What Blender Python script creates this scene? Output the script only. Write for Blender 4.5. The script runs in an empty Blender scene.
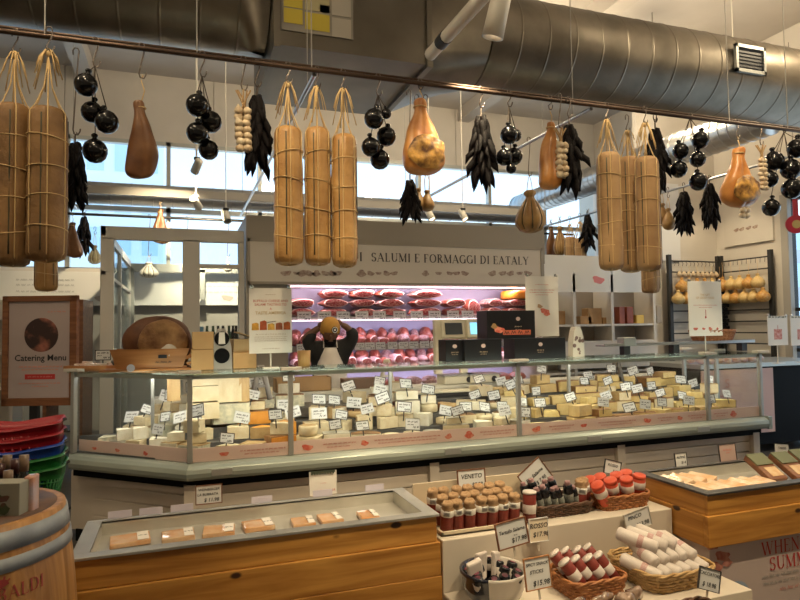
import bpy, math, random
from mathutils import Vector, Matrix, noise
R = math.radians
PI = math.pi
rnd = random.Random(7)
C = bpy.context.scene.collection
# ------------------------------------------------------------------ camera
F = 620.0
EYE = Vector((0, 0, 1.6))
YAW, PITCH, ROLL = R(19.5), R(2.5), R(-0.85)
fwd = Vector((math.sin(YAW)*math.cos(PITCH), math.cos(YAW)*math.cos(PITCH), math.sin(PITCH)))
rt0 = Vector((math.cos(YAW), -math.sin(YAW), 0))
up0 = rt0.cross(fwd)
rt = rt0*math.cos(ROLL) + up0*math.sin(ROLL)
up = up0*math.cos(ROLL) - rt0*math.sin(ROLL)
def proj(p):
    d = Vector(p) - EYE
    z = d.dot(fwd)
    return 400 + F*d.dot(rt)/z, 300 - F*d.dot(up)/z, z
def ray(px, py):
    return (rt*((px-400)/F) + up*((300-py)/F) + fwd).normalized()
def onY(px, py, Y):
    r = ray(px, py); return EYE + r*(Y/r.y)
def onX(px, py, X):
    r = ray(px, py); return EYE + r*(X/r.x)
def onZ(px, py, Z):
    r = ray(px, py); return EYE + r*((Z-EYE.z)/r.z)
cam = bpy.data.cameras.new('camera'); co = bpy.data.objects.new('camera', cam); C.objects.link(co)
cam.lens = 36*F/800; cam.sensor_width = 36; cam.clip_start = 0.05; cam.clip_end = 200
co.matrix_world = Matrix(((rt.x, up.x, -fwd.x, EYE.x), (rt.y, up.y, -fwd.y, EYE.y), (rt.z, up.z, -fwd.z, EYE.z), (0, 0, 0, 1)))
S = bpy.context.scene
S.camera = co
S.view_settings.view_transform = 'Standard'; S.view_settings.look = 'None'
S.view_settings.gamma = 1; S.view_settings.use_curve_mapping = False
S.view_settings.exposure = 0.08
# ------------------------------------------------------------------ mesh builder
class MB:
    def __init__(s):
        s.v = []; s.f = []; s.m = []; s.s = []; s.M = Matrix.Identity(4); s.mi = 0
    def add(s, vs, fs, smooth=False):
        b = len(s.v)
        s.v += [tuple(s.M @ Vector(v)) for v in vs]
        for f in fs:
            s.f.append([b+i for i in f]); s.m.append(s.mi); s.s.append(smooth)
    def box(s, c, d, rot=None):
        hx, hy, hz = d[0]/2, d[1]/2, d[2]/2
        vs = [Vector((x, y, z)) for x in (-hx, hx) for y in (-hy, hy) for z in (-hz, hz)]
        if rot is not None: vs = [rot @ v for v in vs]
        c = Vector(c)
        s.add([v+c for v in vs], [(0, 1, 3, 2), (4, 6, 7, 5), (0, 4, 5, 1), (2, 3, 7, 6), (0, 2, 6, 4), (1, 5, 7, 3)])
        return s
    def bb(s, x0, x1, y0, y1, z0, z1):
        return s.box(((x0+x1)/2, (y0+y1)/2, (z0+z1)/2), (abs(x1-x0), abs(y1-y0), abs(z1-z0)))
    def cyl(s, a, b, r0, r1=None, n=12, caps=True):
        a, b = Vector(a), Vector(b); r1 = r0 if r1 is None else r1
        d = (b-a).normalized()
        t = Vector((0, 0, 1)) if abs(d.z) < .9 else Vector((1, 0, 0))
        u = d.cross(t).normalized(); w = d.cross(u)
        vs = []
        for p, r in ((a, r0), (b, r1)):
            vs += [p + (u*math.cos(2*PI*i/n) + w*math.sin(2*PI*i/n))*r for i in range(n)]
        s.add(vs, [(i, (i+1) % n, n+(i+1) % n, n+i) for i in range(n)], True)
        if caps:
            s.add(vs[:n], [tuple(range(n))[::-1]]); s.add(vs[n:], [tuple(range(n))])
        return s
    def tube(s, pts, r, n=6, closed=False):
        pts = [Vector(p) for p in pts]; N = len(pts)
        rr = r if isinstance(r, (list, tuple)) else [r]*N
        vs = []; ref = None
        for i, p in enumerate(pts):
            if closed: d = pts[(i+1) % N]-pts[i-1]
            else: d = pts[min(i+1, N-1)]-pts[max(i-1, 0)]
            d = d.normalized() if d.length > 1e-9 else Vector((0, 0, 1))
            if ref is None: ref = Vector((0, 0, 1)) if abs(d.z) < .8 else Vector((1, 0, 0))
            u = (ref - d*ref.dot(d)).normalized(); w = d.cross(u); ref = u
            vs += [p + (u*math.cos(2*PI*k/n) + w*math.sin(2*PI*k/n))*rr[i] for k in range(n)]
        fs = []
        for i in range(N if closed else N-1):
            j = (i+1) % N
            fs += [(i*n+k, i*n+(k+1) % n, j*n+(k+1) % n, j*n+k) for k in range(n)]
        if not closed: fs += [tuple(range(n))[::-1], tuple((N-1)*n+k for k in range(n))]
        s.add(vs, fs, True); return s
    def lathe(s, prof, n=24, c=(0, 0, 0), fn=None, smooth=True):
        vs = []; c = Vector(c)
        for i, (r, z) in enumerate(prof):
            for k in range(n):
                a = 2*PI*k/n; q = fn(a, z, r) if fn else r
                vs.append(c + Vector((q*math.cos(a), q*math.sin(a), z)))
        fs = [(i*n+k, i*n+(k+1) % n, (i+1)*n+(k+1) % n, (i+1)*n+k) for i in range(len(prof)-1) for k in range(n)]
        if prof[0][0] > 1e-6: fs.append(tuple(range(n))[::-1])
        if prof[-1][0] > 1e-6: fs.append(tuple((len(prof)-1)*n+k for k in range(n)))
        s.add(vs, fs, smooth); return s
    def sph(s, c, r, sc=(1, 1, 1), n=14, fn=None):
        prof = [(max(math.sin(PI*i/(n//2+2)), 1e-4), -math.cos(PI*i/(n//2+2))) for i in range(n//2+3)]
        vs = []; c = Vector(c)
        for q, z in prof:
            for k in range(n):
                a = 2*PI*k/n; v = Vector((q*math.cos(a)*sc[0], q*math.sin(a)*sc[1], z*sc[2]))*r
                if fn: v = fn(v)
                vs.append(c+v)
        fs = [(i*n+k, i*n+(k+1) % n, (i+1)*n+(k+1) % n, (i+1)*n+k) for i in range(len(prof)-1) for k in range(n)]
        s.add(vs, fs, True); return s
    def prism(s, pts, z0, z1, top=None, smooth=False):
        n = len(pts); t = top or pts
        vs = [(x, y, z0) for x, y in pts] + [(x, y, z1) for x, y in t]
        s.add(vs, [tuple(range(n))[::-1], tuple(range(n, 2*n))])
        s.add(vs, [(i, (i+1) % n, n+(i+1) % n, n+i) for i in range(n)], smooth); return s
    def quad(s, a, b, c, d):
        s.add([a, b, c, d], [(0, 1, 2, 3)]); return s
    def ribbon(s, pts, w):   # flat strokes in local XZ plane
        for (x0, z0), (x1, z1) in zip(pts, pts[1:]):
            d = Vector((x1-x0, z1-z0)); L = d.length
            if L < 1e-6: continue
            nx, nz = -d.y/L*w/2, d.x/L*w/2; ex, ez = d.x/L*w*.3, d.y/L*w*.3
            s.add([(x0-ex+nx, 0, z0-ez+nz), (x0-ex-nx, 0, z0-ez-nz), (x1+ex-nx, 0, z1+ez-nz), (x1+ex+nx, 0, z1+ez+nz)], [(0, 1, 2, 3)])
        return s
    def jit(s, a, sc=8.0, seed=0):
        o = Vector((seed*3.1, seed*1.7, seed*.9))
        s.v = [tuple(Vector(v) + noise.noise_vector(Vector(v)*sc + o)*a) for v in s.v]; return s
    def mesh(s, name, mats):
        me = bpy.data.meshes.new(name)
        me.from_pydata([tuple(v) for v in s.v], [], s.f)
        for m in (mats if isinstance(mats, (list, tuple)) else [mats]): me.materials.append(m)
        me.polygons.foreach_set('material_index', s.m); me.polygons.foreach_set('use_smooth', s.s)
        me.update(); return me
    def build(s, name, mats, parent=None, bevel=0, loc=None, sub=0, me=None):
        o = bpy.data.objects.new(name, me or s.mesh(name, mats)); C.objects.link(o)
        if parent is not None: o.parent = parent
        if loc is not None: o.location = loc
        if bevel:
            b = o.modifiers.new('bevel', 'BEVEL'); b.width = bevel; b.segments = 2; b.limit_method = 'ANGLE'
        if sub:
            b = o.modifiers.new('sub', 'SUBSURF'); b.levels = sub; b.render_levels = sub
        return o
def T(x=0, y=0, z=0): return Matrix.Translation((x, y, z))
def RX(a): return Matrix.Rotation(a, 4, 'X')
def RY(a): return Matrix.Rotation(a, 4, 'Y')
def RZ(a): return Matrix.Rotation(a, 4, 'Z')
def tag(o, label, cat, group=None):
    o['label'] = label; o['category'] = cat
    if group: o['group'] = group
    return o
def thing(name, label, cat, loc=(0, 0, 0), rz=0, group=None):
    o = bpy.data.objects.new(name, None); C.objects.link(o); o.empty_display_size = .05
    o.location = loc; o.rotation_euler = (0, 0, rz)
    return tag(o, label, cat, group)
def struct(name, mb, m, bevel=0, parent=None):
    o = mb.build(name, m, parent, bevel)
    if parent is None: o['kind'] = 'structure'
    return o
def copy_tree(o, parent=None):
    c = o.copy(); C.objects.link(c)
    if parent is not None: c.parent = parent
    for ch in [k for k in kids.get(o.name, [])]: copy_tree(ch, c)
    return c
kids = {}
def index_kids(o):
    st = [o]
    while st:
        p = st.pop(); ch = [q for q in list(C.objects)[-400:] if q.parent == p]; kids[p.name] = ch; st += ch
ORD = ('first second third fourth fifth sixth seventh eighth ninth tenth eleventh twelfth thirteenth fourteenth fifteenth sixteenth seventeenth eighteenth nineteenth twentieth'.split()
       + ['twenty-'+w for w in 'first second third fourth fifth sixth seventh eighth ninth'.split()] + ['thirtieth']
       + ['thirty-'+w for w in 'first second third fourth fifth sixth seventh eighth ninth'.split()] + ['fortieth'])
pend = []
def later(o, desc, where): pend.append((o, desc, where)); return o
def finish_labels():
    g = {}
    for o, d, w in pend: g.setdefault((d, w), []).append(o)
    for (d, w), L in g.items():
        L.sort(key=lambda o: proj(o.location)[0]); n = len(L)
        for i, o in enumerate(L):
            if n == 1: s = '%s %s' % (d, w)
            elif n == 2: s = '%s, %s of two %s' % (d, ('left', 'right')[i], w)
            elif i == n-1: s = '%s, rightmost %s' % (d, w)
            elif i == 0: s = '%s, leftmost %s' % (d, w)
            else: s = '%s, %s from left %s' % (d, ORD[i], w)
            o['label'] = s
# ------------------------------------------------------------------ materials
def nd(nt, typ, **k):
    n = nt.nodes.new(typ)
    for a, b in k.items():
        if a in n.inputs: n.inputs[a].default_value = b
        else: setattr(n, a, b)
    return n
def rgb(c): return (c[0], c[1], c[2], 1)
MATS = {}
def mat(name, col, rough=.5, metal=0, col2=None, scale=8, stretch=(1, 1, 1), bump=0, bscale=None, emit=0, spec=.5, coat=0, sss=0, contrast=(.35, .65), alpha=1, obj=True):
    if name in MATS: return MATS[name]
    m = bpy.data.materials.new(name); m.use_nodes = True; nt = m.node_tree; b = nt.nodes['Principled BSDF']
    b.inputs['Base Color'].default_value = rgb(col); b.inputs['Roughness'].default_value = rough; b.inputs['Metallic'].default_value = metal
    b.inputs['Specular IOR Level'].default_value = spec; b.inputs['Coat Weight'].default_value = coat
    if sss: b.inputs['Subsurface Weight'].default_value = sss; b.inputs['Subsurface Scale'].default_value = .02
    if emit: b.inputs['Emission Color'].default_value = rgb(col); b.inputs['Emission Strength'].default_value = emit
    if col2 or bump:
        tc = nd(nt, 'ShaderNodeTexCoord'); mp = nd(nt, 'ShaderNodeMapping'); mp.inputs['Scale'].default_value = stretch
        oi = nd(nt, 'ShaderNodeObjectInfo')
        nt.links.new(tc.outputs['Object'], mp.inputs['Vector'])
        mu = nd(nt, 'ShaderNodeMath', operation='MULTIPLY'); mu.inputs[1].default_value = 37.0
        nt.links.new(oi.outputs['Random'], mu.inputs[0])
        ad = nd(nt, 'ShaderNodeVectorMath', operation='ADD')
        nt.links.new(mp.outputs[0], ad.inputs[0]); nt.links.new(mu.outputs[0], ad.inputs[1])
        if col2:
            n = nd(nt, 'ShaderNodeTexNoise'); n.inputs['Scale'].default_value = scale; n.inputs['Detail'].default_value = 5
            r = nd(nt, 'ShaderNodeValToRGB'); r.color_ramp.elements[0].position = contrast[0]; r.color_ramp.elements[1].position = contrast[1]
            r.color_ramp.elements[0].color = rgb(col); r.color_ramp.elements[1].color = rgb(col2)
            nt.links.new(ad.outputs[0], n.inputs['Vector']); nt.links.new(n.outputs['Fac'], r.inputs['Fac']); nt.links.new(r.outputs['Color'], b.inputs['Base Color'])
        if bump:
            n = nd(nt, 'ShaderNodeTexNoise'); n.inputs['Scale'].default_value = bscale or scale*2; n.inputs['Detail'].default_value = 4
            bm = nd(nt, 'ShaderNodeBump'); bm.inputs['Strength'].default_value = bump; bm.inputs['Distance'].default_value = .02
            nt.links.new(ad.outputs[0], n.inputs['Vector']); nt.links.new(n.outputs['Fac'], bm.inputs['Height']); nt.links.new(bm.outputs[0], b.inputs['Normal'])
    MATS[name] = m; return m
def glass(name, tint=(.95, 1, .98), refl=1.0, rough=0.0, base=.04):
    m = bpy.data.materials.new(name); m.use_nodes = True; nt = m.node_tree; nt.nodes.remove(nt.nodes['Principled BSDF'])
    out = nt.nodes['Material Output']; t = nd(nt, 'ShaderNodeBsdfTransparent'); t.inputs[0].default_value = rgb(tint)
    g = nd(nt, 'ShaderNodeBsdfGlossy'); g.inputs['Roughness'].default_value = rough
    lw = nd(nt, 'ShaderNodeLayerWeight'); lw.inputs['Blend'].default_value = .35
    mr = nd(nt, 'ShaderNodeMapRange'); mr.inputs['To Min'].default_value = base; mr.inputs['To Max'].default_value = refl
    pw = nd(nt, 'ShaderNodeMath', operation='POWER'); pw.inputs[1].default_value = 2.5
    mx = nd(nt, 'ShaderNodeMixShader')
    nt.links.new(lw.outputs['Facing'], pw.inputs[0]); nt.links.new(pw.outputs[0], mr.inputs['Value']); nt.links.new(mr.outputs[0], mx.inputs[0])
    nt.links.new(t.outputs[0], mx.inputs[1]); nt.links.new(g.outputs[0], mx.inputs[2]); nt.links.new(mx.outputs[0], out.inputs[0])
    return m
def wood(name, c1, c2, knots=True, axis=0, sc=1.0, rough=.45):
    m = bpy.data.materials.new(name); m.use_nodes = True; nt = m.node_tree; b = nt.nodes['Principled BSDF']; b.inputs['Roughness'].default_value = rough
    tc = nd(nt, 'ShaderNodeTexCoord'); mp = nd(nt, 'ShaderNodeMapping')
    st = [9*sc, 9*sc, 9*sc]; st[axis] = .7*sc; mp.inputs['Scale'].default_value = st
    nt.links.new(tc.outputs['Object'], mp.inputs['Vector'])
    n = nd(nt, 'ShaderNodeTexNoise'); n.inputs['Scale'].default_value = 2.2; n.inputs['Detail'].default_value = 6; n.inputs['Distortion'].default_value = .8
    nt.links.new(mp.outputs[0], n.inputs['Vector'])
    r = nd(nt, 'ShaderNodeValToRGB'); r.color_ramp.elements[0].position = .3; r.color_ramp.elements[1].position = .7
    r.color_ramp.elements[0].color = rgb(c1); r.color_ramp.elements[1].color = rgb(c2)
    nt.links.new(n.outputs['Fac'], r.inputs['Fac']); last = r.outputs['Color']
    if knots:
        mp2 = nd(nt, 'ShaderNodeMapping'); s2 = [6.5, 6.5, 6.5]; s2[axis] = 3.6; mp2.inputs['Scale'].default_value = s2
        nt.links.new(tc.outputs['Object'], mp2.inputs['Vector'])
        v = nd(nt, 'ShaderNodeTexVoronoi'); v.inputs['Scale'].default_value = 1.0; nt.links.new(mp2.outputs[0], v.inputs['Vector'])
        mr = nd(nt, 'ShaderNodeMapRange'); mr.inputs['From Min'].default_value = .07; mr.inputs['From Max'].default_value = .12; mr.interpolation_type = 'SMOOTHSTEP'
        nt.links.new(v.outputs['Distance'], mr.inputs['Value'])
        mx = nd(nt, 'ShaderNodeMix', data_type='RGBA'); mx.inputs[6].default_value = (.04, .014, .005, 1)
        nt.links.new(mr.outputs[0], mx.inputs[0]); nt.links.new(last, mx.inputs[7]); last = mx.outputs[2]
    nt.links.new(last, b.inputs['Base Color']); MATS[name] = m
    return m
# ------------------------------------------------------------------ text
def text_mb(txt, size, align='CENTER', space=1.0, shear=0):
    cu = bpy.data.curves.new('t', 'FONT'); cu.body = txt; cu.size = size; cu.align_x = align; cu.align_y = 'CENTER'; cu.space_line = space; cu.shear = shear; cu.offset = size*.014
    cu.resolution_u = 2
    o = bpy.data.objects.new('t', cu); C.objects.link(o)
    me = bpy.data.meshes.new_from_object(o.evaluated_get(bpy.context.evaluated_depsgraph_get()))
    mb = MB(); mb.add([(v.co.x, 0, v.co.y) for v in me.vertices], [tuple(p.vertices) for p in me.polygons])
    bpy.data.objects.remove(o); bpy.data.curves.remove(cu); bpy.data.meshes.remove(me)
    return mb
def text(txt, size, m, parent, loc, rz=0, align='CENTER', space=1.0, rx=0, name='lettering', ry=0, shear=0):
    o = text_mb(txt, size, align, space, shear).build(name, m, parent); o.location = loc; o.rotation_euler = (rx, ry, rz); return o
# roman capitals drawn as strokes: (x0,y0,x1,y1,w) lines, ('o',cx,cy,rx,ry,a0,a1) arcs, ('s',x,y) serifs
TK, TN = .13, .045
GL = {
 'A': (.86, [(.06, 0, .42, 1, TN), (.40, 1, .78, 0, TK), (.18, .35, .62, .35, TN), ('s', .06, 0), ('s', .78, 0)]),
 'B': (.72, [(.16, 0, .16, 1, TK), ('o', .3, .76, .26, .24, -90, 90), ('o', .3, .27, .32, .27, -90, 90), (.1, .985, .32, .985, TN), (.1, .015, .32, .015, TN), (.16, .52, .32, .52, TN), ('s', .12, 0), ('s', .12, 1)]),
 'C': (.82, [('o', .45, .5, .4, .5, 50, 310), (.7, .78, .7, .98, TN)]),
 'D': (.86, [(.16, 0, .16, 1, TK), ('o', .32, .5, .46, .5, -90, 90), (.1, .985, .34, .985, TN), (.1, .015, .34, .015, TN), ('s', .12, 0), ('s', .12, 1)]),
 'E': (.68, [(.16, 0, .16, 1, TK), (.05, .98, .6, .98, TN), (.05, .02, .62, .02, TN), (.16, .52, .48, .52, TN), (.59, .8, .6, 1, TN), (.61, 0, .62, .22, TN), ('s', .14, 0), ('s', .14, 1)]),
 'F': (.64, [(.16, 0, .16, 1, TK), (.05, .98, .58, .98, TN), (.16, .52, .46, .52, TN), (.57, .78, .58, 1, TN), ('s', .16, 0)]),
 'G': (.88, [('o', .45, .5, .4, .5, 45, 330), (.76, .02, .76, .42, TK), ('s', .76, .44), (.7, .8, .7, .98, TN)]),
 'H': (.9, [(.16, 0, .16, 1, TK), (.74, 0, .74, 1, TK), (.16, .52, .74, .52, TN), ('s', .16, 0), ('s', .16, 1), ('s', .74, 0), ('s', .74, 1)]),
 'I': (.36, [(.18, 0, .18, 1, TK), ('s', .18, 0), ('s', .18, 1)]),
 'L': (.66, [(.16, 0, .16, 1, TK), (.05, .02, .6, .02, TN), (.59, 0, .6, .22, TN), ('s', .16, 1)]),
 'M': (1.06, [(.14, 0, .14, 1, TN), (.14, 1, .53, .05, TK), (.53, .05, .9, 1, TN), (.9, 0, .9, 1, TK), ('s', .14, 0), ('s', .9, 0), ('s', .1, 1), ('s', .94, 1)]),
 'N': (.9, [(.14, 0, .14, 1, TN), (.14, 1, .76, .02, TK), (.76, 0, .76, 1, TN), ('s', .14, 0), ('s', .12, 1), ('s', .76, 1)]),
 'O': (.92, [('o', .46, .5, .41, .5, 0, 360)]),
 'R': (.78, [(.16, 0, .16, 1, TK), ('o', .3, .75, .27, .25, -90, 90), (.1, .985, .32, .985, TN), (.16, .5, .32, .5, TN), (.34, .5, .7, 0, TK), ('s', .16, 0), ('s', .12, 1), ('s', .7, 0)]),
 'S': (.62, [('o', .3, .74, .23, .25, 30, 270), ('o', .3, .26, .25, .26, -150, 90), (.52, .76, .52, .98, TN), (.07, .02, .07, .24, TN)]),
 'T': (.76, [(.38, 0, .38, 1, TK), (.06, .98, .7, .98, TN), (.06, .78, .07, 1, TN), (.69, .78, .7, 1, TN), ('s', .38, 0)]),
 'U': (.86, [(.16, .3, .16, 1, TK), (.72, .3, .72, 1, TN), ('o', .44, .32, .28, .31, 180, 360), ('s', .16, 1), ('s', .72, 1)]),
 'V': (.84, [(.08, 1, .43, 0, TK), (.43, 0, .76, 1, TN), ('s', .08, 1), ('s', .76, 1)]),
 'W': (1.2, [(.08, 1, .36, 0, TK), (.36, 0, .62, 1, TN), (.58, 1, .86, 0, TK), (.86, 0, 1.12, 1, TN), ('s', .08, 1), ('s', .6, 1), ('s', 1.12, 1)]),
 'Y': (.8, [(.06, 1, .4, .45, TK), (.4, .45, .72, 1, TN), (.4, 0, .4, .48, TK), ('s', .07, 1), ('s', .72, 1), ('s', .4, 0)]),
 'X': (.8, [(.08, 1, .72, 0, TK), (.08, 0, .7, 1, TN), ('s', .08, 1), ('s', .7, 1), ('s', .08, 0), ('s', .72, 0)]),
}
def serif_width(txt, h, sp=.08): return sum((GL[c][0]+sp if c in GL else .42)*h for c in txt)
def serif_mb(txt, h, sp=.08, wrap=None, bold=1.0):
    """flat letters in the XZ plane, or wrapped on a cylinder of radius wrap"""
    mb = MB(); x = -serif_width(txt, h, sp)/2; y = [0.0]
    def line(x0, z0, x1, z1, w):
        n = max(1, int(abs(x1-x0)/.03)) if wrap else 1
        w = w*h*bold
        d = Vector((x1-x0, z1-z0)); L = max(d.length, 1e-6)
        nx, nz = -d.y/L*w/2, d.x/L*w/2
        vs = [(x0+nx, 0, z0+nz), (x0-nx, 0, z0-nz), (x1-nx, 0, z1-nz), (x1+nx, 0, z1+nz)]
        y[0] += .00002
        vs = [(a, -y[0] % .0006, c) for a, b, c in vs]
        if wrap: vs = [((wrap(c)-b)*math.sin(a/wrap(c)), -(wrap(c)-b)*math.cos(a/wrap(c)), c) for a, b, c in vs]
        mb.add(vs, [(0, 1, 2, 3)])
    for c in txt:
        if c not in GL: x += .42*h; continue
        w, st = GL[c]
        for q in st:
            if q[0] == 'o':
                _, cx, cy, rx, ry, a0, a1 = q; n = 14
                for i in range(n):
                    u, v = R(a0+(a1-a0)*i/n), R(a0+(a1-a0)*(i+1)/n)
                    th = TN + (TK-TN)*abs(math.cos((u+v)/2))
                    k = 1-th*.5
                    line(x+(cx+rx*k*math.cos(u))*h, (cy+(ry-TN*.5)*math.sin(u))*h, x+(cx+rx*k*math.cos(v))*h, (cy+(ry-TN*.5)*math.sin(v))*h, th)
            elif q[0] == 's':
                yy = q[2]*h + (.02*h if q[2] < .5 else -.02*h)
                line(x+(q[1]-.12)*h, yy, x+(q[1]+.12)*h, yy, TN)
            else: line(x+q[0]*h, q[1]*h, x+q[2]*h, q[3]*h, q[4])
        x += (w+sp)*h
    return mb
def scribble(mb, x0, x1, z, h, w=.0012, rg=rnd):
    x = x0
    while x < x1:
        L = min(rg.uniform(.5, 1.3)*h*2.4, x1-x); n = max(3, int(L/(h*.34)))
        pts = [(x+L*i/n, z+(h*.5 if i % 2 else -h*.5)*rg.uniform(.5, 1.1)) for i in range(n+1)]
        mb.ribbon(pts, w); x += L + h*.7
# ================================================================== materials used widely
m_wall = mat('painted_wall', (.58, .54, .49), .8, col2=(.54, .50, .45), scale=2)
m_white = mat('white_laminate', (.62, .58, .53), .45)
m_cream = mat('cream_slatted_laminate', (.64, .56, .47), .45, col2=(.60, .52, .43), scale=3)
m_ceil = mat('ceiling_paint', (.5, .46, .42), .85, col2=(.45, .41, .37), scale=1.5)
m_dark = mat('black_metal', (.02, .02, .022), .4, .3)
m_black = mat('matt_black', (.006, .006, .007), .7, spec=.12)
m_steel = mat('brushed_steel', (.5, .5, .5), .28, 1, col2=(.4, .4, .4), scale=6, stretch=(.3, 12, 12))
m_duct = mat('galvanised_duct', (.25, .22, .18), .42, 1, col2=(.17, .15, .12), scale=3, bump=.05, bscale=3)
m_duct2 = mat('galvanised_plenum', (.20, .18, .15), .36, 1, col2=(.15, .135, .11), scale=2)
m_railm = mat('bronze_rail', (.09, .06, .045), .4, .8)
m_frame = mat('grey_case_frame', (.42, .43, .41), .35, .5)
m_partition = mat('partition_frame', (.56, .53, .47), .5)
m_rail = mat('case_bumper', (.36, .40, .35), .22, .3)
m_glass = glass('case_glass', (.975, .99, .98), .85)
m_glasstop = glass('case_top_glass', (.86, .95, .90), .9)
m_winglass = glass('window_glass', (.9, .96, 1), .6)
m_pine = wood('amber_pine', (.30, .115, .016), (.60, .30, .065), True, 0)
m_pineY = wood('amber_pine_side', (.30, .115, .016), (.60, .30, .065), True, 1)
m_walnut = wood('walnut_board', (.13, .045, .018), (.25, .10, .04), False, 0, 1.5)
m_oak = wood('barrel_oak', (.20, .085, .020), (.44, .22, .07), False, 2, 1.2)
m_board = wood('oak_board', (.30, .12, .035), (.45, .2, .07), False, 0, 1.5)
m_paper = mat('paper_card', (.78, .74, .68), .7)
m_card = mat('tag_card', (.66, .66, .65), .6)
m_ink = mat('black_ink', (.015, .015, .02), .7)
m_border = mat('tag_border', (.05, .045, .045), .6)
m_pinkstrip = mat('pink_strip', (.86, .62, .56), .5)
m_pinktext = mat('faded_red_print', (.60, .22, .18), .6)
m_red = mat('red_print', (.45, .03, .03), .6)
m_redham = mat('red_ham_print', (.62, .08, .05), .5, col2=(.75, .3, .2), scale=40)
m_twine = mat('jute_twine', (.60, .42, .20), .8)
m_darkfloor = mat('floor_concrete', (.10, .085, .07), .5, col2=(.07, .06, .05), scale=4)
m_lamp = mat('lamp_diffuser', (1, .87, .68), emit=8)
m_lampc = mat('cool_led_strip', (1, .97, .90), emit=9)
m_whiteplastic = mat('white_plastic', (.66, .63, .56), .4)
m_grey = mat('grey_paint', (.34, .32, .29), .6)
# ================================================================== room shell
WX0, WX1, WY0, WY1, ZC = -6.5, 8.6, -3.0, 11.5, 6.0
struct('floor', MB().bb(WX0, WX1, WY0, WY1+1, -.1, 0), m_darkfloor)
struct('ceiling', MB().bb(WX0, WX1, WY0, WY1+.4, ZC, ZC+.1), m_ceil)
struct('wall_left', MB().bb(WX0-.1, WX0, WY0, WY1+.4, 0, ZC), m_wall)
struct('wall_front', MB().bb(WX0, WX1, WY0-.1, WY0, 0, ZC), m_wall)
# far wall: solid below, window band, upper panels
mb = MB(); mb.bb(WX0, WX1, 11.2, 11.5, 0, 2.6)
struct('wall_back', mb, m_grey)
mb = MB(); x = WX0
while x < WX1:
    mb.bb(x+.006, min(x+2.35, WX1)-.006, 11.3, 11.5, 4.85, ZC); x += 2.35
mb.bb(WX0, WX1, 11.34, 11.46, 4.83, ZC)
struct('wall_back_upper', mb, m_wall)
# windows: mullions and panes
xs = [-6.5, -4.9, -3.3, -1.75, -.2, 1.35, 2.9, 4.45, 6.0, 7.3, 8.6]
for i in range(len(xs)-1):
    fr = MB(); a, b = xs[i], xs[i+1]
    fr.bb(a-.035, a+.035, 11.3, 11.42, 2.6, 4.85); fr.bb(a, b, 11.3, 11.42, 2.6, 2.66); fr.bb(a, b, 11.3, 11.42, 4.78, 4.85); fr.bb(a, b, 11.3, 11.42, 3.62, 3.70)
    w = struct('window_%d' % (i+1), fr, m_frame)
    MB().bb(a+.03, b-.03, 11.35, 11.36, 2.65, 4.8).build('pane', m_winglass, w)
# window sill / ledge and ceiling beams
struct('trim_1', MB().bb(WX0, WX1, 11.08, 11.3, 2.56, 2.62), m_white, .005)
mb = MB()
mb.bb(2.2, 2.45, 0, 11.3, 5.75, 6.0); mb.bb(5.3, 5.55, 0, 11.3, 5.75, 6.0); mb.bb(-1.6, -1.35, 0, 11.3, 5.75, 6.0)
mb.bb(WX0, WX1, 3.3, 3.55, 5.7, 6.0)
struct('trim_2', mb, m_ceil)
# right wall with the tall window, and the short wall behind the racks
mb = MB(); mb.bb(8.6, 8.7, 6.75, 11.9, 0, ZC); mb.bb(8.6, 8.7, WY0, 6.75, 3.45, ZC); mb.bb(8.6, 8.7, WY0, 2.0, 0, 3.45)
struct('wall_right', mb, m_wall)
mb = MB(); mb.bb(7.0, 8.6, 8.1, 8.2, 0, ZC)
struct('wall_rear_right', mb, m_wall)
fr = MB(); y = 2.0
for yy in (2.0, 3.2, 4.4, 5.6, 6.72): fr.bb(8.6, 8.68, yy, yy+.05, 0, 3.45)
for zz in (0, 1.15, 1.75, 3.4): fr.bb(8.61, 8.67, 2.0, 6.75, zz, zz+.05)
w = struct('window_11', fr, m_dark)
MB().bb(8.635, 8.645, 2.03, 6.74, .03, 3.42).build('pane', m_winglass, w)
struct('trim_3', MB().bb(8.52, 8.62, 6.72, 6.84, 0, 3.5), m_grey)
# pale panel on the rear right wall
def far_block(name, x0, x1, y0, y1, z1, colw, label, cols, rows):
    b = MB().bb(x0, x1, y0, y1, 0, z1).build('facade', mat(name+'_facade', colw, .7)); 
    tag(b, label, 'building'); b.name = 'building'
    for i in range(cols):
        for j in range(rows):
            cw = (x1-x0)/cols; ch = (z1-1.0)/rows
            MB().bb(x0+cw*(i+.2), x0+cw*(i+.8), y0-.03, y0+.02, 1+ch*(j+.2), 1+ch*(j+.85)).build('window', mat('far_window', (.52, .70, .86), .3), b)
far_block('north_block', -6, -.6, 24, 28, 8.5, (.78, .86, .95), 'pale blue office building seen through the left windows', 6, 5)
far_block('east_block', 26, 44, 24, 30, 7.0, (.50, .55, .62), 'low grey-blue building seen through the right window', 8, 3)
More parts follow.
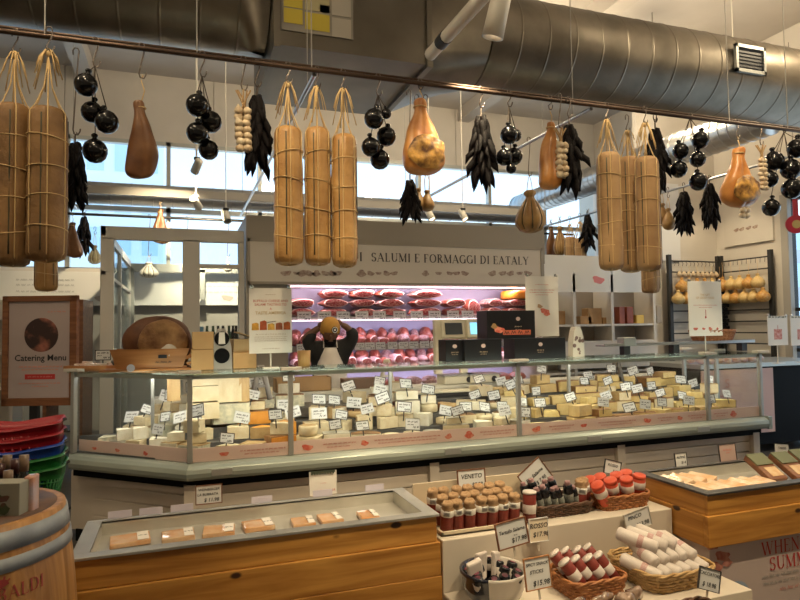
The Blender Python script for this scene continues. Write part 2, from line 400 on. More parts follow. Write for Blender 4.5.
# ================================================================== ducts
def duct(name, a, b, r, m, label, ringstep=.3, flange=False, n=40):
    a, b = Vector(a), Vector(b); L = (b-a).length
    o = thing(name, label, 'duct', a); d = (b-a).normalized()
    q = Vector((0, 0, 1)).rotation_difference(d)
    prof = []; z = 0; rg_ = .0035 if r > .3 else .006
    while z < L:
        prof += [(r, z), (r, z+.005), (r, z+ringstep-.026), (r, z+ringstep-.02), (r+rg_, z+ringstep-.014), (r+rg_, z+ringstep-.005)]; z += ringstep
    sk = .25*r
    mb = MB(); mb.M = q.to_matrix().to_4x4(); mb.lathe([(rr, min(zz, L)) for rr, zz in prof], n)
    mb.build('duct_shell', m, o)
    return o, mb.M
duct('round_duct', (-6.45, 5.35, 4.45), (.68, 5.35, 4.45), .47, m_duct, 'big round galvanised duct at top left, left of the box plenum')
o, M = duct('round_duct', (2.69, 5.35, 4.38), (8.55, 5.35, 4.38), .45, m_duct, 'big round galvanised duct at top right with a small grille')
g = MB(); a = R(200)
for (u0, u1, w0, w1) in ((-.21, .21, -.15, -.115), (-.21, .21, .115, .15), (-.21, -.18, -.15, .15), (.18, .21, -.15, .15)):
    g.bb(3.05+u0+.0, 3.05+u1, -.49, -.455, w0+.02, w1+.02)
fo = g.build('grille_frame', m_frame, o); 
sl = MB(); sl.bb(3.05-.19, 3.05+.19, -.475, -.44, -.1, .14)
for i in range(6): sl.box((3.05, -.475, -.07+.038*i), (.37, .02, .004), Matrix.Rotation(.6, 3, 'X'))
so = sl.build('grille', m_dark, fo)
# rectangular plenum with taper to the right duct
pl = thing('duct_plenum', 'dark box plenum between the two big round ducts, yellow notices on it', 'duct', (.72, 4.85, 3.85))
mb = MB(); mb.bb(0, 1.3, 0, 1.35, 0, 1.2); mb.bb(-.03, .02, -.03, 1.38, -.03, 1.22); mb.bb(1.27, 1.32, -.03, 1.38, -.03, 1.22)
mb.build('box_shell', m_duct2, pl)
mb = MB(); n = 32; q0 = []; q1 = []
for k in range(n):
    a = 2*PI*k/n; c, s = math.cos(a), math.sin(a); mx = max(abs(c), abs(s))
    q0.append((1.32, .675+.6*c/mx, .5+.5*s/mx)); q1.append((1.95, .5+.46*c, .38+.46*s))
mb.add(q0+[(a, b, c+.15) for a, b, c in q1], [(i, (i+1) % n, n+(i+1) % n, n+i) for i in range(n)], True); mb.build('taper', m_duct, pl)
cols = [(.42, .33, .03), (.34, .31, .26), (.12, .18, .27), (.42, .33, .03), (.34, .30, .16)]
nb = MB().bb(.03, .62, -.012, -.002, .12, .55).build('notice_board', mat('notice_sheet', (.22, .20, .17), .5), pl)
for i, (x0, x1, z0, z1, k) in enumerate([(.05, .2, .33, .45, 0), (.22, .42, .3, .44, 3), (.05, .2, .46, .6, 3), (.44, .6, .27, .43, 1), (.22, .42, .46, .6, 4), (.34, .42, .46, .52, 2), (.44, .6, .45, .6, 1)]):
    MB().bb(x0, x1, -.016, -.013, z0-.15, z1-.15).build('notice', mat('notice_%d' % k, cols[k], .6), nb)
duct('spiral_duct', (6.62, 5.4, 4.05), (6.62, 11.2, 4.05), .23, mat('bright_spiral_duct', (.5, .5, .5), .3, 1), 'narrow spiral duct running away to the far windows at right', .14, n=28)
duct('spiral_duct', (-6.4, 10.4, 3.72), (6.3, 10.4, 3.72), .17, mat('far_duct', (.42, .42, .42), .45, .7), 'long spiral duct crossing in front of the far windows', .3, n=20)
b = MB().bb(-6.4, 6.3, 9.95, 10.05, 3.62, 3.74); tag(b.build('steel_beam', m_grey), 'long thin grey beam beside the far window duct', 'beam')
# ================================================================== hanging rails
def rod(name, a, b, r, m, label, cat='rail'):
    a, b = Vector(a), Vector(b)
    o = MB().cyl((0, 0, 0), b-a, r, n=10).build(name, m); o.location = a; return tag(o, label, cat)
ZR = 3.4
ra = thing('hanging_rail', 'long double bronze rail across the top, carrying the front row of hams', 'rail', (-2.6, 4.2, ZR))
MB().cyl((0, 0, 0), (11, 0, 0), .017, n=10).build('rod', m_railm, ra)
MB().cyl((0, .05, .045), (11, .05, .045), .012, n=8).build('rod', m_railm, ra)
for px in (44, 786//1, 312, 728, 197*1):
    P = onY(px, 40, 4.2); x = P.x+2.6
    MB().cyl((x, .02, 0), (x, .02, ZC-ZR), .0045, n=6).build('drop_rod', m_grey, ra)
def deep_rail(X, y0, y1, label):
    o = thing('hanging_rail', label, 'rail', (X, y0, ZR-.02))
    MB().cyl((0, 0, 0), (0, y1-y0, 0), .017, n=8).build('rod', m_steel, o)
    for y in (.25, (y1-y0)-.3): MB().cyl((0, y, 0), (0, y, ZC-ZR), .004, n=6).build('drop_rod', m_grey, o)
deep_rail(.885, 4.23, 9.9, 'thin steel rail running back between the big left salami')
deep_rail(3.2, 4.23, 9.0, 'steel rail running back behind the ribbed pear-shaped cheese')
deep_rail(6.2, 4.23, 9.9, 'steel rail running back at right with the pepper bunches')
deep_rail(-1.42, 4.23, 9.9, 'steel rail running back at far left behind the two long salami')
rod('hanging_rail', (-5, 9.92, 3.3), (7, 9.92, 3.3), .02, m_dark, 'dark far rail running across before the windows')
rod('conduit', (1.93, -.5, 3.83), (1.93, 4.62, 3.83), .05, m_partition, 'fat cream pipe slanting out of the top centre', 'pipe')
c = MB().cyl((0, -.01, 0), (0, .1, 0), .056, n=12).build('pipe_collar', m_dark); c.location = (1.93, 4.3, 3.83); tag(c, 'dark clamp around the end of the fat cream pipe', 'clamp')
rod('conduit', (3.4, 3.9, 4.95), (8.5, 3.9, 4.95), .035, m_ceil, 'thin painted pipe along the ceiling above the right duct', 'pipe')
lp = thing('ceiling_lamp', 'long unlit cream strip lamp under the ceiling pipe at top right', 'lamp', (3.7, 3.9, 4.72))
MB().cyl((-.7, 0, 0), (.5, 0, 0), .07, n=14).build('lamp_tube', m_whiteplastic, lp); MB().bb(-.6, .4, -.03, .03, .05, .2).build('lamp_housing', m_ceil, lp)
# ================================================================== spot lamps
def lamp_light(name, loc, tgt, energy, col, size=.1, spot=None, blend=.6):
    if spot: l = bpy.data.lights.new(name, 'SPOT'); l.spot_size = R(spot); l.spot_blend = blend; l.shadow_soft_size = size
    else: l = bpy.data.lights.new(name, 'AREA'); l.shape = 'RECTANGLE'; l.size, l.size_y = size if isinstance(size, tuple) else (size, size)
    l.energy = energy; l.color = col
    o = bpy.data.objects.new(name, l); C.objects.link(o); o.location = loc
    d = Vector(tgt)-Vector(loc); o.rotation_euler = d.to_track_quat('-Z', 'Y').to_euler(); return o
WARM = (1, .80, .50)
def spot_lamp(loc, tgt, label, energy=0, k=1.0, ang=60, col=WARM, ztop=None, m=None):
    loc = Vector(loc); d = (Vector(tgt)-loc).normalized(); o = thing('track_spotlight', label, 'lamp', loc)
    q = Vector((0, 0, 1)).rotation_difference(d).to_matrix().to_4x4()
    mb = MB(); mb.M = q; mb.lathe([(.0, -.12*k), (.055*k, -.115*k), (.06*k, -.10*k), (.065*k, .12*k), (.058*k, .12*k), (.05*k, .09*k)], 20); mb.build('lamp_can', m or m_whiteplastic, o)
    mb = MB(); mb.M = q; mb.cyl((0, 0, .085*k), (0, 0, .09*k), .05*k, n=16); mb.build('lens', m_lamp if energy else m_grey, o)
    MB().cyl((0, 0, .05*k), (0, 0, (ztop or ZC)-loc.z), .008, n=6).build('stem', m_whiteplastic, o)
    MB().bb(-.04, .04, -.02, .02, .09*k, .13*k).build('bracket', m_dark, o)
    if energy: lamp_light('spot', loc+d*.14*k, tgt, energy, col, .05, ang)
    return o
# ================================================================== the cheese case
P0, P1, P2, P3 = Vector((-.80, 5.35, 0)), Vector((.06, 4.57, 0)), Vector((5.37, 4.57, 0)), Vector((5.37, 5.62, 0))
BX = -.80; YB = 5.72
case = thing('display_case', 'long glass-fronted cheese counter with grey posts and cream slatted base', 'display case', (0, 0, 0))
def off(d, z=0):     # front polyline offset inward by d
    u = (P1-P0).normalized(); nrm = Vector((-u.y, u.x, 0)); 
    if nrm.y < 0: nrm = -nrm
    a = P0+nrm*d; Y = P1.y+d
    t = (Y-a.y)/u.y; c = a+u*t
    t0 = (BX+0.0-a.x)/u.x if d < 0 else 0
    st = a+u*t0 if d < 0 else a
    return [Vector((st.x, st.y, z)), Vector((c.x, c.y, z)), Vector((P2.x-max(d, 0)*.0, Y, z))]
def seg_panel(mb, a, b, z0, z1, th):
    a, b = Vector(a), Vector(b); u = (b-a); L = u.length; u.normalize(); nr = Vector((-u.y, u.x, 0))
    mb.add([(a.x, a.y, z0), (b.x, b.y, z0), (b.x+nr.x*th, b.y+nr.y*th, z0), (a.x+nr.x*th, a.y+nr.y*th, z0),
            (a.x, a.y, z1), (b.x, b.y, z1), (b.x+nr.x*th, b.y+nr.y*th, z1), (a.x+nr.x*th, a.y+nr.y*th, z1)],
           [(0, 3, 2, 1), (4, 5, 6, 7), (0, 1, 5, 4), (1, 2, 6, 5), (2, 3, 7, 6), (3, 0, 4, 7)])
# base body
q = off(.10)
mb = MB(); mb.prism([(P0.x, q[0].y+.02), (q[1].x, q[1].y), (5.34, q[1].y), (5.34, YB-.05), (P0.x, YB-.05)], .08, .52)
mb.build('base', m_cream, case)
mb = MB()
for z0, z1 in ((.09, .20), (.21, .33), (.34, .43), (.44, .50)):
    a = off(.075)
    seg_panel(mb, a[0], a[1], z0, z1, .03); seg_panel(mb, a[1], a[2], z0, z1, .03)
mb.build('slat_panel', m_cream, case, .004)
for k, X in enumerate((P1.x, 1.9, 3.7, 5.3)):
    MB().bb(X-.04, X+.04, 4.60, 4.66, .05, .52).build('base_post', m_cream, case, .003)
mb = MB(); a = off(.035); mb2 = MB(); a2 = off(.06)
seg_panel(mb2, a2[0], a2[1], .0, .09, .03); seg_panel(mb2, a2[1], a2[2], .0, .09, .03); mb2.build('kick_plate', m_black, case)
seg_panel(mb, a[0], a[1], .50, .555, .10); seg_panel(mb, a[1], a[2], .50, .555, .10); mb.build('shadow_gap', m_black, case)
# bumper rail: round fronted profile swept along the front
prof = [(.0, .56), (-.035, .565), (-.055, .585), (-.06, .615), (-.05, .645), (-.025, .665), (.0, .675), (.06, .68), (.06, .56)]
def sweep(mb, prof, segs, close=True):
    rows = []
    for dd, z in prof:
        p = off(dd, z); rows.append(p)
    n = len(prof); vs = [tuple(rows[i][j]) for j in range(3) for i in range(n)]
    vs = [(v[0], v[1], v[2]) for v in vs]
    fs = [(j*n+i, j*n+(i+1) % n, (j+1)*n+(i+1) % n, (j+1)*n+i) for j in range(2) for i in range(n)]
    mb.add(vs, fs, False); mb.add(vs[:n], [tuple(range(n))]); mb.add(vs[2*n:], [tuple(range(n))[::-1]])
mb = MB(); sweep(mb, prof, 3); mb.bb(5.37, 5.42, 4.52, 5.62, .56, .68); mb.build('bumper_rail', m_rail, case, .004)
for X in (.27, 2.02, 3.35, 4.55):
    MB().bb(X-.07, X+.07, 4.503, 4.512, .595, .64).build('ticket_clip', m_frame, case, .002)
# deck and steps
mb = MB()
def deck_poly(d): 
    q = off(d); return [(q[0].x+.0, q[0].y), (q[1].x, q[1].y), (5.33, q[1].y), (5.33, YB-.06), (BX+.02, YB-.06)]
m_deckm = mat('case_deck', (.10, .10, .10), .4, .2)
p = deck_poly(.03); mb.prism(p, .55, .69)
LV = [(.05, .69), (.30, .76), (.50, .84), (.70, .93)]
for d, z in LV[1:]:
    q = off(d); mb.prism([(max(q[0].x, BX+.03), q[0].y), (q[1].x, q[1].y), (5.33, q[1].y), (5.33, YB-.07), (BX+.03, YB-.07)] if q[0].y < YB-.1 else [(q[1].x-.3, q[1].y), (5.33, q[1].y), (5.33, YB-.07), (q[1].x-.3, YB-.07)], z-.08, z)
mb.build('deck', m_deckm, case)
# glass panes & posts
def post(x, y, ang=0, z1=1.29, w=.035):
    o = MB().box((0, 0, 0), (w, .035, z1-.68)).build('post', m_frame, case, .003); o.location = (x, y, (z1+.68)/2); o.rotation_euler.z = ang
    c = MB().box((0, 0, 0), (.15, .07, .022)).build('clamp', m_whiteplastic, case, .003); c.location = (x, y-.02 if ang == 0 else y, z1+.018); c.rotation_euler.z = ang
fa = math.atan2(P1.y-P0.y, P1.x-P0.x)
posts = [.06, .76, 2.66, 4.69]
post(P0.x+.03, P0.y-.01, fa); 
for X in posts: post(X, 4.585)
post(5.355, 4.585)
post(5.35, 5.55); post(5.35, 5.1)
def pane(a, b, z0, z1, name='glass_pane'):
    mb = MB(); seg_panel(mb, a, b, z0, z1, .008); mb.build(name, m_glass, case)
pane(P0+Vector((.03, -.0, 0)), P1+Vector((-.01, .01, 0)), .68, 1.285)
XX = posts+[5.355]
for a, b in zip(XX, XX[1:]): pane((a+.018, 4.58, 0), (b-.018, 4.58, 0), .68, 1.285)
pane((5.36, 4.62, 0), (5.36, 5.55, 0), .68, 1.285)
pane((P0.x+.02, 5.65, 0), (P0.x+.02, 5.38, 0), .68, 1.285)
# top glass shelf with an edge profile and led strip
t0, t1 = off(-.03), off(.52)
mb = MB(); mb.prism([(t0[0].x-.0, t0[0].y), (t0[1].x, t0[1].y), (5.40, t0[1].y), (5.40, t1[1].y), (t1[1].x-.12, t1[1].y), (BX, t1[1].y+.42), (BX-.02, t0[0].y+.03)], 1.285, 1.298); mb.build('top_glass', m_glasstop, case)
mb = MB(); a = off(.015); seg_panel(mb, a[0], a[1], 1.255, 1.285, .03); seg_panel(mb, a[1], a[2], 1.255, 1.285, .03); mb.build('top_profile', m_frame, case)
mb = MB(); a = off(.05); seg_panel(mb, a[0]+Vector((.06, 0, 0)), a[1], 1.258, 1.275, .022); seg_panel(mb, a[1]+Vector((.03, 0, 0)), a[2]-Vector((.08, 0, 0)), 1.258, 1.275, .022); mb.build('led_strip', m_lampc, case)
mb = MB(); mb.bb(-.2, 5.36, 5.07, 5.10, 1.25, 1.283); mb.build('top_support', m_frame, case)
for X in (-.2, 1.7, 3.5, 5.33): MB().bb(X-.012, X+.012, 5.07, 5.1, .85, 1.25).build('support_leg', m_frame, case)
# pink printed strip inside the glass
mb = MB(); a = off(.02); seg_panel(mb, a[0]+Vector((.05, 0, 0)), a[1], .68, .775, .004); 
for x0, x1 in zip(XX, XX[1:]): mb.bb(x0+.02, x1-.02, 4.59, 4.596, .68, .775)
st = mb.build('printed_strip', m_pinkstrip, case)
hm = MB()
def ham_icon(mb, x, z, s, y, k=0):
    pts = [(x+s*(math.cos(t)*(1+.25*math.sin(3*t+k))), z+s*.62*(math.sin(t)*(1+.3*math.cos(2*t+k)))) for t in [2*PI*i/14 for i in range(14)]]
    mb.add([(px, y, pz) for px, pz in pts], [tuple(range(14))])
for i, x in enumerate((.29, .88, 1.32, 2.2, 2.02, 2.83, 3.3, 3.98, 4.35, 5.0)): ham_icon(hm, x, .722, .04 if i % 2 else .03, 4.587, i)
hm.build('ham_print', m_redham, st)
tm = MB(); rg = random.Random(3)
for x0, x1 in ((.40, .72), (1.0, 1.25), (1.40, 1.95), (2.3, 2.62), (2.95, 3.2), (3.45, 3.85), (4.1, 4.28), (4.45, 4.66), (4.76, 4.93)):
    scribble(tm, x0, x1, .735, .011, .003, rg); scribble(tm, x0+.03, x1-.04, .712, .011, .003, rg)
for i, v in enumerate(tm.v): tm.v[i] = (v[0], 4.586, v[2])
tm.build('lettering', m_pinktext, st)
for i, (x, z) in enumerate(((-.62, .725), (-.45, .725), (-.25, .72))):
    t = (x-P0.x)/(P1.x-P0.x); p = P0.lerp(P1, t)
    hm = MB(); ham_icon(hm, 0, 0, .022, 0, i); o = hm.build('ham_print', m_redham, st); o.location = (p.x+.010, p.y+.006, z); o.rotation_euler.z = fa
# led light inside
def strip_light(a, b, e, tgt_dy=.35, z=1.25):
    a, b = Vector(a), Vector(b); L = (b-a).length; mid = (a+b)/2
    l = bpy.data.lights.new('case_light', 'AREA'); l.shape = 'RECTANGLE'; l.size = L; l.size_y = .03; l.energy = e; l.color = (1, .92, .76)
    o = bpy.data.objects.new('case_light', l); C.objects.link(o); u = (b-a).normalized(); n = Vector((-u.y, u.x, 0))
    d = (n*.4+Vector((0, 0, -.55))).normalized(); x = u; zax = -d; y = zax.cross(x)
    o.matrix_world = Matrix(((x.x, y.x, zax.x, mid.x), (x.y, y.y, zax.y, mid.y), (x.z, y.z, zax.z, z), (0, 0, 0, 1)))
CASE_E = 11.5
a = off(.085)
strip_light(a[0]+Vector((.08, 0, 0)), a[1], CASE_E*.27)
strip_light(a[1], Vector((2.66, a[1].y, 0)), CASE_E*.6); strip_light(Vector((2.66, a[1].y, 0)), Vector((5.3, a[1].y, 0)), CASE_E*.6)
# ================================================================== cheese
CH = {}
def cm(name, c1, c2, rough=.5, bump=.15, scale=14): 
    return mat('cheese_'+name, c1, rough, col2=c2, scale=scale, bump=bump, bscale=40, sss=.0)
PASTE = {'ivory': cm('ivory', (.72, .63, .43), (.64, .52, .32)), 'white': cm('white', (.80, .76, .64), (.72, .66, .50)), 'golden': cm('golden', (.62, .47, .22), (.54, .37, .15)),
         'yellow': cm('yellow', (.70, .55, .25), (.62, .45, .17)), 'orange': cm('orange', (.72, .32, .05), (.62, .24, .03)), 'tan': cm('tan', (.55, .38, .18), (.46, .30, .13)), 'blue-veined': cm('blue', (.70, .65, .48), (.42, .42, .32), scale=30)}
RIND = {'brown': cm('r_brown', (.28, .14, .05), (.2, .09, .03)), 'tan': cm('r_tan', (.48, .33, .15), (.38, .24, .10)), 'grey': cm('r_grey', (.42, .38, .3), (.3, .27, .2)), 'pale': cm('r_pale', (.72, .62, .42), (.64, .52, .32)), 'dark': cm('r_dark', (.05, .04, .03), (.09, .06, .04))}
def cheese_mesh(shape, w, d, h, seed):
    """returns paste MB, rind MB; origin at base centre, front toward -y"""
    a, r = MB(), MB(); rg = random.Random(seed)
    if shape == 'wedge':      # triangular wedge: cut faces left and right, rind at the back
        n = 6; arc = [(w*.5*math.sin(R(-34+68*i/n))/math.sin(R(34)), d*(-.5+math.cos(R(-34+68*i/n)))*1.0) for i in range(n+1)]
        a.prism([(0, -d*.5)]+arc, 0, h)
        r.prism(arc+[(x*1.04, y+.008) for x, y in arc[::-1]], -.001, h+.001)
    elif shape == 'block':
        a.bb(-w/2, w/2, -d/2, d/2, .001, h-.004); r.bb(-w/2-.002, w/2+.002, -d/2+.012, d/2+.004, h-.008, h+.001); r.bb(-w/2-.003, -w/2+.006, -d/2+.010, d/2, .0, h)
    elif shape == 'half wheel':
        n = 14; arc = [(w/2*math.cos(PI*i/n), -d*.4+d*.9*math.sin(PI*i/n)) for i in range(n+1)]
        a.prism(arc, .004, h-.004)
        ar2 = [(x*1.03, y*1.03+.003) for x, y in arc]
        r.prism([(-w/2+.004, -d*.4+.003)]+[(x, y) for x, y in ar2[::-1]][1:-1]+[(w/2-.004, -d*.4+.003)], h-.005, h+.002)
        r.prism(arc[1:-1]+[(x*1.03, y*1.03) for x, y in arc[1:-1][::-1]], 0, h)
    elif shape == 'quarter wheel':
        n = 8; arc = [(-w/2+w*math.sin(R(90*i/n)), -d/2+d*math.cos(R(90*i/n))) for i in range(n+1)]
        a.prism([(-w/2, -d/2)]+arc, .004, h-.002); r.prism(arc+[(x*1.03+.003, y*1.03+.003) for x, y in arc[::-1]], 0, h)
    elif shape == 'round':
        n = 20; a.lathe([(w*.44, 0), (w*.5, h*.15), (w*.5, h*.8), (w*.46, h*.98), (w*.3, h), (0, h)], n)
        r.lathe([(w*.455, h*.985), (w*.3, h+.0025), (0, h+.0025)], n)
    elif shape == 'slab':     # tilted triangular slice lying on its cut side
        a.prism([(-w/2, -d/2), (w/2, -d*.35), (w*.3, d/2), (-w*.4, d*.4)], 0, h, top=[(-w/2, -d/2+.01), (w/2-.02, -d*.35), (w*.28, d/2), (-w*.4, d*.4)])
        r.prism([(w*.5-.004, -d*.35), (w*.5+.004, -d*.34), (w*.3+.006, d/2), (w*.3-.004, d/2)], -.001, h+.001)
    a.jit(.004, 18, seed); r.jit(.004, 18, seed)
    return a, r
protos = {}
def cheese(shape, pas, rin, w, d, h, loc, rz, where, ry=0, rx=0, seed=None):
    seed = seed if seed is not None else rnd.randint(0, 5)
    key = (shape, pas, rin, seed)
    if key not in protos:
        a, r = cheese_mesh(shape, .2, .2, .1, seed); protos[key] = (a.mesh('cheese', PASTE[pas]), r.mesh('rind', RIND[rin]))
    o = bpy.data.objects.new('cheese', protos[key][0]); C.objects.link(o); o.location = loc; o.rotation_euler = (rx, ry, rz); o.scale = (w/.2, d/.2, h/.1)
    k = bpy.data.objects.new('rind', protos[key][1]); C.objects.link(k); k.parent = o
    o['category'] = 'cheese'; o['group'] = 'pieces of cheese in the glass case'
    nm = {'slab': 'flat cheese slice', 'wedge': 'cheese wedge', 'block': 'cheese block', 'half wheel': 'half cheese wheel', 'quarter wheel': 'quarter cheese wheel', 'round': 'small round cheese'}[shape]
    later(o, '%s %s' % (pas, nm), where); return o
tagm = {}
def tag_meshes(k):
    if k in tagm: return tagm[k]
    rg = random.Random(k); w, h = .098, .070
    a = MB().bb(-w/2, w/2, 0, .002, 0, h)
    b = MB(); bo = k % 3
    t = .0055 if bo else .002
    for x0, x1, z0, z1 in ((-w/2, w/2, 0, t), (-w/2, w/2, h-t, h), (-w/2, -w/2+t, 0, h), (w/2-t, w/2, 0, h)): b.bb(x0, x1, -.0012, .0, z0, z1)
    c = MB(); scribble(c, -w*.36, w*.34, h*.7, .011, .0026, rg); scribble(c, -w*.36, w*rg.uniform(-.1, .2), h*.45, .007, .0018, rg); scribble(c, w*.02, w*.4, h*.24, .013, .0028, rg)
    for i, v in enumerate(c.v): c.v[i] = (v[0], -.0008, v[2])
    s = MB().bb(-.004, .004, .002, .004, -.06, .02)
    tagm[k] = (a.mesh('price_tag', m_card), b.mesh('border', m_border if bo else m_frame), c.mesh('lettering', m_ink), s.mesh('stake', m_dark)); return tagm[k]
def price_tag(loc, rz, rx, where, sc=1.0, k=None, stake=True, desc='white price tag', grp='price tags in the cheese case', ry=0):
    k = rnd.randint(0, 11) if k is None else k
    ms = tag_meshes(k); o = bpy.data.objects.new('price_tag', ms[0]); C.objects.link(o); o.location = loc; o.rotation_euler = (rx, ry, rz); o.scale = (sc,)*3
    for n, m in zip(('border', 'lettering', 'stake'), ms[1:]):
        if n == 'stake' and not stake: continue
        c = bpy.data.objects.new(n, m); C.objects.link(c); c.parent = o
    o['category'] = 'price tag'; o['group'] = grp; later(o, ('black-edged ' if k % 3 else 'plain ')+desc, where); return o
ROWN = ['front row', 'second row', 'third row', 'back row']
def pane_name(x):
    return ['left corner pane', 'narrow second pane', 'wide left pane', 'wide right pane', 'last right pane'][sum(x > p for p in (.06, .76, 2.66, 4.69))]
def pick(x, row):
    # what lies where in the photograph: white and ivory left, pale mix in the middle, yellow-golden right
    r = rnd.random()
    if x < .06: return (rnd.choice(['ivory', 'white', 'ivory', 'white', 'blue-veined']), rnd.choice(['pale', 'tan', 'grey']), rnd.choice(['wedge', 'block', 'wedge', 'half wheel']))
    if x < .9: return (rnd.choice(['ivory', 'blue-veined', 'golden', 'ivory', 'orange'] if row < 3 else ['ivory', 'blue-veined', 'white']), rnd.choice(['tan', 'brown', 'pale']), rnd.choice(['block', 'half wheel', 'wedge']))
    if x < 2.66: return (rnd.choice(['white', 'ivory', 'ivory', 'tan', 'white', 'golden'] if row < 2 else ['ivory', 'white', 'ivory', 'tan']), rnd.choice(['pale', 'tan', 'pale', 'grey', 'brown']), rnd.choice(['round', 'block', 'half wheel', 'wedge', 'round']))
    if x < 3.2: return (rnd.choice(['ivory', 'yellow', 'golden']), rnd.choice(['tan', 'brown', 'pale']), rnd.choice(['slab', 'block', 'wedge']))
    return (rnd.choice(['golden', 'yellow', 'golden', 'yellow', 'ivory']), rnd.choice(['brown', 'tan', 'brown', 'tan', 'dark']), rnd.choice(['block', 'wedge', 'half wheel', 'slab', 'quarter wheel', 'block']))
rowspec = [(.14, .69, .15), (.375, .76, .15), (.585, .84, .16), (.79, .93, .17)]
tops = []
for ri, (d, z, dep) in enumerate(rowspec):
    q = off(d); Y = q[1].y
    x = q[1].x+.12
    while x < 5.24:
        w = rnd.uniform(.15, .25) if ri < 2 else rnd.uniform(.17, .29)
        if x+w > 5.30: break
        if ri == 3 and 1.0 < x < 1.3 or (ri == 3 and 1.85 < x < 2.6): x += .15; continue
        pas, rin, shp = pick(x, ri); h = rnd.uniform(.07, .115) if shp != 'slab' else rnd.uniform(.05, .08)
        if shp == 'round': w = min(w, .17); h = rnd.uniform(.05, .085)
        xc = x+w/2; rz = rnd.gauss(0, .32) if shp != 'wedge' else rnd.choice([0, .5, -.5, 1.1, PI, .8, -.9])
        dd = dep*rnd.uniform(.85, 1.0) if shp != 'round' else w
        if shp == 'wedge' and abs(rz) > .4 and rz < 3: w_ = w*.8
        else: w_ = w*.94
        pn = pane_name(xc)
        cheese(shp, pas, rin, w_, dd, h, (xc, Y, z+.004), rz, ROWN[ri]+', '+pn)
        zt = z+.006+h
        hi = (.40 if xc < .9 else .40 if xc < 2.66 else .62)
        if shp in ('block', 'half wheel', 'quarter wheel', 'round') and rnd.random() < hi and zt < 1.08:
            p2, r2, s2 = pick(xc, ri)
            if rnd.random() < .55: p2, r2, s2 = pas, rin, shp
            h2 = rnd.uniform(.05, .10); k = rnd.uniform(.62, .88)
            if s2 == 'round': w2 = min(w*k, .15); d2 = w2
            else: w2, d2 = w*k, dd*rnd.uniform(.6, .88)
            cheese(s2, p2, r2, w2, d2, h2, (xc, Y+.012, zt+.003), rnd.uniform(-.6, .6), 'upper layer, '+ROWN[ri]+', '+pn); zt += h2+.004
        tops.append((xc, Y, zt, ri, pn)); x += w+.006
# third level of tall stacked wheels at the left, as in the photo
for (X, Y, z, w, h, p, r) in ((.22, 5.25, 1.135, .2, .09, 'ivory', 'tan'), (.60, 5.28, 1.10, .26, .13, 'blue-veined', 'grey'), (4.05, 5.35, 1.12, .18, .08, 'yellow', 'tan')):
    pass
# the angled left end
u = (P1-P0).normalized(); nrm = Vector((-u.y, u.x, 0))
for ri, (d, z, dep) in enumerate(rowspec[:3]):
    s = .14
    L = 1.16
    while s < L-.12+d*.3:
        w = rnd.uniform(.14, .2); p = P0+u*(s+w/2)+nrm*(d-.0)
        if p.x-w*.6 < BX+.03 or p.y > YB-.13: s += .05; continue
        if p.x > off(d)[1].x+.02: break
        pas, rin, shp = pick(-.5, ri); h = rnd.uniform(.07, .11)
        cheese(shp, pas, rin, w*.92, dep*.9, h, (p.x, p.y, z+.004), fa+rnd.uniform(-.1, .1), ROWN[ri]+', left corner pane')
        zt = z+.006+h
        for _k in range(2 if shp in ('block', 'half wheel') else 0):
            if _k and rnd.random() < .45: break
            h2 = rnd.uniform(.06, .1); cheese('wedge' if rnd.random() < .5 else 'block', rnd.choice(['ivory', 'white']), 'pale', w*(.78-.15*_k), dep*(.78-.15*_k), h2, (p.x, p.y, zt+.003), fa+rnd.uniform(-.4, .4), ('upper', 'top')[_k]+' layer, '+ROWN[ri]+', left corner pane'); zt += h2+.004
        tops.append((p.x, p.y, zt, ri, 'left corner pane')); s += w+.01
rnd.shuffle(tops); n = 0
for (x, y, z, ri, pn) in tops:
    pr = (.6, .8, .85, .9)[ri]
    if rnd.random() > pr: continue
    ang = fa if pn.startswith('left corner') else 0
    price_tag((x+rnd.uniform(-.04, .04), y-.045+rnd.uniform(-.02, .02), z+.012+rnd.uniform(0, .02)), ang+rnd.uniform(-.25, .25), R(-rnd.uniform(5, 25)), ROWN[ri]+', '+pn, rnd.uniform(1.05, 1.3), ry=rnd.uniform(-.28, .28))
# ================================================================== hanging goods
m_cas = mat('salami_casing_orange', (.52, .30, .105), .42, col2=(.35, .175, .052), scale=5, bump=.3, bscale=45)
m_cas2 = mat('salami_casing_brown', (.27, .145, .05), .6, col2=(.16, .08, .026), scale=5, bump=.3, bscale=45)
m_cas3 = mat('salami_casing_tan', (.42, .26, .12), .6, col2=(.30, .17, .075), scale=5, bump=.3, bscale=45)
m_hamskin = mat('cured_ham_skin', (.62, .28, .075), .36, col2=(.42, .15, .03), scale=7, bump=.25, bscale=14, coat=.2)
m_hamdark = mat('dark_ham_skin', (.19, .08, .025), .4, col2=(.11, .04, .014), scale=7, bump=.25, bscale=14, coat=.1)
m_hamcut = mat('ham_cut_face', (.66, .36, .08), .45, col2=(.10, .035, .01), scale=16, bump=.5, bscale=22)
m_blackwax = mat('black_wax', (.003, .003, .004), .16, spec=.35, coat=.15)
m_pepper = mat('dried_black_pepper', (.002, .002, .003), .6, spec=.12, col2=(.006, .003, .003), scale=12, bump=.4, bscale=30)
m_garlic = mat('garlic_skin', (.66, .56, .40), .5, col2=(.5, .36, .22), scale=20, bump=.2)
m_braid = mat('garlic_braid', (.42, .28, .13), .8, col2=(.3, .18, .08), scale=30, bump=.4)
m_gourd = mat('provolone_rind', (.34, .20, .065), .45, col2=(.22, .11, .03), scale=8, bump=.2)
m_seam = mat('dark_olive_seam', (.06, .055, .03), .8)
m_cord = mat('dark_cord', (.05, .035, .025), .7)
m_hook = mat('hook_steel', (.16, .13, .11), .35, .9)
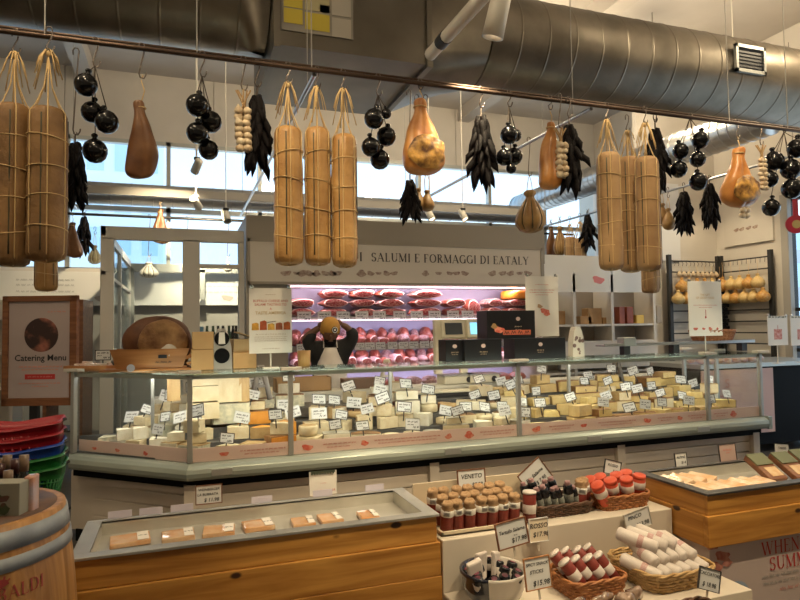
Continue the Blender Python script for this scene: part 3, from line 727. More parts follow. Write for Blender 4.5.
GRP = {'salami': 'giant tied salami on the rails', 'ham': 'hams hanging from the rails', 'balls': 'bunches of black waxed cheeses', 'pep': 'hanging bunches of dried peppers', 'garlic': 'hanging garlic braids', 'gourd': 'pear-shaped hanging cheeses'}
def hook(P, ztop, what, L=.16, side=0):
    """steel S hook from the rail down to P"""
    H = Vector((P[0], P[1], ztop)); L = ztop-P[2]
    o = MB().tube([(-.014, 0, -.012), (-.016, 0, .016), (-.006, 0, .034), (.012, 0, .034), (.020, 0, .016), (.015, 0, -.03), (0, 0, -L*.55), (-.012, 0, -L+.02), (-.004, 0, -L-.006), (.016, 0, -L-.010), (.028, 0, -L+.012), (.030, 0, -L+.03)], .0048, 6).build('s_hook', m_hook)
    o.location = H; tag(o, ('S hook holding the '+what).replace(', cut by the left edge of the photo', '').replace(' hanging', '').replace(' by the middle post of the glazed room', ' by the middle post'), 'hook', 'steel S hooks on the rails'); return o
def salame(P, top, bot, r, m, label, seed=0, tilt=0, what=None, zrail=ZR, rz=0, knot=True, hk=True):
    """P: x, y ; top/bot z of the body"""
    L = top-bot; zh = min(top+.34, zrail-.13)
    o = thing('giant_salame', label, 'salame', (P[0], P[1], zh), rz, GRP['salami']); o.rotation_euler.y = tilt
    z0 = top-zh
    def rib(a, z, rr): return rr*(1.01-.085*max(0, math.cos(6*(a-.5+seed/6-PI/6)))**10)
    prof = [(0, z0-L), (r*.66, z0-L+.003), (r*.90, z0-L+.016), (r*1.0, z0-L+.05), (r*1.02, z0-L+.18)]
    for i in range(1, 10):
        q = 1+.02*math.sin(i*1.7+seed); prof.append((r*q, z0-L+.18+(L-.25)*i/10)); 
    prof += [(r*.97, z0-.05), (r*.86, z0-.018), (r*.6, z0-.003), (0, z0)]
    MB().lathe(prof, 72, fn=rib).jit(.006, 3, seed+1).build('casing', m, o)
    tw = MB(); rg = random.Random(seed+5)
    for k in range(6):
        a = (PI/6+PI/3*k)-seed/6+.5; rr = r*.955
        pts = [(0, 0, z0-L-.004), (rr*.6*math.cos(a), rr*.6*math.sin(a), z0-L+.002), (rr*1.0*math.cos(a), rr*1.0*math.sin(a), z0-L+.05)]
        pts += [((rr*1.015+.002)*math.cos(a), (rr*1.015+.002)*math.sin(a), z0-L+.05+(L-.09)*i/6) for i in range(1, 7)]
        pts += [(rr*.72*math.cos(a), rr*.72*math.sin(a), z0+.006), (rr*.25*math.cos(a), rr*.25*math.sin(a), z0+.12), (0, 0, -.02)]
        tw.tube(pts, .0042, 5)
    tw.build('lengthwise_twine', m_twine, o)
    for k in range(3):
        a = PI/3*k*2-seed/6+.72; se = MB(); se.tube([((r*1.012)*math.cos(a), (r*1.012)*math.sin(a), z0-L+.06+(L-.12)*i/6) for i in range(7)], .0045, 5); se.build('seam', m_seam, o)
    tw = MB(); nr = max(3, int(L/.2))
    for k in range(nr):
        zc = z0-L+.12+(L-.2)*(k+.4)/nr; t1, t2 = rg.uniform(-.02, .02), rg.uniform(-.02, .02)
        tr_ = MB(); tr_.tube([((r*1.02+.002)*math.cos(a), (r*1.02+.002)*math.sin(a), zc+t1*math.cos(a)+t2*math.sin(a)) for a in [2*PI*i/26 for i in range(26)]], .0034, 5, closed=True); tr_.build('twine_ring', m_twine, o)
    if knot:
        tw = MB()
        for k in range(13):
            a = rg.uniform(0, 2*PI); l = rg.uniform(.05, .22)
            tw.tube([(0, 0, -.01), (.02*math.cos(a), .02*math.sin(a), .02), (.05*math.cos(a), .05*math.sin(a), -.01-l*.3), ((.05+l*.2)*math.cos(a), (.05+l*.2)*math.sin(a), -.02-l)], .004, 4)
        tw.sph((0, 0, 0), .016, (1, 1, 1.2), 8); tw.tube([(0, 0, 0), (.014, 0, .02), (0, 0, .034), (-.014, 0, .02), (0, 0, 0)], .004, 4)
        tw.build('twine_knot', m_twine, o)
    if hk: hook((P[0], P[1], zh+.02), zrail, what or label)
    return o
PB = None
def pepper_bunch(P, ztop, L, w, label, seed=0, zrail=ZR, what=None, hk=True, n=52):
    global PB
    if PB is None:
        PB = []
        for k in range(4):
            rg = random.Random(k+60); mb = MB(); l = 1.0; b = rg.uniform(-.25, .25)
            mb.tube([(0, 0, 0), (.02*b, 0, -.05), (.25*b, .04, -.3), (.6*b, .02, -.65), (.3*b, 0, -1)], [.02, .13, .17, .12, .01], 7); mb.jit(.05, 5, k)
            PB.append(mb.mesh('pepper', m_pepper))
    rg = random.Random(seed)
    o = thing('dried_pepper_bunch', label, 'dried peppers', (P[0], P[1], ztop), 0, GRP['pep'])
    MB().tube([(0, 0, .03), (0, 0, -L*.5), (0.0, 0, -L*.8)], .006, 6).tube([(0, 0, .03), (.012, 0, .045), (0, 0, .06), (-.012, 0, .045), (0, 0, .03)], .0035, 5).build('string', m_cord, o)
    for k in range(n):
        t = k/(n-1); a = k*2.4+rg.uniform(-.3, .3); z = -L*.02-L*.72*t
        p = bpy.data.objects.new('pepper', PB[k % 4]); C.objects.link(p); p.parent = o
        prof = (.25+1.4*t if t < .45 else .88)
        out = rg.uniform(.25, .95)*prof*(1-.35*max(0, t-.8)/.2)
        l = L*rg.uniform(.24, .34); p.location = (.01*math.cos(a)+w*.16*math.cos(a)*prof, .01*math.sin(a)+w*.16*math.sin(a)*prof, z)
        p.rotation_euler = (0, -math.atan(out*w*.5/(l))*1.1 if 0 else -out*.75, a); p.scale = (l*1.0, l*.9, l)
    if hk: hook((P[0], P[1], ztop+.045), zrail, what or label)
    return o
def ball_bunch(P, balls, label, zrail=ZR, what=None, zh=None):
    """balls: list of (dx, dy, z, r) relative to hook x; z absolute"""
    zh = zh or max(b[2]+b[3] for b in balls)+.14
    o = thing('black_cheese_bunch', label, 'cheese', (P[0], P[1], zh), 0, GRP['balls'])
    st = MB()
    for dx, dy, z, r in balls:
        z -= zh
        mb = MB(); mb.lathe([(0, -r), (r*.45, -r*.9), (r*.8, -r*.6), (r*.98, -r*.15), (r*.98, r*.2), (r*.8, r*.62), (r*.5, r*.88), (r*.26, r*1.0), (r*.17, r*1.08), (r*.27, r*1.22), (r*.27, r*1.36), (r*.15, r*1.46), (0, r*1.48)], 22)
        b = mb.build('cheese_ball', m_blackwax, o, loc=(dx, dy, z)); b.rotation_euler = (rnd.uniform(-.2, .2), rnd.uniform(-.25, .25), 0)
        st.tube([(0, 0, 0), (dx*.5, dy*.5, (z+r)*.5), (dx, dy, z+r*1.1)], .0035, 5)
    st.build('string', m_cord, o); hook((P[0], P[1], zh+.005), zrail, what or label)
    return o
def ham(P, ztop, L, W, label, dark=False, rz=0, zrail=ZR, what=None, cut=True, tilt=0, strl=.12, lean=0):
    o = thing('cured_ham', label, 'ham', (P[0], P[1], ztop+strl*.6), rz, GRP['ham']); o.rotation_euler.y = tilt
    zt = -strl*.6
    pr = [(0, 0), (.12, .0), (.17, .03), (.18, .07), (.16, .13), (.20, .21), (.265, .32), (.335, .43), (.41, .55), (.475, .67), (.505, .78), (.50, .87), (.44, .945), (.28, .99), (0, 1.0)]
    mb = MB()
    def fn(a, z, r):
        c, s = math.cos(a), math.sin(a); k = 1
        if s < 0: k = 1-.30*s*s*min(1, r/(W*.4))
        return r*k*(1+.06*math.cos(a-1)) * (.62+.38*abs(c) if r > W*.15 else 1)
    vs = [(max(r*W, 1e-4), zt-z*L) for r, z in pr][::-1]
    mb.lathe(vs, 30, fn=fn)
    mb.v = [(x+lean*W*max(0, min(1, (zt-z)/L-.3)), y, z) for x, y, z in mb.v]
    mb.jit(.034, 6, int(W*100)); mb.build('ham_leg', m_hamdark if dark else m_hamskin, o, sub=1)
    if cut:
        c = MB(); c.sph((lean*W*.5, -W*.235, zt-L*.74), 1, (W*.43, W*.11, L*.235), 20).jit(.022, 14, 3); c.build('cut_face', m_hamcut, o)
    t = MB(); t.tube([(0, 0, zt*.1+.02), (.02, 0, zt*.5), (.0, -.01, zt-.03)], .004, 5)
    t.tube([(W*.15*math.cos(a), W*.14*math.sin(a), zt-.1*L) for a in [2*PI*i/14 for i in range(14)]], .005, 5, closed=True)
    t.tube([(0, 0, .02), (.012, 0, .035), (0, 0, .05), (-.012, 0, .035), (0, 0, .02)], .0035, 4)
    t.build('string', m_twine, o); hook((P[0], P[1], ztop+strl*.6+.03), zrail, what or label)
    return o
def garlic(P, ztop, L, label, seed=0, zrail=ZR, what=None, r=.032, n=16, br=.3, hk=True):
    o = thing('garlic_braid', label, 'garlic', (P[0], P[1], ztop), 0, GRP['garlic']); rg = random.Random(seed)
    b = MB()
    for k in range(5): b.tube([(.05*math.sin(k*1.3), .01*k-.02, .0), (.02*math.sin(k), 0, -L*br*.5), (.012*math.sin(k*2), .01*math.cos(k*2), -L*br), (0, 0, -L*.9)], .006, 5)
    b.build('braid', m_braid, o)
    for k in range(n):
        z = -L*br-L*(1-br)*(k//2+.5)/(n/2); sx = (-1, 1)[k % 2]
        mb = MB(); mb.lathe([(0, -r*.8), (r*.6, -r*.75), (r, -r*.2), (r*.9, r*.3), (r*.4, r*.8), (r*.15, r*1.2), (0, r*1.3)], 12, fn=lambda a, z, q: q*(1+.07*math.cos(7*a)))
        g = mb.build('garlic_bulb', m_garlic, o, loc=(sx*r*.8+rg.uniform(-.006, .006), -r*.6*rg.uniform(.3, 1), z)); g.rotation_euler = (rg.uniform(-.5, .5), sx*.5, rg.uniform(0, 3))
    if hk: hook((P[0], P[1], ztop+.01), zrail, what or label)
    return o
def gourd(P, ztop, L, W, label, zrail=ZR, what=None, m=None, lobes=8, strl=.15, knob=True):
    o = thing('hanging_cheese', label, 'cheese', (P[0], P[1], ztop+strl), 0, GRP['gourd']); m = m or m_gourd
    pr = [(0, 1.0), (.16, .99), (.36, .93), (.49, .8), (.5, .68), (.44, .54), (.32, .38), (.22, .27), (.15, .2), (.14, .15), (.2, .1), (.2, .05), (.12, .01), (0, 0)]
    MB().lathe([(r*W, -strl-z*L) for r, z in pr], 32, fn=lambda a, z, q: q*(1-.15*abs(math.sin(lobes/2*a))**8)).build('rind', m, o)
    if lobes:
        rb = MB()
        for k in range(lobes):
            a = 2*PI*(k+.5)/lobes; rb.tube([((r_*W*.87+.003)*math.cos(a), (r_*W*.87+.003)*math.sin(a), -strl-z_*L) for r_, z_ in pr[2:8]], .0045, 5)
        rb.build('rib_cord', m_seam if W > .25 else m_twine, o)
    t = MB(); 
    for s in (-1, 1): t.tube([(0, 0, 0), (s*.02, 0, -strl*.5), (s*W*.13, 0, -strl-L*.16)], .0035, 5)
    t.build('string', m_twine, o); hook((P[0], P[1], ztop+strl), zrail, what or label)
    return o
YR = 4.2
def fr(px, py): p = onY(px, py, YR); return p.x, p.z
def K(px): return proj((onY(px, 200, YR).x, YR, 2.5))[2]/F     # metres per pixel at the front rail
# --- giant salami on the front rail
def put_salame(px, y0, y1, wpx, m, label, seed, dy=0, tilt=0, **k):
    Y = YR+dy; p0, p1 = onY(px, y0, Y), onY(px, y1, Y); kk = proj(((p0.x), Y, 2.5))[2]/F
    return salame((p0.x, Y), p0.z, p1.z, wpx*kk/2*.97, m, label, seed, tilt, **k)
put_salame(14, 105, 266, 34, m_cas2, 'leftmost giant brown tied salame, cut by the left edge of the photo', 1, .03)
put_salame(48, 108, 262, 37, m_cas2, 'giant brown tied salame hanging second from the left edge', 2, -.06)
put_salame(288, 127, 265, 29, m_cas, 'orange-brown tied salame, left of the middle trio', 3)
put_salame(317, 128, 265, 27, m_cas, 'orange-brown tied salame in the centre of the middle trio', 4, .02)
put_salame(343.5, 135, 267, 26, m_cas, 'orange-brown tied salame, right of the middle trio', 5)
put_salame(608, 153, 270, 24, m_cas3, 'tan tied salame, leftmost of the right-hand trio', 6)
put_salame(628, 157, 272, 22, m_cas3, 'tan tied salame, rear middle one of the right-hand trio', 7, .19, hk=True)
put_salame(646, 157, 271, 24, m_cas3, 'tan tied salame leaning at the right of the right-hand trio', 8, -.03)
# --- salami on the deep rails
def deepP(X, px):
    a = ray(px, 200); t = X/a.x; return X, a.y*t
X, Y = deepP(-1.42, 47); a, b = onY(47, 205, Y), onY(47, 291, Y); salame((X, Y), a.z, b.z, .115, m_cas, 'slim orange salame showing below the two leftmost giant salami', 9)
X, Y = deepP(6.2, 648); a, b = onY(648, 212, Y), onY(648, 293, Y); salame((X, Y), a.z, b.z, .12, m_cas3, 'tan salame end peeping out below the right-hand trio', 10)
X, Y = deepP(6.2, 569); a, b = onY(568, 237, Y), onY(568, 299, Y); salame((X, Y), a.z, b.z, .10, m_cas3, 'distant tan salame, left of the far pair by the windows', 11)
X, Y = deepP(6.2, 579); a, b = onY(578, 238, Y), onY(578, 300, Y); salame((X, Y), a.z, b.z, .10, m_cas3, 'distant tan salame, right of the far pair by the windows', 12)
# --- black waxed balls on the front rail
def put_balls(pxh, zy, balls, label, dy=0):
    x, z = fr(pxh, zy); k = K(pxh); L = []
    for i, (bx, by, br) in enumerate(balls):
        p = onY(bx, by, YR); L.append((p.x-x, (-.05, .04, -.02, .05)[i % 4], p.z, br*k*1.06))
    ball_bunch((x, YR), L, label, zh=z)
put_balls(95, 66, [(87, 88, 10.5), (91, 110, 10), (107, 123, 11), (94, 149, 11.5)], 'bunch of four black waxed balls between brown salame and dark ham')
put_balls(202, 76, [(197, 108, 10.5), (211, 120, 10.5), (197, 134, 10), (209, 148, 9.5)], 'bunch of black waxed balls left of the long garlic braid')
put_balls(378, 95, [(372, 121, 9.5), (388, 135, 9.5), (370, 148, 9), (382, 158, 9.5), (384, 116, 5)], 'bunch of black waxed balls left of the glowing ham')
put_balls(509, 106, [(506, 137, 8.5), (518, 134, 6), (503, 158, 8), (517, 155, 8.5), (508, 170, 5)], 'bunch of black waxed balls right of the slim pepper bunch')
put_balls(690, 118, [(696, 142, 8), (684, 150, 7.5), (696, 160, 7.5), (683, 168, 8), (694, 183, 8.5)], 'bunch of black waxed balls beside the large right ham')
put_balls(784, 132, [(792, 150, 9), (778, 160, 9), (789, 170, 9.5), (774, 178, 8), (787, 190, 9.5), (775, 207, 8)], 'rightmost bunch of black waxed balls near the window')
# --- hams
def put_ham(px, y0, y1, wpx, label, pxh=None, dy=0, **k):
    p0, p1 = onY(pxh or px, y0, YR+dy), onY(px, y1, YR+dy)
    return ham((p0.x, YR+dy), p0.z, p0.z-p1.z, wpx*K(px), label, **k)
put_ham(141, 100, 180, 30, 'slim dark cured ham hanging right of the first black balls', dark=True, cut=False, strl=.2)
put_ham(425, 100, 174, 44, 'glowing orange cured ham with a rough cut face, top centre', pxh=420, lean=.12, strl=.1)
put_ham(550, 121, 190, 26, 'narrow cured ham hanging against a garlic braid', cut=False, lean=-.05)
put_ham(738, 148, 206, 38, 'large pale orange ham with cut face, near the right end', strl=.1)
# --- peppers
def put_pep(px, y0, y1, wpx, label, seed, dy=0, X=None, **k):
    if X is None: p0, p1 = onY(px, y0, YR+dy), onY(px, y1, YR+dy); x, Y = p0.x, YR+dy
    else: x, Y = deepP(X, px); p0, p1 = onY(px, y0, Y), onY(px, y1, Y)
    kk = proj((x, Y, 2.5))[2]/F
    return pepper_bunch((x, Y), p0.z, (p0.z-p1.z)*1.02, wpx*kk, label, seed, **k)
put_pep(75, 140, 210, 22, 'dark dried peppers half hidden behind the second brown salame', 21, .2)
put_pep(257, 92, 176, 24, 'long black pepper bunch hanging beside the garlic braid', 22, .03)
put_pep(481, 112, 190, 27, 'slim dark pepper bunch hanging right of the glowing ham', 23)
put_pep(569, 122, 196, 26, 'black pepper bunch beside the narrow ham and garlic', 24, -.02)
put_pep(655, 126, 194, 19, 'black pepper bunch hanging just right of the tan trio', 25, .1)
put_pep(410, 178, 223, 22, 'small pepper bunch dangling below the glowing ham', 26, .22)
put_pep(684, 190, 236, 20, 'small far pepper bunch above the racks, left one', 27, X=6.2)
put_pep(710, 182, 229, 19, 'small far pepper bunch above the racks, right one', 28, X=6.2)
put_pep(587, 213, 252, 14, 'tiny distant pepper bunch beside the far salami pair', 29, X=6.2, n=34)
put_pep(84, 215, 256, 15, 'distant pepper bunch at left, behind the giant salami', 30, X=-1.42, n=34)
put_pep(246, 226, 258, 13, 'distant pepper bunch over the glazed room, left of the trio', 31, X=.885, n=34)
# --- garlic
x, z = fr(243, 90); garlic((x, YR), z, z-fr(243, 152)[1], 'braid of pale garlic bulbs beside the long pepper bunch', 1, n=14)
p = onY(560, 128, YR-.06); garlic((p.x, YR-.06), p.z, .40, 'garlic braid squeezed between narrow ham and peppers', 2, n=12)
x, z = fr(761, 145); garlic((x, YR), z, z-fr(757, 190)[1], 'white garlic braid between the large ham and the last balls', 3, n=14, r=.026)
X, Y = deepP(6.2, 743); p, q = onY(743, 196, Y), onY(743, 218, Y); garlic((X, Y), p.z, p.z-q.z, 'short garlic string showing under the large right ham', 4, n=8, r=.04, br=.1)
# --- pear-shaped cheeses and small hams further back
X, Y = deepP(3.2, 530); p, q = onY(530, 190, Y), onY(530, 233, Y); gourd((X, Y), p.z, p.z-q.z, .30, 'big ribbed pear-shaped cheese hanging over the right end of the sign')
p, q = onY(418, 188, YR+.3), onY(418, 212, YR+.3); gourd((p.x, YR+.3), p.z, p.z-q.z, .115, 'small brown pear-shaped cheese, left of the pair under the ham', lobes=0)
p = onY(427, 190, YR+.28); gourd((p.x, YR+.28), p.z, .17, .115, 'small brown pear-shaped cheese, right of the pair under the ham', lobes=0)
X, Y = deepP(6.2, 662); p, q = onY(662, 203, Y), onY(662, 226, Y); gourd((X, Y), p.z, p.z-q.z, .19, 'small brown hanging cheese beside the tan trio, upper one', lobes=0)
X, Y = deepP(6.2, 668); p, q = onY(668, 208, Y), onY(668, 230, Y); gourd((X, Y), p.z, p.z-q.z, .17, 'small brown hanging cheese beside the tan trio, lower one', lobes=0)
X, Y = deepP(6.2, 550); p, q = onY(550, 226, Y), onY(550, 257, Y); ham((X, Y), p.z, p.z-q.z, .22, 'small distant dark ham left of the far salami pair', dark=True, cut=False)
X, Y = deepP(6.2, 559); p, q = onY(559, 226, Y), onY(559, 256, Y); gourd((X, Y), p.z, p.z-q.z, .24, 'distant yellow hanging cheese beside the far salami pair')
p, q = onY(160, 209, 9.9), onY(160, 244, 9.9); ham((p.x, 9.9), p.z, p.z-q.z, .26, 'distant brown ham hanging over the glazed room', dark=True, cut=False, zrail=3.3)
X, Y = deepP(-1.42, 72); p, q = onY(71, 222, Y), onY(71, 257, Y); ham((X, Y), p.z, p.z-q.z, .26, 'distant reddish ham behind the second brown salame', dark=True, cut=False)
X, Y = deepP(-1.42, 95); p = onY(95, 245, Y)
gourd((X, Y-.0), p.z, .34, .22, 'distant hanging brown cheese left of the glazed room', strl=.2)
m_whitech = mat('white_cheese_rind', (.62, .56, .48), .5)
for px, y0, y1, w, lab in ((149, 262, 278, .27, 'white ribbed hanging cheese inside the glazed room'), (187, 261, 273, .13, 'little pink-white hanging cheese by the middle post of the glazed room'), (228, 262, 272, .13, 'little white hanging cheese at right inside the glazed room')):
    p, q = onY(px, y0, 9.92), onY(px, y1, 9.92); gourd((p.x, 9.92), p.z, p.z-q.z, w, lab, zrail=3.3, m=m_whitech, strl=.1, lobes=10 if w > .2 else 0)
# ================================================================== meat cooler at the back
m_back = mat('cooler_back_panel', (.40, .37, .50), .5)
m_header = mat('header_panel', (.33, .29, .235), .5)
m_sign = mat('sign_panel', (.62, .56, .48), .6)
ck = thing('meat_cooler', 'wide open meat cooler at the back under the lettered header', 'cooler', (0, 0, 0))
X0, X1, YC = .70, 4.62, 7.2
MB().bb(X0, X1, YC-.02, 8.3, 2.42, 2.90).bb(X0, X1, YC+.0, YC+.9, 2.15, 2.42).build('header', m_header, ck, .005)
MB().bb(X0, 1.17, YC, 8.3, 0, 2.15).build('side_panel', m_header, ck); MB().bb(4.55, X1, YC, 8.3, 0, 2.15).build('side_panel', m_header, ck)
MB().bb(1.17, 4.55, 8.0, 8.1, .1, 2.15).build('back_panel', m_back, ck)
MB().bb(1.17, 4.55, YC-.05, 8.0, .0, .85).build('bottom_tub', m_whiteplastic, ck)
MB().bb(1.17, 4.55, YC, 8.0, 2.12, 2.16).build('top_panel', m_whiteplastic, ck)
m_shelf = mat('cooler_shelf', (.40, .38, .42), .4, .3)
SHZ = [1.73, 1.37, 1.10]
for z in SHZ:
    s = MB().bb(1.18, 4.54, YC+.22 if z < 1.6 else YC+.3, 7.98, z-.025, z).build('shelf', m_shelf, ck)
    MB().bb(1.18, 4.54, (YC+.205 if z < 1.6 else YC+.285), YC+.22 if z < 1.6 else YC+.3, z-.05, z+.012).build('ticket_rail', m_grey, s)
m_pinklamp = mat('pink_led', (1, .78, .88), emit=2.5)
for z in (2.115, SHZ[0]-.03, SHZ[1]-.03, SHZ[2]-.03):
    MB().bb(1.25, 4.5, YC+.26, YC+.285, z-.012, z).build('led_strip', m_pinklamp, ck)
    l = lamp_light('cooler_light', ((1.2+4.5)/2, YC+.33, z-.02), (2.85, YC+.75, z-.32), (22 if z > 2 else 11), (1, .80, .86) if z > 2 else (.86, .76, 1), (3.2, .05))
    l.rotation_euler = (R(32), 0, 0)
# header sign
sg = thing('shop_sign', 'long framed sign reading SALUMI E FORMAGGI DI EATALY above the meat cooler', 'sign', (2.64, YC-.03, 2.38))
sx0, sx1 = onY(250, 265, YC-.03).x-2.64, onY(540, 265, YC-.03).x-2.64
z1, z0 = onY(400, 246, YC-.03).z-2.38, onY(400, 283, YC-.03).z-2.38
MB().bb(sx0, sx1, -.015, .008, z0, z1).build('board', m_sign, sg)
MB().bb(sx0-.03, sx1+.03, -.025, 0, z1, z1+.03).bb(sx0-.03, sx1+.03, -.025, 0, z0-.03, z0).bb(sx0-.03, sx0, -.025, 0, z0-.03, z1+.03).bb(sx1, sx1+.03, -.025, 0, z0-.03, z1+.03).build('frame', m_header, sg)
full = 'I SALUMI E FORMAGGI DI EATALY'
h = .105
xr = onY(528.5, 258, YC-.03).x-2.64; xl = onY(371, 258, YC-.03).x-2.64
w = serif_width('SALUMI E FORMAGGI DI EATALY', h, .12); 
mb = serif_mb('SALUMI E FORMAGGI DI EATALY', h, .12, bold=1.35); k = (xr-xl)/w
mb.v = [(x*k, y, z) for x, y, z in mb.v]; o = mb.build('lettering', mat('sign_letters', (.06, .05, .05), .6), sg); o.location = ((xl+xr)/2, -.018, onY(440, 263, YC-.03).z-2.38)
mb = serif_mb('I', h, .12, bold=1.35); o = mb.build('lettering', MATS['sign_letters'], sg); o.location = (onY(361, 258, YC-.03).x-2.64, -.018, onY(440, 263, YC-.03).z-2.38)
m_eng = mat('engraved_food_print', (.26, .17, .14), .7, col2=(.45, .36, .3), scale=30)
ic = MB(); rg = random.Random(2)
for cx in ((286, 296, 302, 309, 316, 325, 332, 337), (361, 370, 378, 386, 394), (425, 438, 449, 456, 464), (492, 502, 510, 519, 527)):
    for px in cx:
        p = onY(px, 273.5, YC-.03); ham_icon(ic, p.x-2.64, p.z-2.38, rg.uniform(.035, .06), -.019, rg.uniform(0, 6))
ic.build('food_print', m_eng, sg)
# meats: top shelf stacks of cured ham joints, cut faces out
m_meat = mat('cut_meat', (.30, .012, .018), .3, col2=(.58, .26, .22), scale=14, contrast=(.42, .62), coat=.5)
m_meat2 = mat('meat_skin', (.28, .045, .03), .35, col2=(.42, .14, .09), scale=10, coat=.4)
m_palem = mat('pale_meat_skin', (.50, .34, .32), .4, col2=(.22, .06, .05), scale=11, coat=.3)
m_fat = mat('meat_fat', (.75, .55, .48), .35)
protM = {}
def meat(w, d, h, loc, k, rz, where, kind='joint'):
    key = (kind, k)
    if key not in protM:
        rg = random.Random(k+5); a = MB(); a.sph((0, 0, .5), .5, (1, 1, 1), 20, fn=lambda v: Vector((v.x*(1+.1*math.sin(3*v.z*4+k)), v.y, max(v.z, -.42)))).jit(.06, 2.2, k)
        b = MB(); c = MB()
        if kind == 'joint':
            n = 18; R0 = [(.40*math.cos(2*PI*i/n)*(1+.08*math.sin(3*2*PI*i/n+k)), .5+.36*math.sin(2*PI*i/n)*(1+.1*math.cos(2*2*PI*i/n+k))) for i in range(n)]
            b.add([(x, -.47-.05*(1-((x*x+(z-.5)**2)/.16)), z) for x, z in R0]+[(0, -.53, .5)], [(i, (i+1) % n, n) for i in range(n)], True)
            c.add([(x*1.12, -.43, .5+(z-.5)*1.14) for x, z in R0]+[(x, -.475, z) for x, z in R0], [(i, (i+1) % n, n+(i+1) % n, n+i) for i in range(n)], True)
        protM[key] = (a.mesh('meat', m_meat2 if k % 3 else m_palem), b.mesh('cut_face', m_meat) if kind == 'joint' else None, c.mesh('fat_rim', m_fat) if kind == 'joint' else None)
    ms = protM[key]
    o = bpy.data.objects.new('ham_joint' if kind == 'joint' else 'cured_meat', ms[0]); C.objects.link(o); o.location = loc; o.scale = (w, d, h); o.rotation_euler.z = rz
    for nme, m in (('cut_face', ms[1]), ('fat_rim', ms[2])):
        if m: c = bpy.data.objects.new(nme, m); C.objects.link(c); c.parent = o
    o['category'] = 'meat'; o['group'] = 'meats on the cooler shelves'; later(o, ('red ham joint' if kind == 'joint' else 'small cured meat'), where); return o
pxs = [(299, 27, 2), (333, 27, 3), (361, 23, 3), (388, 28, 2.7), (423, 31, 3), (452, 21, 2), (470, 20, 1.6), (489, 18, 2), (511, 24, 2)]
for i, (px, wp, n) in enumerate(pxs):
    p = onY(px, 312, YC+.52); kk = proj(p)[2]/F; x = p.x
    if n == 1.6:
        meat(.21, .3, .24, (x, YC+.52, SHZ[0]+.002), 2, 0, 'on the top cooler shelf'); continue
    for j in range(int(n+.5)):
        meat(wp*kk*rnd.uniform(1.0, 1.1), .40, .124, (x+rnd.uniform(-.012, .012), YC+.52, SHZ[0]+.002+j*.118), rnd.randint(0, 6), rnd.uniform(-.12, .12), ('bottom layer, top cooler shelf', 'middle layer, top cooler shelf', 'upper layer, top cooler shelf')[j])
p = onY(511, 312, YC+.4)
o = MB().lathe([(.20, 0), (.215, .02), (.215, .09), (.2, .11), (0, .112)], 28).build('orange_cheese', mat('orange_wheel', (.75, .30, .03), .4)); o.location = (onY(516, 300, YC+.5).x, YC+.5, SHZ[0]+.24); tag(o, 'bright orange cheese wheel above the tall black box, top cooler shelf', 'cheese')
for zi, (z, nm) in enumerate(((SHZ[1], 'on the middle cooler shelf'), (SHZ[2], 'on the lower cooler shelf'))):
    x = 1.26
    while x < 4.42:
        w = rnd.uniform(.10, .17); h = rnd.uniform(.11, .16); meat(w, .3, h, (x+w/2, YC+.45, z+.002), rnd.randint(0, 6), rnd.uniform(-.2, .2), 'in front '+nm, 'joint' if rnd.random() < .45 else 'salami'); x += w+.008
    x = 1.3
    while x < 4.4:
        w = rnd.uniform(.12, .19); meat(w, .25, rnd.uniform(.20, .25), (x+w/2, YC+.72, z+.002), rnd.randint(0, 6), rnd.uniform(-.2, .2), 'at the rear '+nm, 'salami'); x += w+.015
for z, n, nm, yy in ((SHZ[0]-.045, 13, 'on the top cooler shelf edge', YC+.27), (SHZ[1]-.045, 22, 'on the middle cooler shelf edge', YC+.19), (SHZ[2]-.045, 23, 'on the lower cooler shelf edge', YC+.19)):
    for i in range(n):
        price_tag((1.28+3.2*(i+.5)/n+rnd.uniform(-.02, .02), yy, z), 0, R(-8), nm, 1.75 if z > 1.6 else 1.3, stake=False, k=(3, 6, 9)[i % 3], desc='white price tag', grp='price tags along the cooler shelves')
x = 1.25
while x < 4.4:       # tub meats
    w = rnd.uniform(.16, .24); meat(w, .3, .12, (x+w/2, YC+.25, .852), rnd.randint(0, 6), 0, 'in the bottom tub of the cooler', 'salami'); x += w+.01
# ================================================================== glazed room at the left
gr = thing('glass_partition', 'pale-framed glazed partition room at left behind the cheese case', 'partition', (0, 0, 0))
RX0, RX1, RY0, RY1 = -.80, .68, 7.2, 10.8
MB().bb(RX0, RX1, RY0, RY0+.08, 2.58, 2.72).bb(RX0, RX0+.13, RY0, RY0+.08, 0, 2.6).bb(RX1-.06, RX1, RY0, RY0+.08, 0, 2.6).bb(.02, .20, RY0, RY0+.08, 0, 2.6).bb(.2, RX1, RY0+.01, RY0+.07, 2.29, 2.335).build('front_frame', m_partition, gr, .004)
MB().bb(RX0, RX0+.05, RY0, RY1, 2.62, 2.72).bb(RX0, RX0+.05, 9, 9.1, 0, 2.65).bb(RX0, RX0+.05, RY0, RY1, 2.2, 2.24).bb(RX0, RX0+.05, RY1-.1, RY1, 0, 2.65).build('side_frame', m_white, gr)
MB().bb(RX0, 1.6, RY1-.08, RY1, 2.55, 2.68).bb(RX0, RX0+.1, RY1-.08, RY1, 0, 2.6).bb(.3, .38, RY1-.08, RY1, 2.1, 2.6).build('rear_frame', m_frame, gr)
MB().bb(RX0+.13, .02, RY0+.03, RY0+.04, .1, 2.58).bb(.2, RX1-.06, RY0+.03, RY0+.04, .1, 2.58).build('glass_pane', m_winglass, gr)
MB().bb(RX0+.02, RX0+.03, RY0+.1, RY1-.1, .1, 2.6).build('glass_pane', m_winglass, gr)
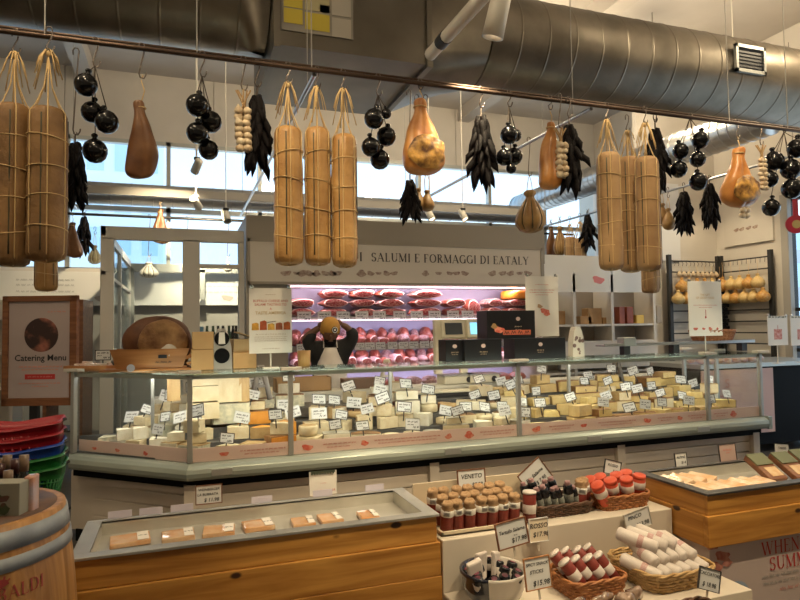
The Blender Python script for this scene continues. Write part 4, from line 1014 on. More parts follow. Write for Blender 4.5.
# white graphic panel on the back wall + text
bn = MB().bb(-6.0, 4.0, 11.0, 11.05, 2.02, 2.56).build('wall_banner', mat('white_banner', (.72, .72, .70), .6)); tag(bn, 'long white banner with faint print under the far windows, left side', 'banner')
tm = MB(); rg = random.Random(8)
for x0 in (-3.6, -2.4, .35, 1.0): 
    for zz in (2.42, 2.34, 2.24): scribble(tm, x0, x0+.8, zz, .03, .008, rg)
tm.v = [(a, 10.995, c) for a, b, c in tm.v]; tm.build('lettering', mat('faint_print', (.5, .5, .5), .6), bn)
ic = MB()
for x in (.75, 1.05, -1.2): ham_icon(ic, x, 2.14, .09, 10.993, x)
ic.build('food_print', mat('faint_print2', (.45, .40, .36), .6), bn)
bn2 = MB().bb(5.3, 8.4, 8.32, 8.36, 2.12, 2.62); 
# back counter in the room with bottles and a till
bc = thing('back_counter', 'white back counter with cupboards inside the glazed room', 'counter', (-.7, 9.4, 0))
MB().bb(0, 3.2, 0, .7, 0, 1.3).build('body', m_white, bc); MB().bb(-.02, 3.22, -.03, .72, 1.3, 1.35).build('worktop', mat('stone_top', (.6, .58, .55), .3), bc)
for i in range(5): d = MB().bb(.04+.62*i, .62+.62*i, -.02, 0, .1, 1.25).build('door', m_whiteplastic, bc); MB().bb(.3+.62*i, .42+.62*i, -.035, -.02, 1.15, 1.17).build('handle', m_steel, d)
for i, px in enumerate((213, 218, 223, 229, 236, 240, 207, 233)):
    p = onY(px, 335, 9.55); o = MB().lathe([(0, 0), (.045, 0), (.048, .02), (.048, .16), (.02, .23), (.018, .30), (.022, .31), (0, .31)], 12).build('bottle', m_black if i % 3 else mat('green_bottle', (.03, .06, .03), .1)); o.location = (p.x, 9.55, 1.35)
    o['category'] = 'bottle'; o['group'] = 'bottles on the back counter'; later(o, 'dark bottle' , 'on the back counter in the glazed room')
tl = thing('cash_register', 'pale till standing on the counter in the glazed room', 'cash register', (onY(196, 335, 9.6).x, 9.6, 1.35)); MB().bb(-.13, .13, -.1, .15, 0, .14).build('body', m_whiteplastic, tl); MB().bb(-.1, .1, -.11, -.09, .14, .3).build('screen', mat('screen_blue', (.18, .35, .5), .2), tl)
# ================================================================== white shelf unit at the right rear
su = thing('shelf_unit', 'white open shelf unit with boxes, right of the meat cooler', 'shelf unit', (0, 0, 0))
SX0, SX1, SY, SD = 4.8, 6.95, 7.75, .45
dv = [SX0, onY(573, 300, SY).x, onY(611, 300, SY).x, SX1-.04]
b = MB()
for x in dv: b.bb(x, x+.05, SY, SY+SD, 0, 2.35)
b.build('divider', m_white, su, .003)
for z in (.9, 1.35, 1.6): MB().bb(SX0, SX1, SY+.01, SY+SD, z-.03, z).build('shelf', m_white, su)
MB().bb(SX0, SX1, SY+SD-.02, SY+SD, 0, 2.1).build('back_panel', mat('shelf_back', (.36, .31, .26), .6), su)
MB().bb(SX0, SX1, SY, SY+.03, 2.08, 2.62).build('top_panel', mat('bright_white_panel', (.78, .77, .74), .5), su)
ic = MB(); p = onY(598, 280, SY); ham_icon(ic, p.x, p.z, .10, SY-.003, 1); ic.build('ham_print', mat('pink_print', (.75, .25, .25), .6), su)
MB().bb(5.2, SX1, SY-.02, SY, .95, 1.33).build('lower_panel', m_white, su)
rg = random.Random(12)
m_cb = mat('cardboard', (.40, .24, .11), .8, col2=(.34, .20, .09), scale=6)
m_redpack = mat('red_brown_pack', (.38, .10, .05), .5, col2=(.3, .07, .04), scale=10)
for (px, w, h, m, lab) in ((559, .12, .2, m_cb, 'brown pack'), (583, .2, .12, m_cb, 'brown carton'), (592, .25, .24, m_cb, 'brown carton'), (604, .16, .1, m_cb, 'brown carton'), (619, .10, .26, m_redpack, 'red-brown box'), (627, .12, .26, m_redpack, 'red-brown box'), (637, .14, .13, mat('yellow_pack', (.7, .5, .12), .5), 'yellow box'), (648, .1, .30, mat('clear_pack', (.35, .28, .2), .3), 'standing brown bag'), (656, .1, .28, MATS['clear_pack'], 'standing brown bag')):
    p = onY(px, 325, SY+.2); o = MB().bb(-w/2, w/2, -.08, .08, 0, h).build('package', m, None, .006); o.location = (p.x, SY+.2, 1.602); o['category'] = 'package'; o['group'] = 'packages on the white shelf unit'; later(o, lab, 'on the white shelf unit at right')
# ================================================================== corner racks
m_rack = mat('rack_metal', (.05, .05, .05), .4, .6)
m_prov = mat('smoked_provola', (.60, .36, .10), .35, col2=(.45, .20, .05), scale=5, coat=.3)
m_prov2 = mat('pale_provola', (.68, .50, .22), .35, col2=(.58, .38, .14), scale=5, coat=.3)
def rack(a, b, label):
    a, b = Vector(a), Vector(b); L = (b-a).length; o = thing('wall_rack', label, 'rack', a, math.atan2(b.y-a.y, b.x-a.x))
    for x in (0, L-.06): MB().bb(x, x+.06, -.03, .03, 0, 2.7).build('upright', m_rack, o)
    for z in (2.60, 2.42): MB().cyl((0, -.01, z), (L, -.01, z), .012, n=6).build('rod', m_rack, o)
    for z in (1.25, 1.42, 1.60, 1.78, 1.97): MB().bb(.05, L-.05, -.02, .0, z, z+.02).build('slat', m_rack, o)
    MB().bb(.04, L-.04, .05, .06, 1.1, 2.5).build('rear_panel', mat('rack_panel', (.60, .56, .50), .6), o)
    mb = MB(); x = .12
    while x < L-.1: mb.tube([(x, -.01, 2.6), (x+.01, -.03, 2.56), (x, -.02, 2.52)], .004, 4); x += .08
    mb.build('small_hook', m_rack, o)
    return o
ka = (7.38, 7.93, 0); kb = (8.46, 7.93, 0); kc = (8.5, 6.98, 0)
rack(ka, kb, 'black metal rack on the rear right wall, hung with round cheeses'); rack(kb, kc, 'black metal rack on the right wall beside the window')
def prov(p, s, where, m):
    o = MB().lathe([(0, -1), (.5, -.93), (.85, -.65), (1, -.25), (.9, .15), (.6, .5), (.3, .75), (.22, .9), (.3, 1.0), (.22, 1.15), (0, 1.2)], 18).build('small_cheese', m); o.scale = (s, s, s); o.location = p
    k = MB().tube([(0, 0, 1.05), (.1, 0, 1.8), (0, 0, (2.58-p[2])/s if p[2] > 2.2 else 3)], .03, 4).build('string', m_twine, o)
    o['category'] = 'cheese'; o['group'] = 'small pear-shaped cheeses on the racks'; later(o, 'small pear-shaped smoked cheese' if m is m_prov else 'small pear-shaped pale cheese', where)
for i in range(12):
    x = 7.48+.079*i; prov((x, 7.83, 2.20 if i % 2 else 2.0), .105, 'hanging on the rear right rack', (m_prov, m_prov2)[i % 3 == 0])
for i in range(11):
    t = (i+.7)/11.6; prov((8.37, 7.93-.95*t, 2.22 if i % 2 else 2.0), .105, 'hanging on the right wall rack', (m_prov, m_prov2)[i % 3 != 1])
for i in range(9): 
    x = 7.55+.095*i; o = MB().lathe([(0, -1), (.7, -.7), (1, 0), (.6, .6), (.2, 1.2), (0, 1.4)], 10).build('garlic_bulb', m_garlic); o.scale = (.045,)*3; o.location = (x, 7.86, 2.38); o['category'] = 'garlic'; o['group'] = 'garlic bulbs on the rear rack'; later(o, 'small garlic bulb', 'along the top of the rear right rack')
dk = thing('bottle_stack', 'dark packet column hanging in the corner between the two racks', 'packets', (8.3, 7.75, 1.45))
for i in range(8): MB().box((.03*(i % 2), 0, .06*i), (.13, .10, .055)).build('packet', m_black, dk, .01)
# wall logo panels
wp = MB().bb(7.35, 7.78, 8.06, 8.098, 2.62, 3.9).build('wall_panel', mat('pale_panel', (.62, .62, .63), .6)); tag(wp, 'tall pale blank panel high on the rear right wall', 'panel')
wp = MB().bb(8.56, 8.6, 7.0, 7.9, 2.85, 3.35).build('wall_panel', m_wall); tag(wp, 'square panel with small dark print high on the right wall', 'panel')
ic = MB(); 
for y in (7.3, 7.42, 7.55, 7.65): ham_icon(ic, y, 3.1, .05, 0, y)
ic.v = [(8.557, x, z) for x, y, z in ic.v]; ic.build('food_print', MATS['engraved_food_print'], wp)
# red paddle hanging before the window
p = onX(796, 222, 7.6)
pd = thing('red_paddle', 'red round hanging paddle sign before the right window', 'sign', p); 
mb = MB(); mb.M = RZ(-.5) @ RX(PI/2); n = 22; mb.prism([(.13*math.cos(2*PI*i/n), .12*math.sin(2*PI*i/n)-.03) for i in range(n)], -.012, .012); mb.bb(-.03, .03, .08, .30, -.01, .01); mb.build('board', mat('paddle_red', (.35, .01, .03), .4), pd)
mb = MB(); mb.M = RZ(-.5) @ RX(PI/2); mb.prism([(.055*math.cos(2*PI*i/n), .055*math.sin(2*PI*i/n)-.03) for i in range(n)], .013, .015); mb.build('printed_disc', mat('paddle_print', (.4, .3, .1), .6), pd)
MB().cyl((0, 0, .28), (0, 0, 2.4), .003, n=5).build('wire', m_cord, pd)
# side table with pastries at the right, pink front
tb = thing('side_counter', 'low counter with a pink printed front at far right', 'counter', (5.78, 5.75, 0))
MB().bb(0, 2.2, 0, .8, 0.1, 1.05).build('body', m_black, tb); MB().bb(-.03, 2.2, -.04, .8, 1.05, 1.10).build('worktop', m_frame, tb)
fp = MB().bb(.0, 1.12, -.03, -.005, .25, 1.03).build('printed_front', mat('pink_print_front', (.62, .40, .35), .6), tb)
ic = MB(); ham_icon(ic, .42, .52, .15, -.034, 2); ic.build('ham_print', m_redham, fp)
o = serif_mb('S', .1).build('lettering', m_pinktext, fp); o.location = (.38, -.034, .82); tm = MB(); scribble(tm, .05, .35, .72, .03, .008, rg); o = tm.build('lettering', m_pinktext, fp); o.location = (0, -.034, 0)
for i in range(16):
    x = 5.9+.13*(i % 8); y = 5.83+.18*(i//8)
    o = MB().sph((0, 0, .04), .055, (1, 1, .75), 10).build('pastry_bag', mat('pastry', (.50, .22, .12), .4, col2=(.7, .55, .42), scale=14, coat=.6)); o.location = (x, y, 1.102); o['category'] = 'pastry'; o['group'] = 'small wrapped pastries on the side counter'; later(o, 'wrapped pastry', ('in the front' if i < 8 else 'in the rear')+' line on the side counter')
# ================================================================== things on the case top (glass at z=1.298)
ZT = 1.299
def topx(px, Y=4.8): return onY(px, 362, Y).x
m_blackbox = mat('black_carton', (.008, .008, .010), .35)
m_gold = mat('pale_gold_print', (.45, .33, .22), .5)
def black_box(px0, px1, h, z, Y, label, d=.2, text2='', pic=False, rz=0):
    x0, x1 = topx(px0, Y), topx(px1, Y); w = x1-x0; cx = (x0+x1)/2
    o = thing('black_gift_box', label, 'box', (cx, Y+d/2, z), rz, 'black boxes on the case top')
    MB().bb(-w/2, w/2, -d/2, d/2, 0, h).build('carton', m_blackbox, o, .002)
    g = MB(); ex = 0 if not pic else w*.14
    n = 10; g.add([(ex+.022*math.cos(2*PI*i/n)*(1.0), -d/2-.001, h*.70+.022*math.sin(2*PI*i/n)*.8) for i in range(n)], [tuple(range(n))]); g.build('crest', mat('crest_print', (.5, .36, .33), .5), o)
    g = MB(); rg = random.Random(px0); scribble(g, ex-.035, ex+.035, h*.42, .012, .003, rg); scribble(g, ex-.028, ex+.028, h*.32, .008, .002, rg); g.v = [(a, -d/2-.001, c) for a, b, c in g.v]; g.build('lettering', m_gold, o)
    if pic:
        q = MB(); ham_icon(q, -w*.27, h*.32, .05, -d/2-.001, 1); q.build('food_picture', m_redham, o)
        q = MB(); ham_icon(q, -w*.36, h*.45, .03, -d/2-.0015, 3); q.build('bottle_picture', mat('gold_pic', (.35, .2, .08), .5), o)
        q = MB().bb(-w*.18, w*.40, -d/2-.001, -d/2, h*.13, h*.30); q.build('red_band', mat('red_band', (.5, .12, .06), .5), o)
        q = MB(); scribble(q, -w*.15, w*.37, h*.215, .03, .006, rg); q.v = [(a, -d/2-.0015, c) for a, b, c in q.v]; q.build('lettering', m_blackbox, o)
    return o
hb = .185
black_box(446, 464, hb, ZT, 4.86, 'narrow black box with pink crest, leftmost in the bottom row', .16)
black_box(465, 502, hb, ZT, 4.80, 'wide black box with crest, second in the bottom row')
black_box(515, 566, hb+.0, ZT, 4.80, 'widest black box with crest, right end of the bottom row')
black_box(488, 536, .245, ZT+hb+.002, 4.80, 'black box with red picture band stacked on top of the others', pic=True)
# scales on the rear counter, towers beyond the glass
rc = thing('rear_counter', 'narrow white work counter running behind the cheese case', 'counter', (-.2, 5.76, 0))
MB().bb(0, 5.5, 0, .24, 0, .98).build('body', m_whiteplastic, rc); MB().bb(-.02, 5.52, -.01, .26, .98, 1.01).build('worktop', mat('chopping_white', (.68, .66, .58), .4), rc)
ZC2 = 1.011
m_ivory = mat('ivory_plastic', (.62, .58, .46), .4)
def scale_machine(px, label, screen, Y=5.84, dz=0):
    x = onY(px, 350, Y).x; o = thing('weighing_scale', label, 'scale', (x, Y, ZC2+dz))
    MB().bb(-.17, .17, -.11, .11, 0, .09).build('body', m_ivory, o, .015)
    MB().bb(-.18, .18, -.12, .12, .09, .10).build('weighing_plate', m_steel, o)
    MB().bb(-.21, -.13, .02, .09, .1, .66).build('column', m_ivory, o, .01)
    h = MB().box((-.02, .03, .56), (.26, .09, .20), Matrix.Rotation(-.2, 3, 'X')).build('display_head', m_ivory, o, .02)
    MB().box((-.02, -.022, .565), (.19, .006, .12), Matrix.Rotation(-.2, 3, 'X')).build('screen', screen, h)
    MB().cyl((.10, -.112, .045), (.10, -.118, .045), .03, n=16).build('round_dial', m_dark, o)
m_scr = mat('dark_screen', (.06, .07, .08), .15)
m_scrb = mat('lit_blue_screen', (.18, .5, .75), emit=1.5)
scale_machine(455, 'ivory weighing scale left of the black boxes', m_scr, Y=5.86)
scale_machine(480, 'weighing scale with a lit blue screen partly behind the black boxes', m_scrb, Y=5.84)
# crate with the big bread, and the tray of wrapped slices at the left
cr = thing('bread_crate', 'open wooden crate holding the big round loaf on the left corner', 'crate', (onY(154, 362, 5.1).x, 5.12, ZT), -.12)
wl = .60; m_cr = m_board
MB().prism([(-.25, -.10), (.25, -.10), (.25, .10), (-.25, .10)], 0, .015).build('bottom', m_cr, cr)
mb = MB(); mb.add([(-.24, -.11, .0), (.22, -.11, 0), (.27, -.13, .145), (-.29, -.13, .145), (-.24, -.097, 0), (.22, -.097, 0), (.27, -.117, .145), (-.29, -.117, .145)], [(0, 1, 2, 3), (7, 6, 5, 4), (0, 4, 5, 1), (1, 5, 6, 2), (2, 6, 7, 3), (3, 7, 4, 0)]); fb = mb.build('front_board', m_cr, cr)
mb = MB(); mb.add([(-.24, .11, .0), (.22, .11, 0), (.27, .13, .145), (-.29, .13, .145), (-.24, .097, 0), (.22, .097, 0), (.27, .117, .145), (-.29, .117, .145)], [(3, 2, 1, 0), (4, 5, 6, 7), (1, 5, 4, 0), (2, 6, 5, 1), (3, 7, 6, 2), (0, 4, 7, 3)]); mb.build('rear_board', m_cr, cr)
MB().box((.30, 0, .10), (.12, .26, .025), Matrix.Rotation(-.5, 3, 'Y')).box((.30, 0, .04), (.10, .24, .02), Matrix.Rotation(-.25, 3, 'Y')).build('side_wing', m_cr, cr)
MB().box((-.26, 0, .07), (.015, .22, .14), Matrix.Rotation(-.25, 3, 'Y')).build('side_board', m_cr, cr)
mb = MB(); scribble(mb, .03, .14, .045, .015, .004, random.Random(4)); mb.v = [(a, -.122, c) for a, b, c in mb.v]; mb.build('lettering', m_ink, fb); MB().bb(.05, .11, -.133, -.124, .075, .10).build('burnt_logo', m_ink, fb)
m_crust = mat('bread_crust', (.15, .055, .018), .6, col2=(.07, .022, .008), scale=6, bump=.5, bscale=10)
m_crumb = mat('bread_crumb', (.42, .23, .09), .6, col2=(.14, .055, .018), scale=8, bump=.6, bscale=25)
lf = thing('round_loaf', 'big dark-crusted loaf, cut face forward, in the wooden crate', 'bread', (onY(160, 362, 5.1).x, 5.13, ZT+.02), -.12)
mb = MB(); mb.sph((-.02, .02, .17), .225, (1.12, .42, .92), 26).jit(.02, 6, 4); mb.build('crust', m_crust, lf)
mb = MB(); mb.sph((.03, -.07, .17), .19, (.95, .16, .93), 22).jit(.012, 12, 9); mb.build('cut_face', m_crumb, lf)
mb = MB(); mb.sph((.08, -.108, .10), .065, (1.1, .3, .7), 14).jit(.02, 16, 2); mb.build('cling_film', mat('cling_film', (.7, .66, .6), .12), lf)
bs = tag(MB().bb(-.36, .42, -.13, .16, 0, .018).build('cutting_board', m_board, None, .004), 'long thin wooden board under the bread crate', 'board'); bs.location = (cr.location.x, 5.12, ZT); bs.rotation_euler.z = -.12; cr.location.z += .02; lf.location.z += .02
ty = thing('sample_tray', 'shallow wooden tray of wrapped slices at the left corner of the case', 'tray', (onY(97, 362, 5.38).x, 5.42, ZT), -.35)
MB().bb(-.2, .22, -.13, .13, 0, .012).bb(-.2, .22, -.13, -.12, 0, .04).bb(-.2, .22, .12, .13, 0, .05).bb(-.2, -.19, -.13, .13, 0, .04).bb(.21, .22, -.13, .13, 0, .04).build('tray_body', m_board, ty)
m_wrap = mat('wrapped_slice', (.62, .42, .34), .25, col2=(.78, .68, .6), scale=10, coat=.7, bump=.3)
tyv = Matrix.Rotation(-.35, 4, 'Z')
for i in range(9):
    lp_ = tyv @ Vector((-.15+.085*(i % 4)+.02*(i//4), -.07+.075*(i//4), .018+.012*(i//4)))
    o = MB().box((0, 0, .012), (.08, .10, .02), Matrix.Rotation(.1*(i % 3-1), 3, 'Y')).jit(.004, 30, i).build('wrapped_slice', m_wrap, None, .004); o.location = Vector(ty.location)+lp_; o.rotation_euler.z = rnd.uniform(-.4, .2)
    o['category'] = 'food packet'; o['group'] = 'wrapped slices in the wooden tray'; later(o, 'pink-white wrapped slice', 'in the wooden tray at the left corner')
price_tag((onY(103, 340, 5.5).x, 5.50, ZT+.07), .0, -.15, 'above the wooden tray of slices', 1.2, k=1, desc='price tag standing', grp='tags on the case top')
rt_ = tag(MB().cyl((0, 0, 0), (0, 0, .003), .028, n=20).build('round_sticker', mat('blue_white_sticker', (.45, .5, .62), .5), None), 'small round blue-white badge leaning on the crate', 'badge'); rt_.location = (onY(131, 355, 4.97).x, 4.95, ZT+.03); rt_.rotation_euler = (PI/2-.2, 0, 0)
fb2 = MB().sph((0, 0, .06), .07, (1.2, .8, 1), 12).jit(.03, 14, 2).build('cloth_bag', mat('dark_spotted_bag', (.05, .045, .045), .5, col2=(.4, .38, .36), scale=14)); tag(fb2, 'small dark spotted bag left of the loaf', 'bag'); fb2.location = (onY(122, 345, 5.2).x, 5.33, ZT)
# kraft boxes, felt bags with two round holes
def kraft(px0, px1, Y, z0, h, label, d=.2, rz=0, m=None, ry=0):
    x0, x1 = onY(px0, 350, Y).x, onY(px1, 350, Y).x; o = MB().bb((x0-x1)/2, (x1-x0)/2, -d/2, d/2, 0, h).build('kraft_box', m or m_kraft, None, .004)
    o.location = ((x0+x1)/2, Y, z0); o.rotation_euler = (0, ry, rz); return tag(o, label, 'box')
m_kraft = mat('kraft_card', (.55, .34, .15), .7, col2=(.50, .30, .13), scale=5)
kraft(191, 213, 5.0, ZT, .155, 'lower tan kraft box right of the bread crate')
kraft(192, 213, 5.0, ZT+.157, .13, 'upper tan kraft box right of the bread crate')
kraft(232, 255, 5.02, ZT, .125, 'tan kraft box beside the grey felt bag')
kb_ = thing('open_carton', 'small open-topped olive-tan carton stacked beside the grey felt bag', 'box', (onY(243, 345, 5.02).x, 5.02, ZT+.127), .15)
MB().prism([(-.09, -.07), (.09, -.07), (.09, .07), (-.09, .07)], 0, .10, top=[(-.085, -.07), (.075, -.07), (.075, .07), (-.085, .07)]).build('carton', mat('olive_card', (.40, .29, .15), .7), kb_); MB().box((.02, -.02, .125), (.17, .14, .006), Matrix.Rotation(.35, 3, 'Y')).build('flap', MATS['olive_card'], kb_)
m_felt = mat('grey_felt', (.38, .36, .34), .9)
def felt_bag(px, Y, h, w, label, m=m_felt, dots=None, z=ZT):
    o = thing('bottle_bag', label, 'bag', (onY(px, 345, Y).x, Y, z))
    mb = MB(); mb.M = RX(PI/2) @ T(0, 0, -.04)
    out = [(-w/2, 0), (w/2, 0), (w*.46, h*.55), (w*.30, h*.88), (w*.15, h), (-w*.15, h), (-w*.32, h*.86), (-w*.46, h*.5)]
    mb.prism(out, 0, .08); mb.build('bag_body', m, o, .01)
    mb = MB(); mb.M = RX(PI/2)
    for cz, r in dots or ((.27, .055), (.12, .058)):
        mb.M = T(0, -.041, cz*h/.36) @ RX(PI/2); n = 20; mb.prism([(r*math.cos(2*PI*i/n), r*math.sin(2*PI*i/n)) for i in range(n)], 0, .004)
    if dots is None: mb.build('round_hole', m_black, o); q = MB(); q.M = T(0, -.047, h*.78) @ RX(PI/2); q.prism([(-.025, -.05), (.025, -.05), (.02, .04), (-.02, .04)], 0, .003); q.build('handle_patch', m_paper, o)
    return o
felt_bag(221.5, 4.95, .31, .155, 'grey felt bottle bag with two black round holes, case top')
o = felt_bag(576, 4.95, .28, .13, 'white bottle bag printed with black and coloured dots, right of black boxes', mat('cream_print_bag', (.66, .62, .55), .6), [(.30, .036)])
mb = MB(); rg = random.Random(5)
for k in range(9):
    mb.M = T(rg.uniform(-.05, .05), -.042, rg.uniform(.03, .19)) @ RX(PI/2); r = rg.uniform(.008, .02); mb.prism([(r*math.cos(2*PI*i/8), r*math.sin(2*PI*i/8)) for i in range(8)], 0, .003)
mb.build('printed_dots', mat('dot_print', (.2, .13, .12), .6), o)
wc = thing('wooden_cup', 'small straight wooden cup between the poster and the person', 'cup', (onY(304, 360, 4.95).x, 4.95, ZT)); MB().lathe([(0, 0), (.048, 0), (.053, .125), (.047, .125), (.043, .01), (0, .01)], 22).build('cup_body', wood('light_wood', (.50, .27, .09), (.62, .36, .14), False, 2), wc)
# long steel tray and wicker basket at right
tr = thing('serving_slicer_rail', 'long steel rail tray on feet at the right of the case top', 'tray', (topx(612), 4.90, ZT), 0)
Lr = topx(768)-topx(612)
MB().bb(0, Lr-.05, 0, .14, .085, .10).bb(0, Lr-.05, 0, .012, .10, .115).build('tray_body', m_steel, tr, .003)
for x in (.25, .85, Lr-.2): MB().bb(x, x+.07, .03, .1, 0, .085).build('foot', m_dark, tr)
MB().bb(.22, .36, -.01, .1, .085, .17).build('end_block', m_frame, tr, .01)
# ================================================================== baskets
m_wick = mat('wicker_brown', (.42, .17, .055), .55, col2=(.28, .10, .03), scale=20, bump=.3)
m_wickd = mat('wicker_dark', (.07, .035, .02), .5, col2=(.13, .06, .03), scale=20, bump=.3)
m_wickl = mat('wicker_straw', (.52, .34, .15), .55, col2=(.40, .24, .09), scale=20, bump=.3)
def rrect(w, d, r, n=5):
    pts = []
    for cx, cy, a0 in ((w/2-r, d/2-r, 0), (-w/2+r, d/2-r, 90), (-w/2+r, -d/2+r, 180), (w/2-r, -d/2+r, 270)):
        for i in range(n+1): a = R(a0+90*i/n); pts.append((cx+r*math.cos(a), cy+r*math.sin(a)))
    return pts
def resample(pts, step):
    out = []; N = len(pts); acc = 0
    for i in range(N):
        a, b = Vector(pts[i]), Vector(pts[(i+1) % N]); L = (b-a).length; k = max(1, round(L/step))
        out += [tuple(a.lerp(b, j/k)) for j in range(k)]
    return out
def basket(loc, w, d, h, flare, m, label, rz=0, rows=None, group=None):
    o = thing('wicker_basket', label, 'basket', loc, rz, group)
    rows = rows or max(5, int(h/.016)); rad = h/rows*.52; mb = MB()
    base = resample(rrect(w, d, min(w, d)*.22), .022)
    if len(base) % 2: base = base[:-1]
    for j in range(rows):
        t = (j+.5)/rows; k = 1+flare*t; n = len(base)
        kx = (w+flare*w*t)/w; ky = (d+flare*w*t)/d; pts = []
        for i, (x, y) in enumerate(base):
            q = Vector((x*kx, y*ky)); nn = q.normalized(); s = .0045*(1 if (i+j) % 2 else -1); pts.append((q.x+nn.x*s, q.y+nn.y*s, t*h))
        mb.tube(pts, rad, 5, closed=True)
    mb.build('weave', m, o)
    st = MB()
    for i in range(0, len(base), 2):
        x, y = base[i]; st.tube([(x, y, 0), (x*(1+flare), y*(d+flare*w)/d, h)], rad*.8, 4)
    st.build('stakes', m, o)
    rm = MB(); k2 = 1+flare
    for ph in (0, 1):
        pts = []
        for i, (x, y) in enumerate(base):
            q = Vector((x*k2, y*(d+flare*w)/d)); a = i*1.1+ph*PI; nn = q.normalized(); pts.append((q.x+nn.x*.005*math.cos(a), q.y+nn.y*.005*math.cos(a), h+.004+.005*math.sin(a)))
        rm.tube(pts, .0065, 5, closed=True)
    rm.build('rim', m, o)
    MB().prism([(x*.98, y*.98) for x, y in rrect(w, d, min(w, d)*.22)], 0, .008).build('bottom', m, o); return o
x0 = topx(722, 4.86)
basket((x0, 4.97, ZT+.116), .36, .20, .10, .16, m_wick, 'empty brown wicker basket on the steel rail tray', 0)
# ================================================================== posters standing on the case top
def poster(px0, px1, y0, y1, Y, label, build, stand=None, m=m_paper, cat='poster'):
    a, b = onY(px0, y0, Y), onY(px1, y1, Y); w = b.x-a.x; h = a.z-b.z; cx = (a.x+b.x)/2
    zb = stand if stand is not None else ZT
    o = thing('poster_sign', label, cat, (cx, Y, zb)); zz = b.z-zb
    s = MB().bb(-w/2, w/2, -.004, .004, zz, zz+h).build('sheet', m, o)
    MB().cyl((0, .012, 0), (0, .012, zz+.1), .006, n=8).bb(-.06, .06, -.04, .05, 0, .008).build('stand', m_whiteplastic, o)
    for sx in (-1, 1): MB().cyl((sx*(w/2-.02), -.008, zz+h-.0), (sx*(w/2-.02), .008, zz+h+.015), .014, n=10).build('clip', m_steel, o)
    build(s, w, h, zz); return o
def pl_text(s, w, zz, lines, y=-.0055):
    mb = MB(); rg = random.Random(int(w*1000))
    for (fx0, fx1, fz, hh, ww) in lines: scribble(mb, fx0*w, fx1*w, zz+fz, hh, ww, rg)
    mb.v = [(a, y, c) for a, b, c in mb.v]; return mb
m_orange = mat('orange_print', (.65, .25, .04), .6)
def b1(s, w, h, zz):
    for i, (t, sz, fz, m) in enumerate((('BUFFALO CHEESE AND', .026, .80, m_pinktext), ('SALAMI TASTING TO', .026, .745, m_pinktext), ('A', .022, .68, m_pinktext), ('TASTE AMERICA', .032, .615, mat('gold_text', (.6, .45, .25), .6)))):
        text(t, sz, m, s, (0, -.0055, zz+h*fz))
    pl_text(s, w, zz, [(-.35, .35, h*.29, .008, .002), (-.38, .38, h*.25, .006, .002), (-.38, .36, h*.22, .006, .002), (-.38, .38, h*.19, .006, .002), (-.2, .2, h*.07, .006, .002), (-.12, .12, h*.9, .006, .002)]).build('small_print', mat('faint_brown', (.55, .45, .38), .6), s)
    cols = [(.7, .35, .05), (.5, .1, .03), (.75, .42, .08), (.35, .1, .04), (.6, .14, .03)]
    for i in range(5):
        mb = MB(); cx = -w*.36+i*w*.185; ww = w*.085; hh = h*(.10, .13, .09, .10, .11)[i]; mb.add([(cx-ww, -.0055, zz+h*.355), (cx+ww, -.0055, zz+h*.355), (cx+ww*.9, -.0055, zz+h*.355+hh), (cx+ww*.3, -.0055, zz+h*.355+hh*1.15), (cx-ww*.9, -.0055, zz+h*.355+hh)], [(0, 1, 2, 3, 4)])
        mb.build('jar_picture', mat('jar_pic_%d' % i, cols[i], .6, col2=tuple(c*.6 for c in cols[i]), scale=30), s)
    MB().tube([(-.03, -.006, zz+h*.47), (.04, -.006, zz+h*.49)], .002, 4).build('handle_picture', m_ink, s)
poster(249, 292, 288, 352.5, 4.84, 'cream poster with orange jars beside the meat cooler view', b1)
def b2(s, w, h, zz):
    pl_text(s, w, zz, [(-.2, .2, h*.86, .006, .002), (-.38, .38, h*.77, .008, .0025), (-.38, .34, h*.73, .008, .0025), (-.2, .2, h*.69, .007, .002)]).build('small_print', m_pinktext, s)
    mb = MB(); ham_icon(mb, .02, zz+h*.42, .045, -.0056, 1); ham_icon(mb, .05, zz+h*.38, .035, -.006, 4); mb.build('ham_print', m_redham, s)
    mb = MB(); ham_icon(mb, -.03, zz+h*.5, .028, -.0058, 2); mb.build('cheese_print', mat('tan_print', (.45, .28, .15), .6), s)
poster(525, 559, 276, 336, 5.12, 'cream poster with ham picture behind the stacked black boxes', b2)
def b3(s, w, h, zz):
    text('THE GIFT\nOF GREAT FOOD', .03, mat('gold_text2', (.65, .5, .3), .6), s, (0, -.0055, zz+h*.72)); pl_text(s, w, zz, [(-.36, .36, h*.56, .006, .002), (-.2, .2, h*.52, .006, .002)]).build('small_print', m_pinktext, s)
    MB().bb(-.003, .003, -.006, -.005, zz+h*.34, zz+h*.48).sph((0, -.004, zz+h*.34), .011, (1, .3, 1), 8).build('red_drop', m_red, s)
    mb = MB(); 
    for i, x in enumerate((-.32, -.08, .12, .34)): ham_icon(mb, x*w, zz+h*.13, (.028, .02, .024, .015)[i], -.0055, i)
    mb.build('food_print', m_redham, s)
m_bright = mat('bright_paper', (.88, .85, .78), .6)
poster(687.5, 722.5, 281, 335.5, 4.84, 'bright white poster with a red drop above the brown basket', b3, m=m_bright)
def b4(s, w, h, zz):
    MB().bb(-w*.2, w*.2, -.0055, -.004, zz+h*.2, zz+h*.55).bb(-.004, .004, -.0055, -.004, zz+h*.5, zz+h*.68).build('red_picture', mat('red_pic', (.5, .12, .08), .6, col2=(.7, .4, .35), scale=30), s)
    pl_text(s, w, zz, [(-.45, .45, h*.96, .02, .006)]).build('scalloped_top', mat('green_trim', (.10, .13, .05), .7), s)
poster(767, 788, 316, 345, 5.5, 'small white card with a red picture, left of the window pair', b4, stand=1.10)
bpy.data.objects
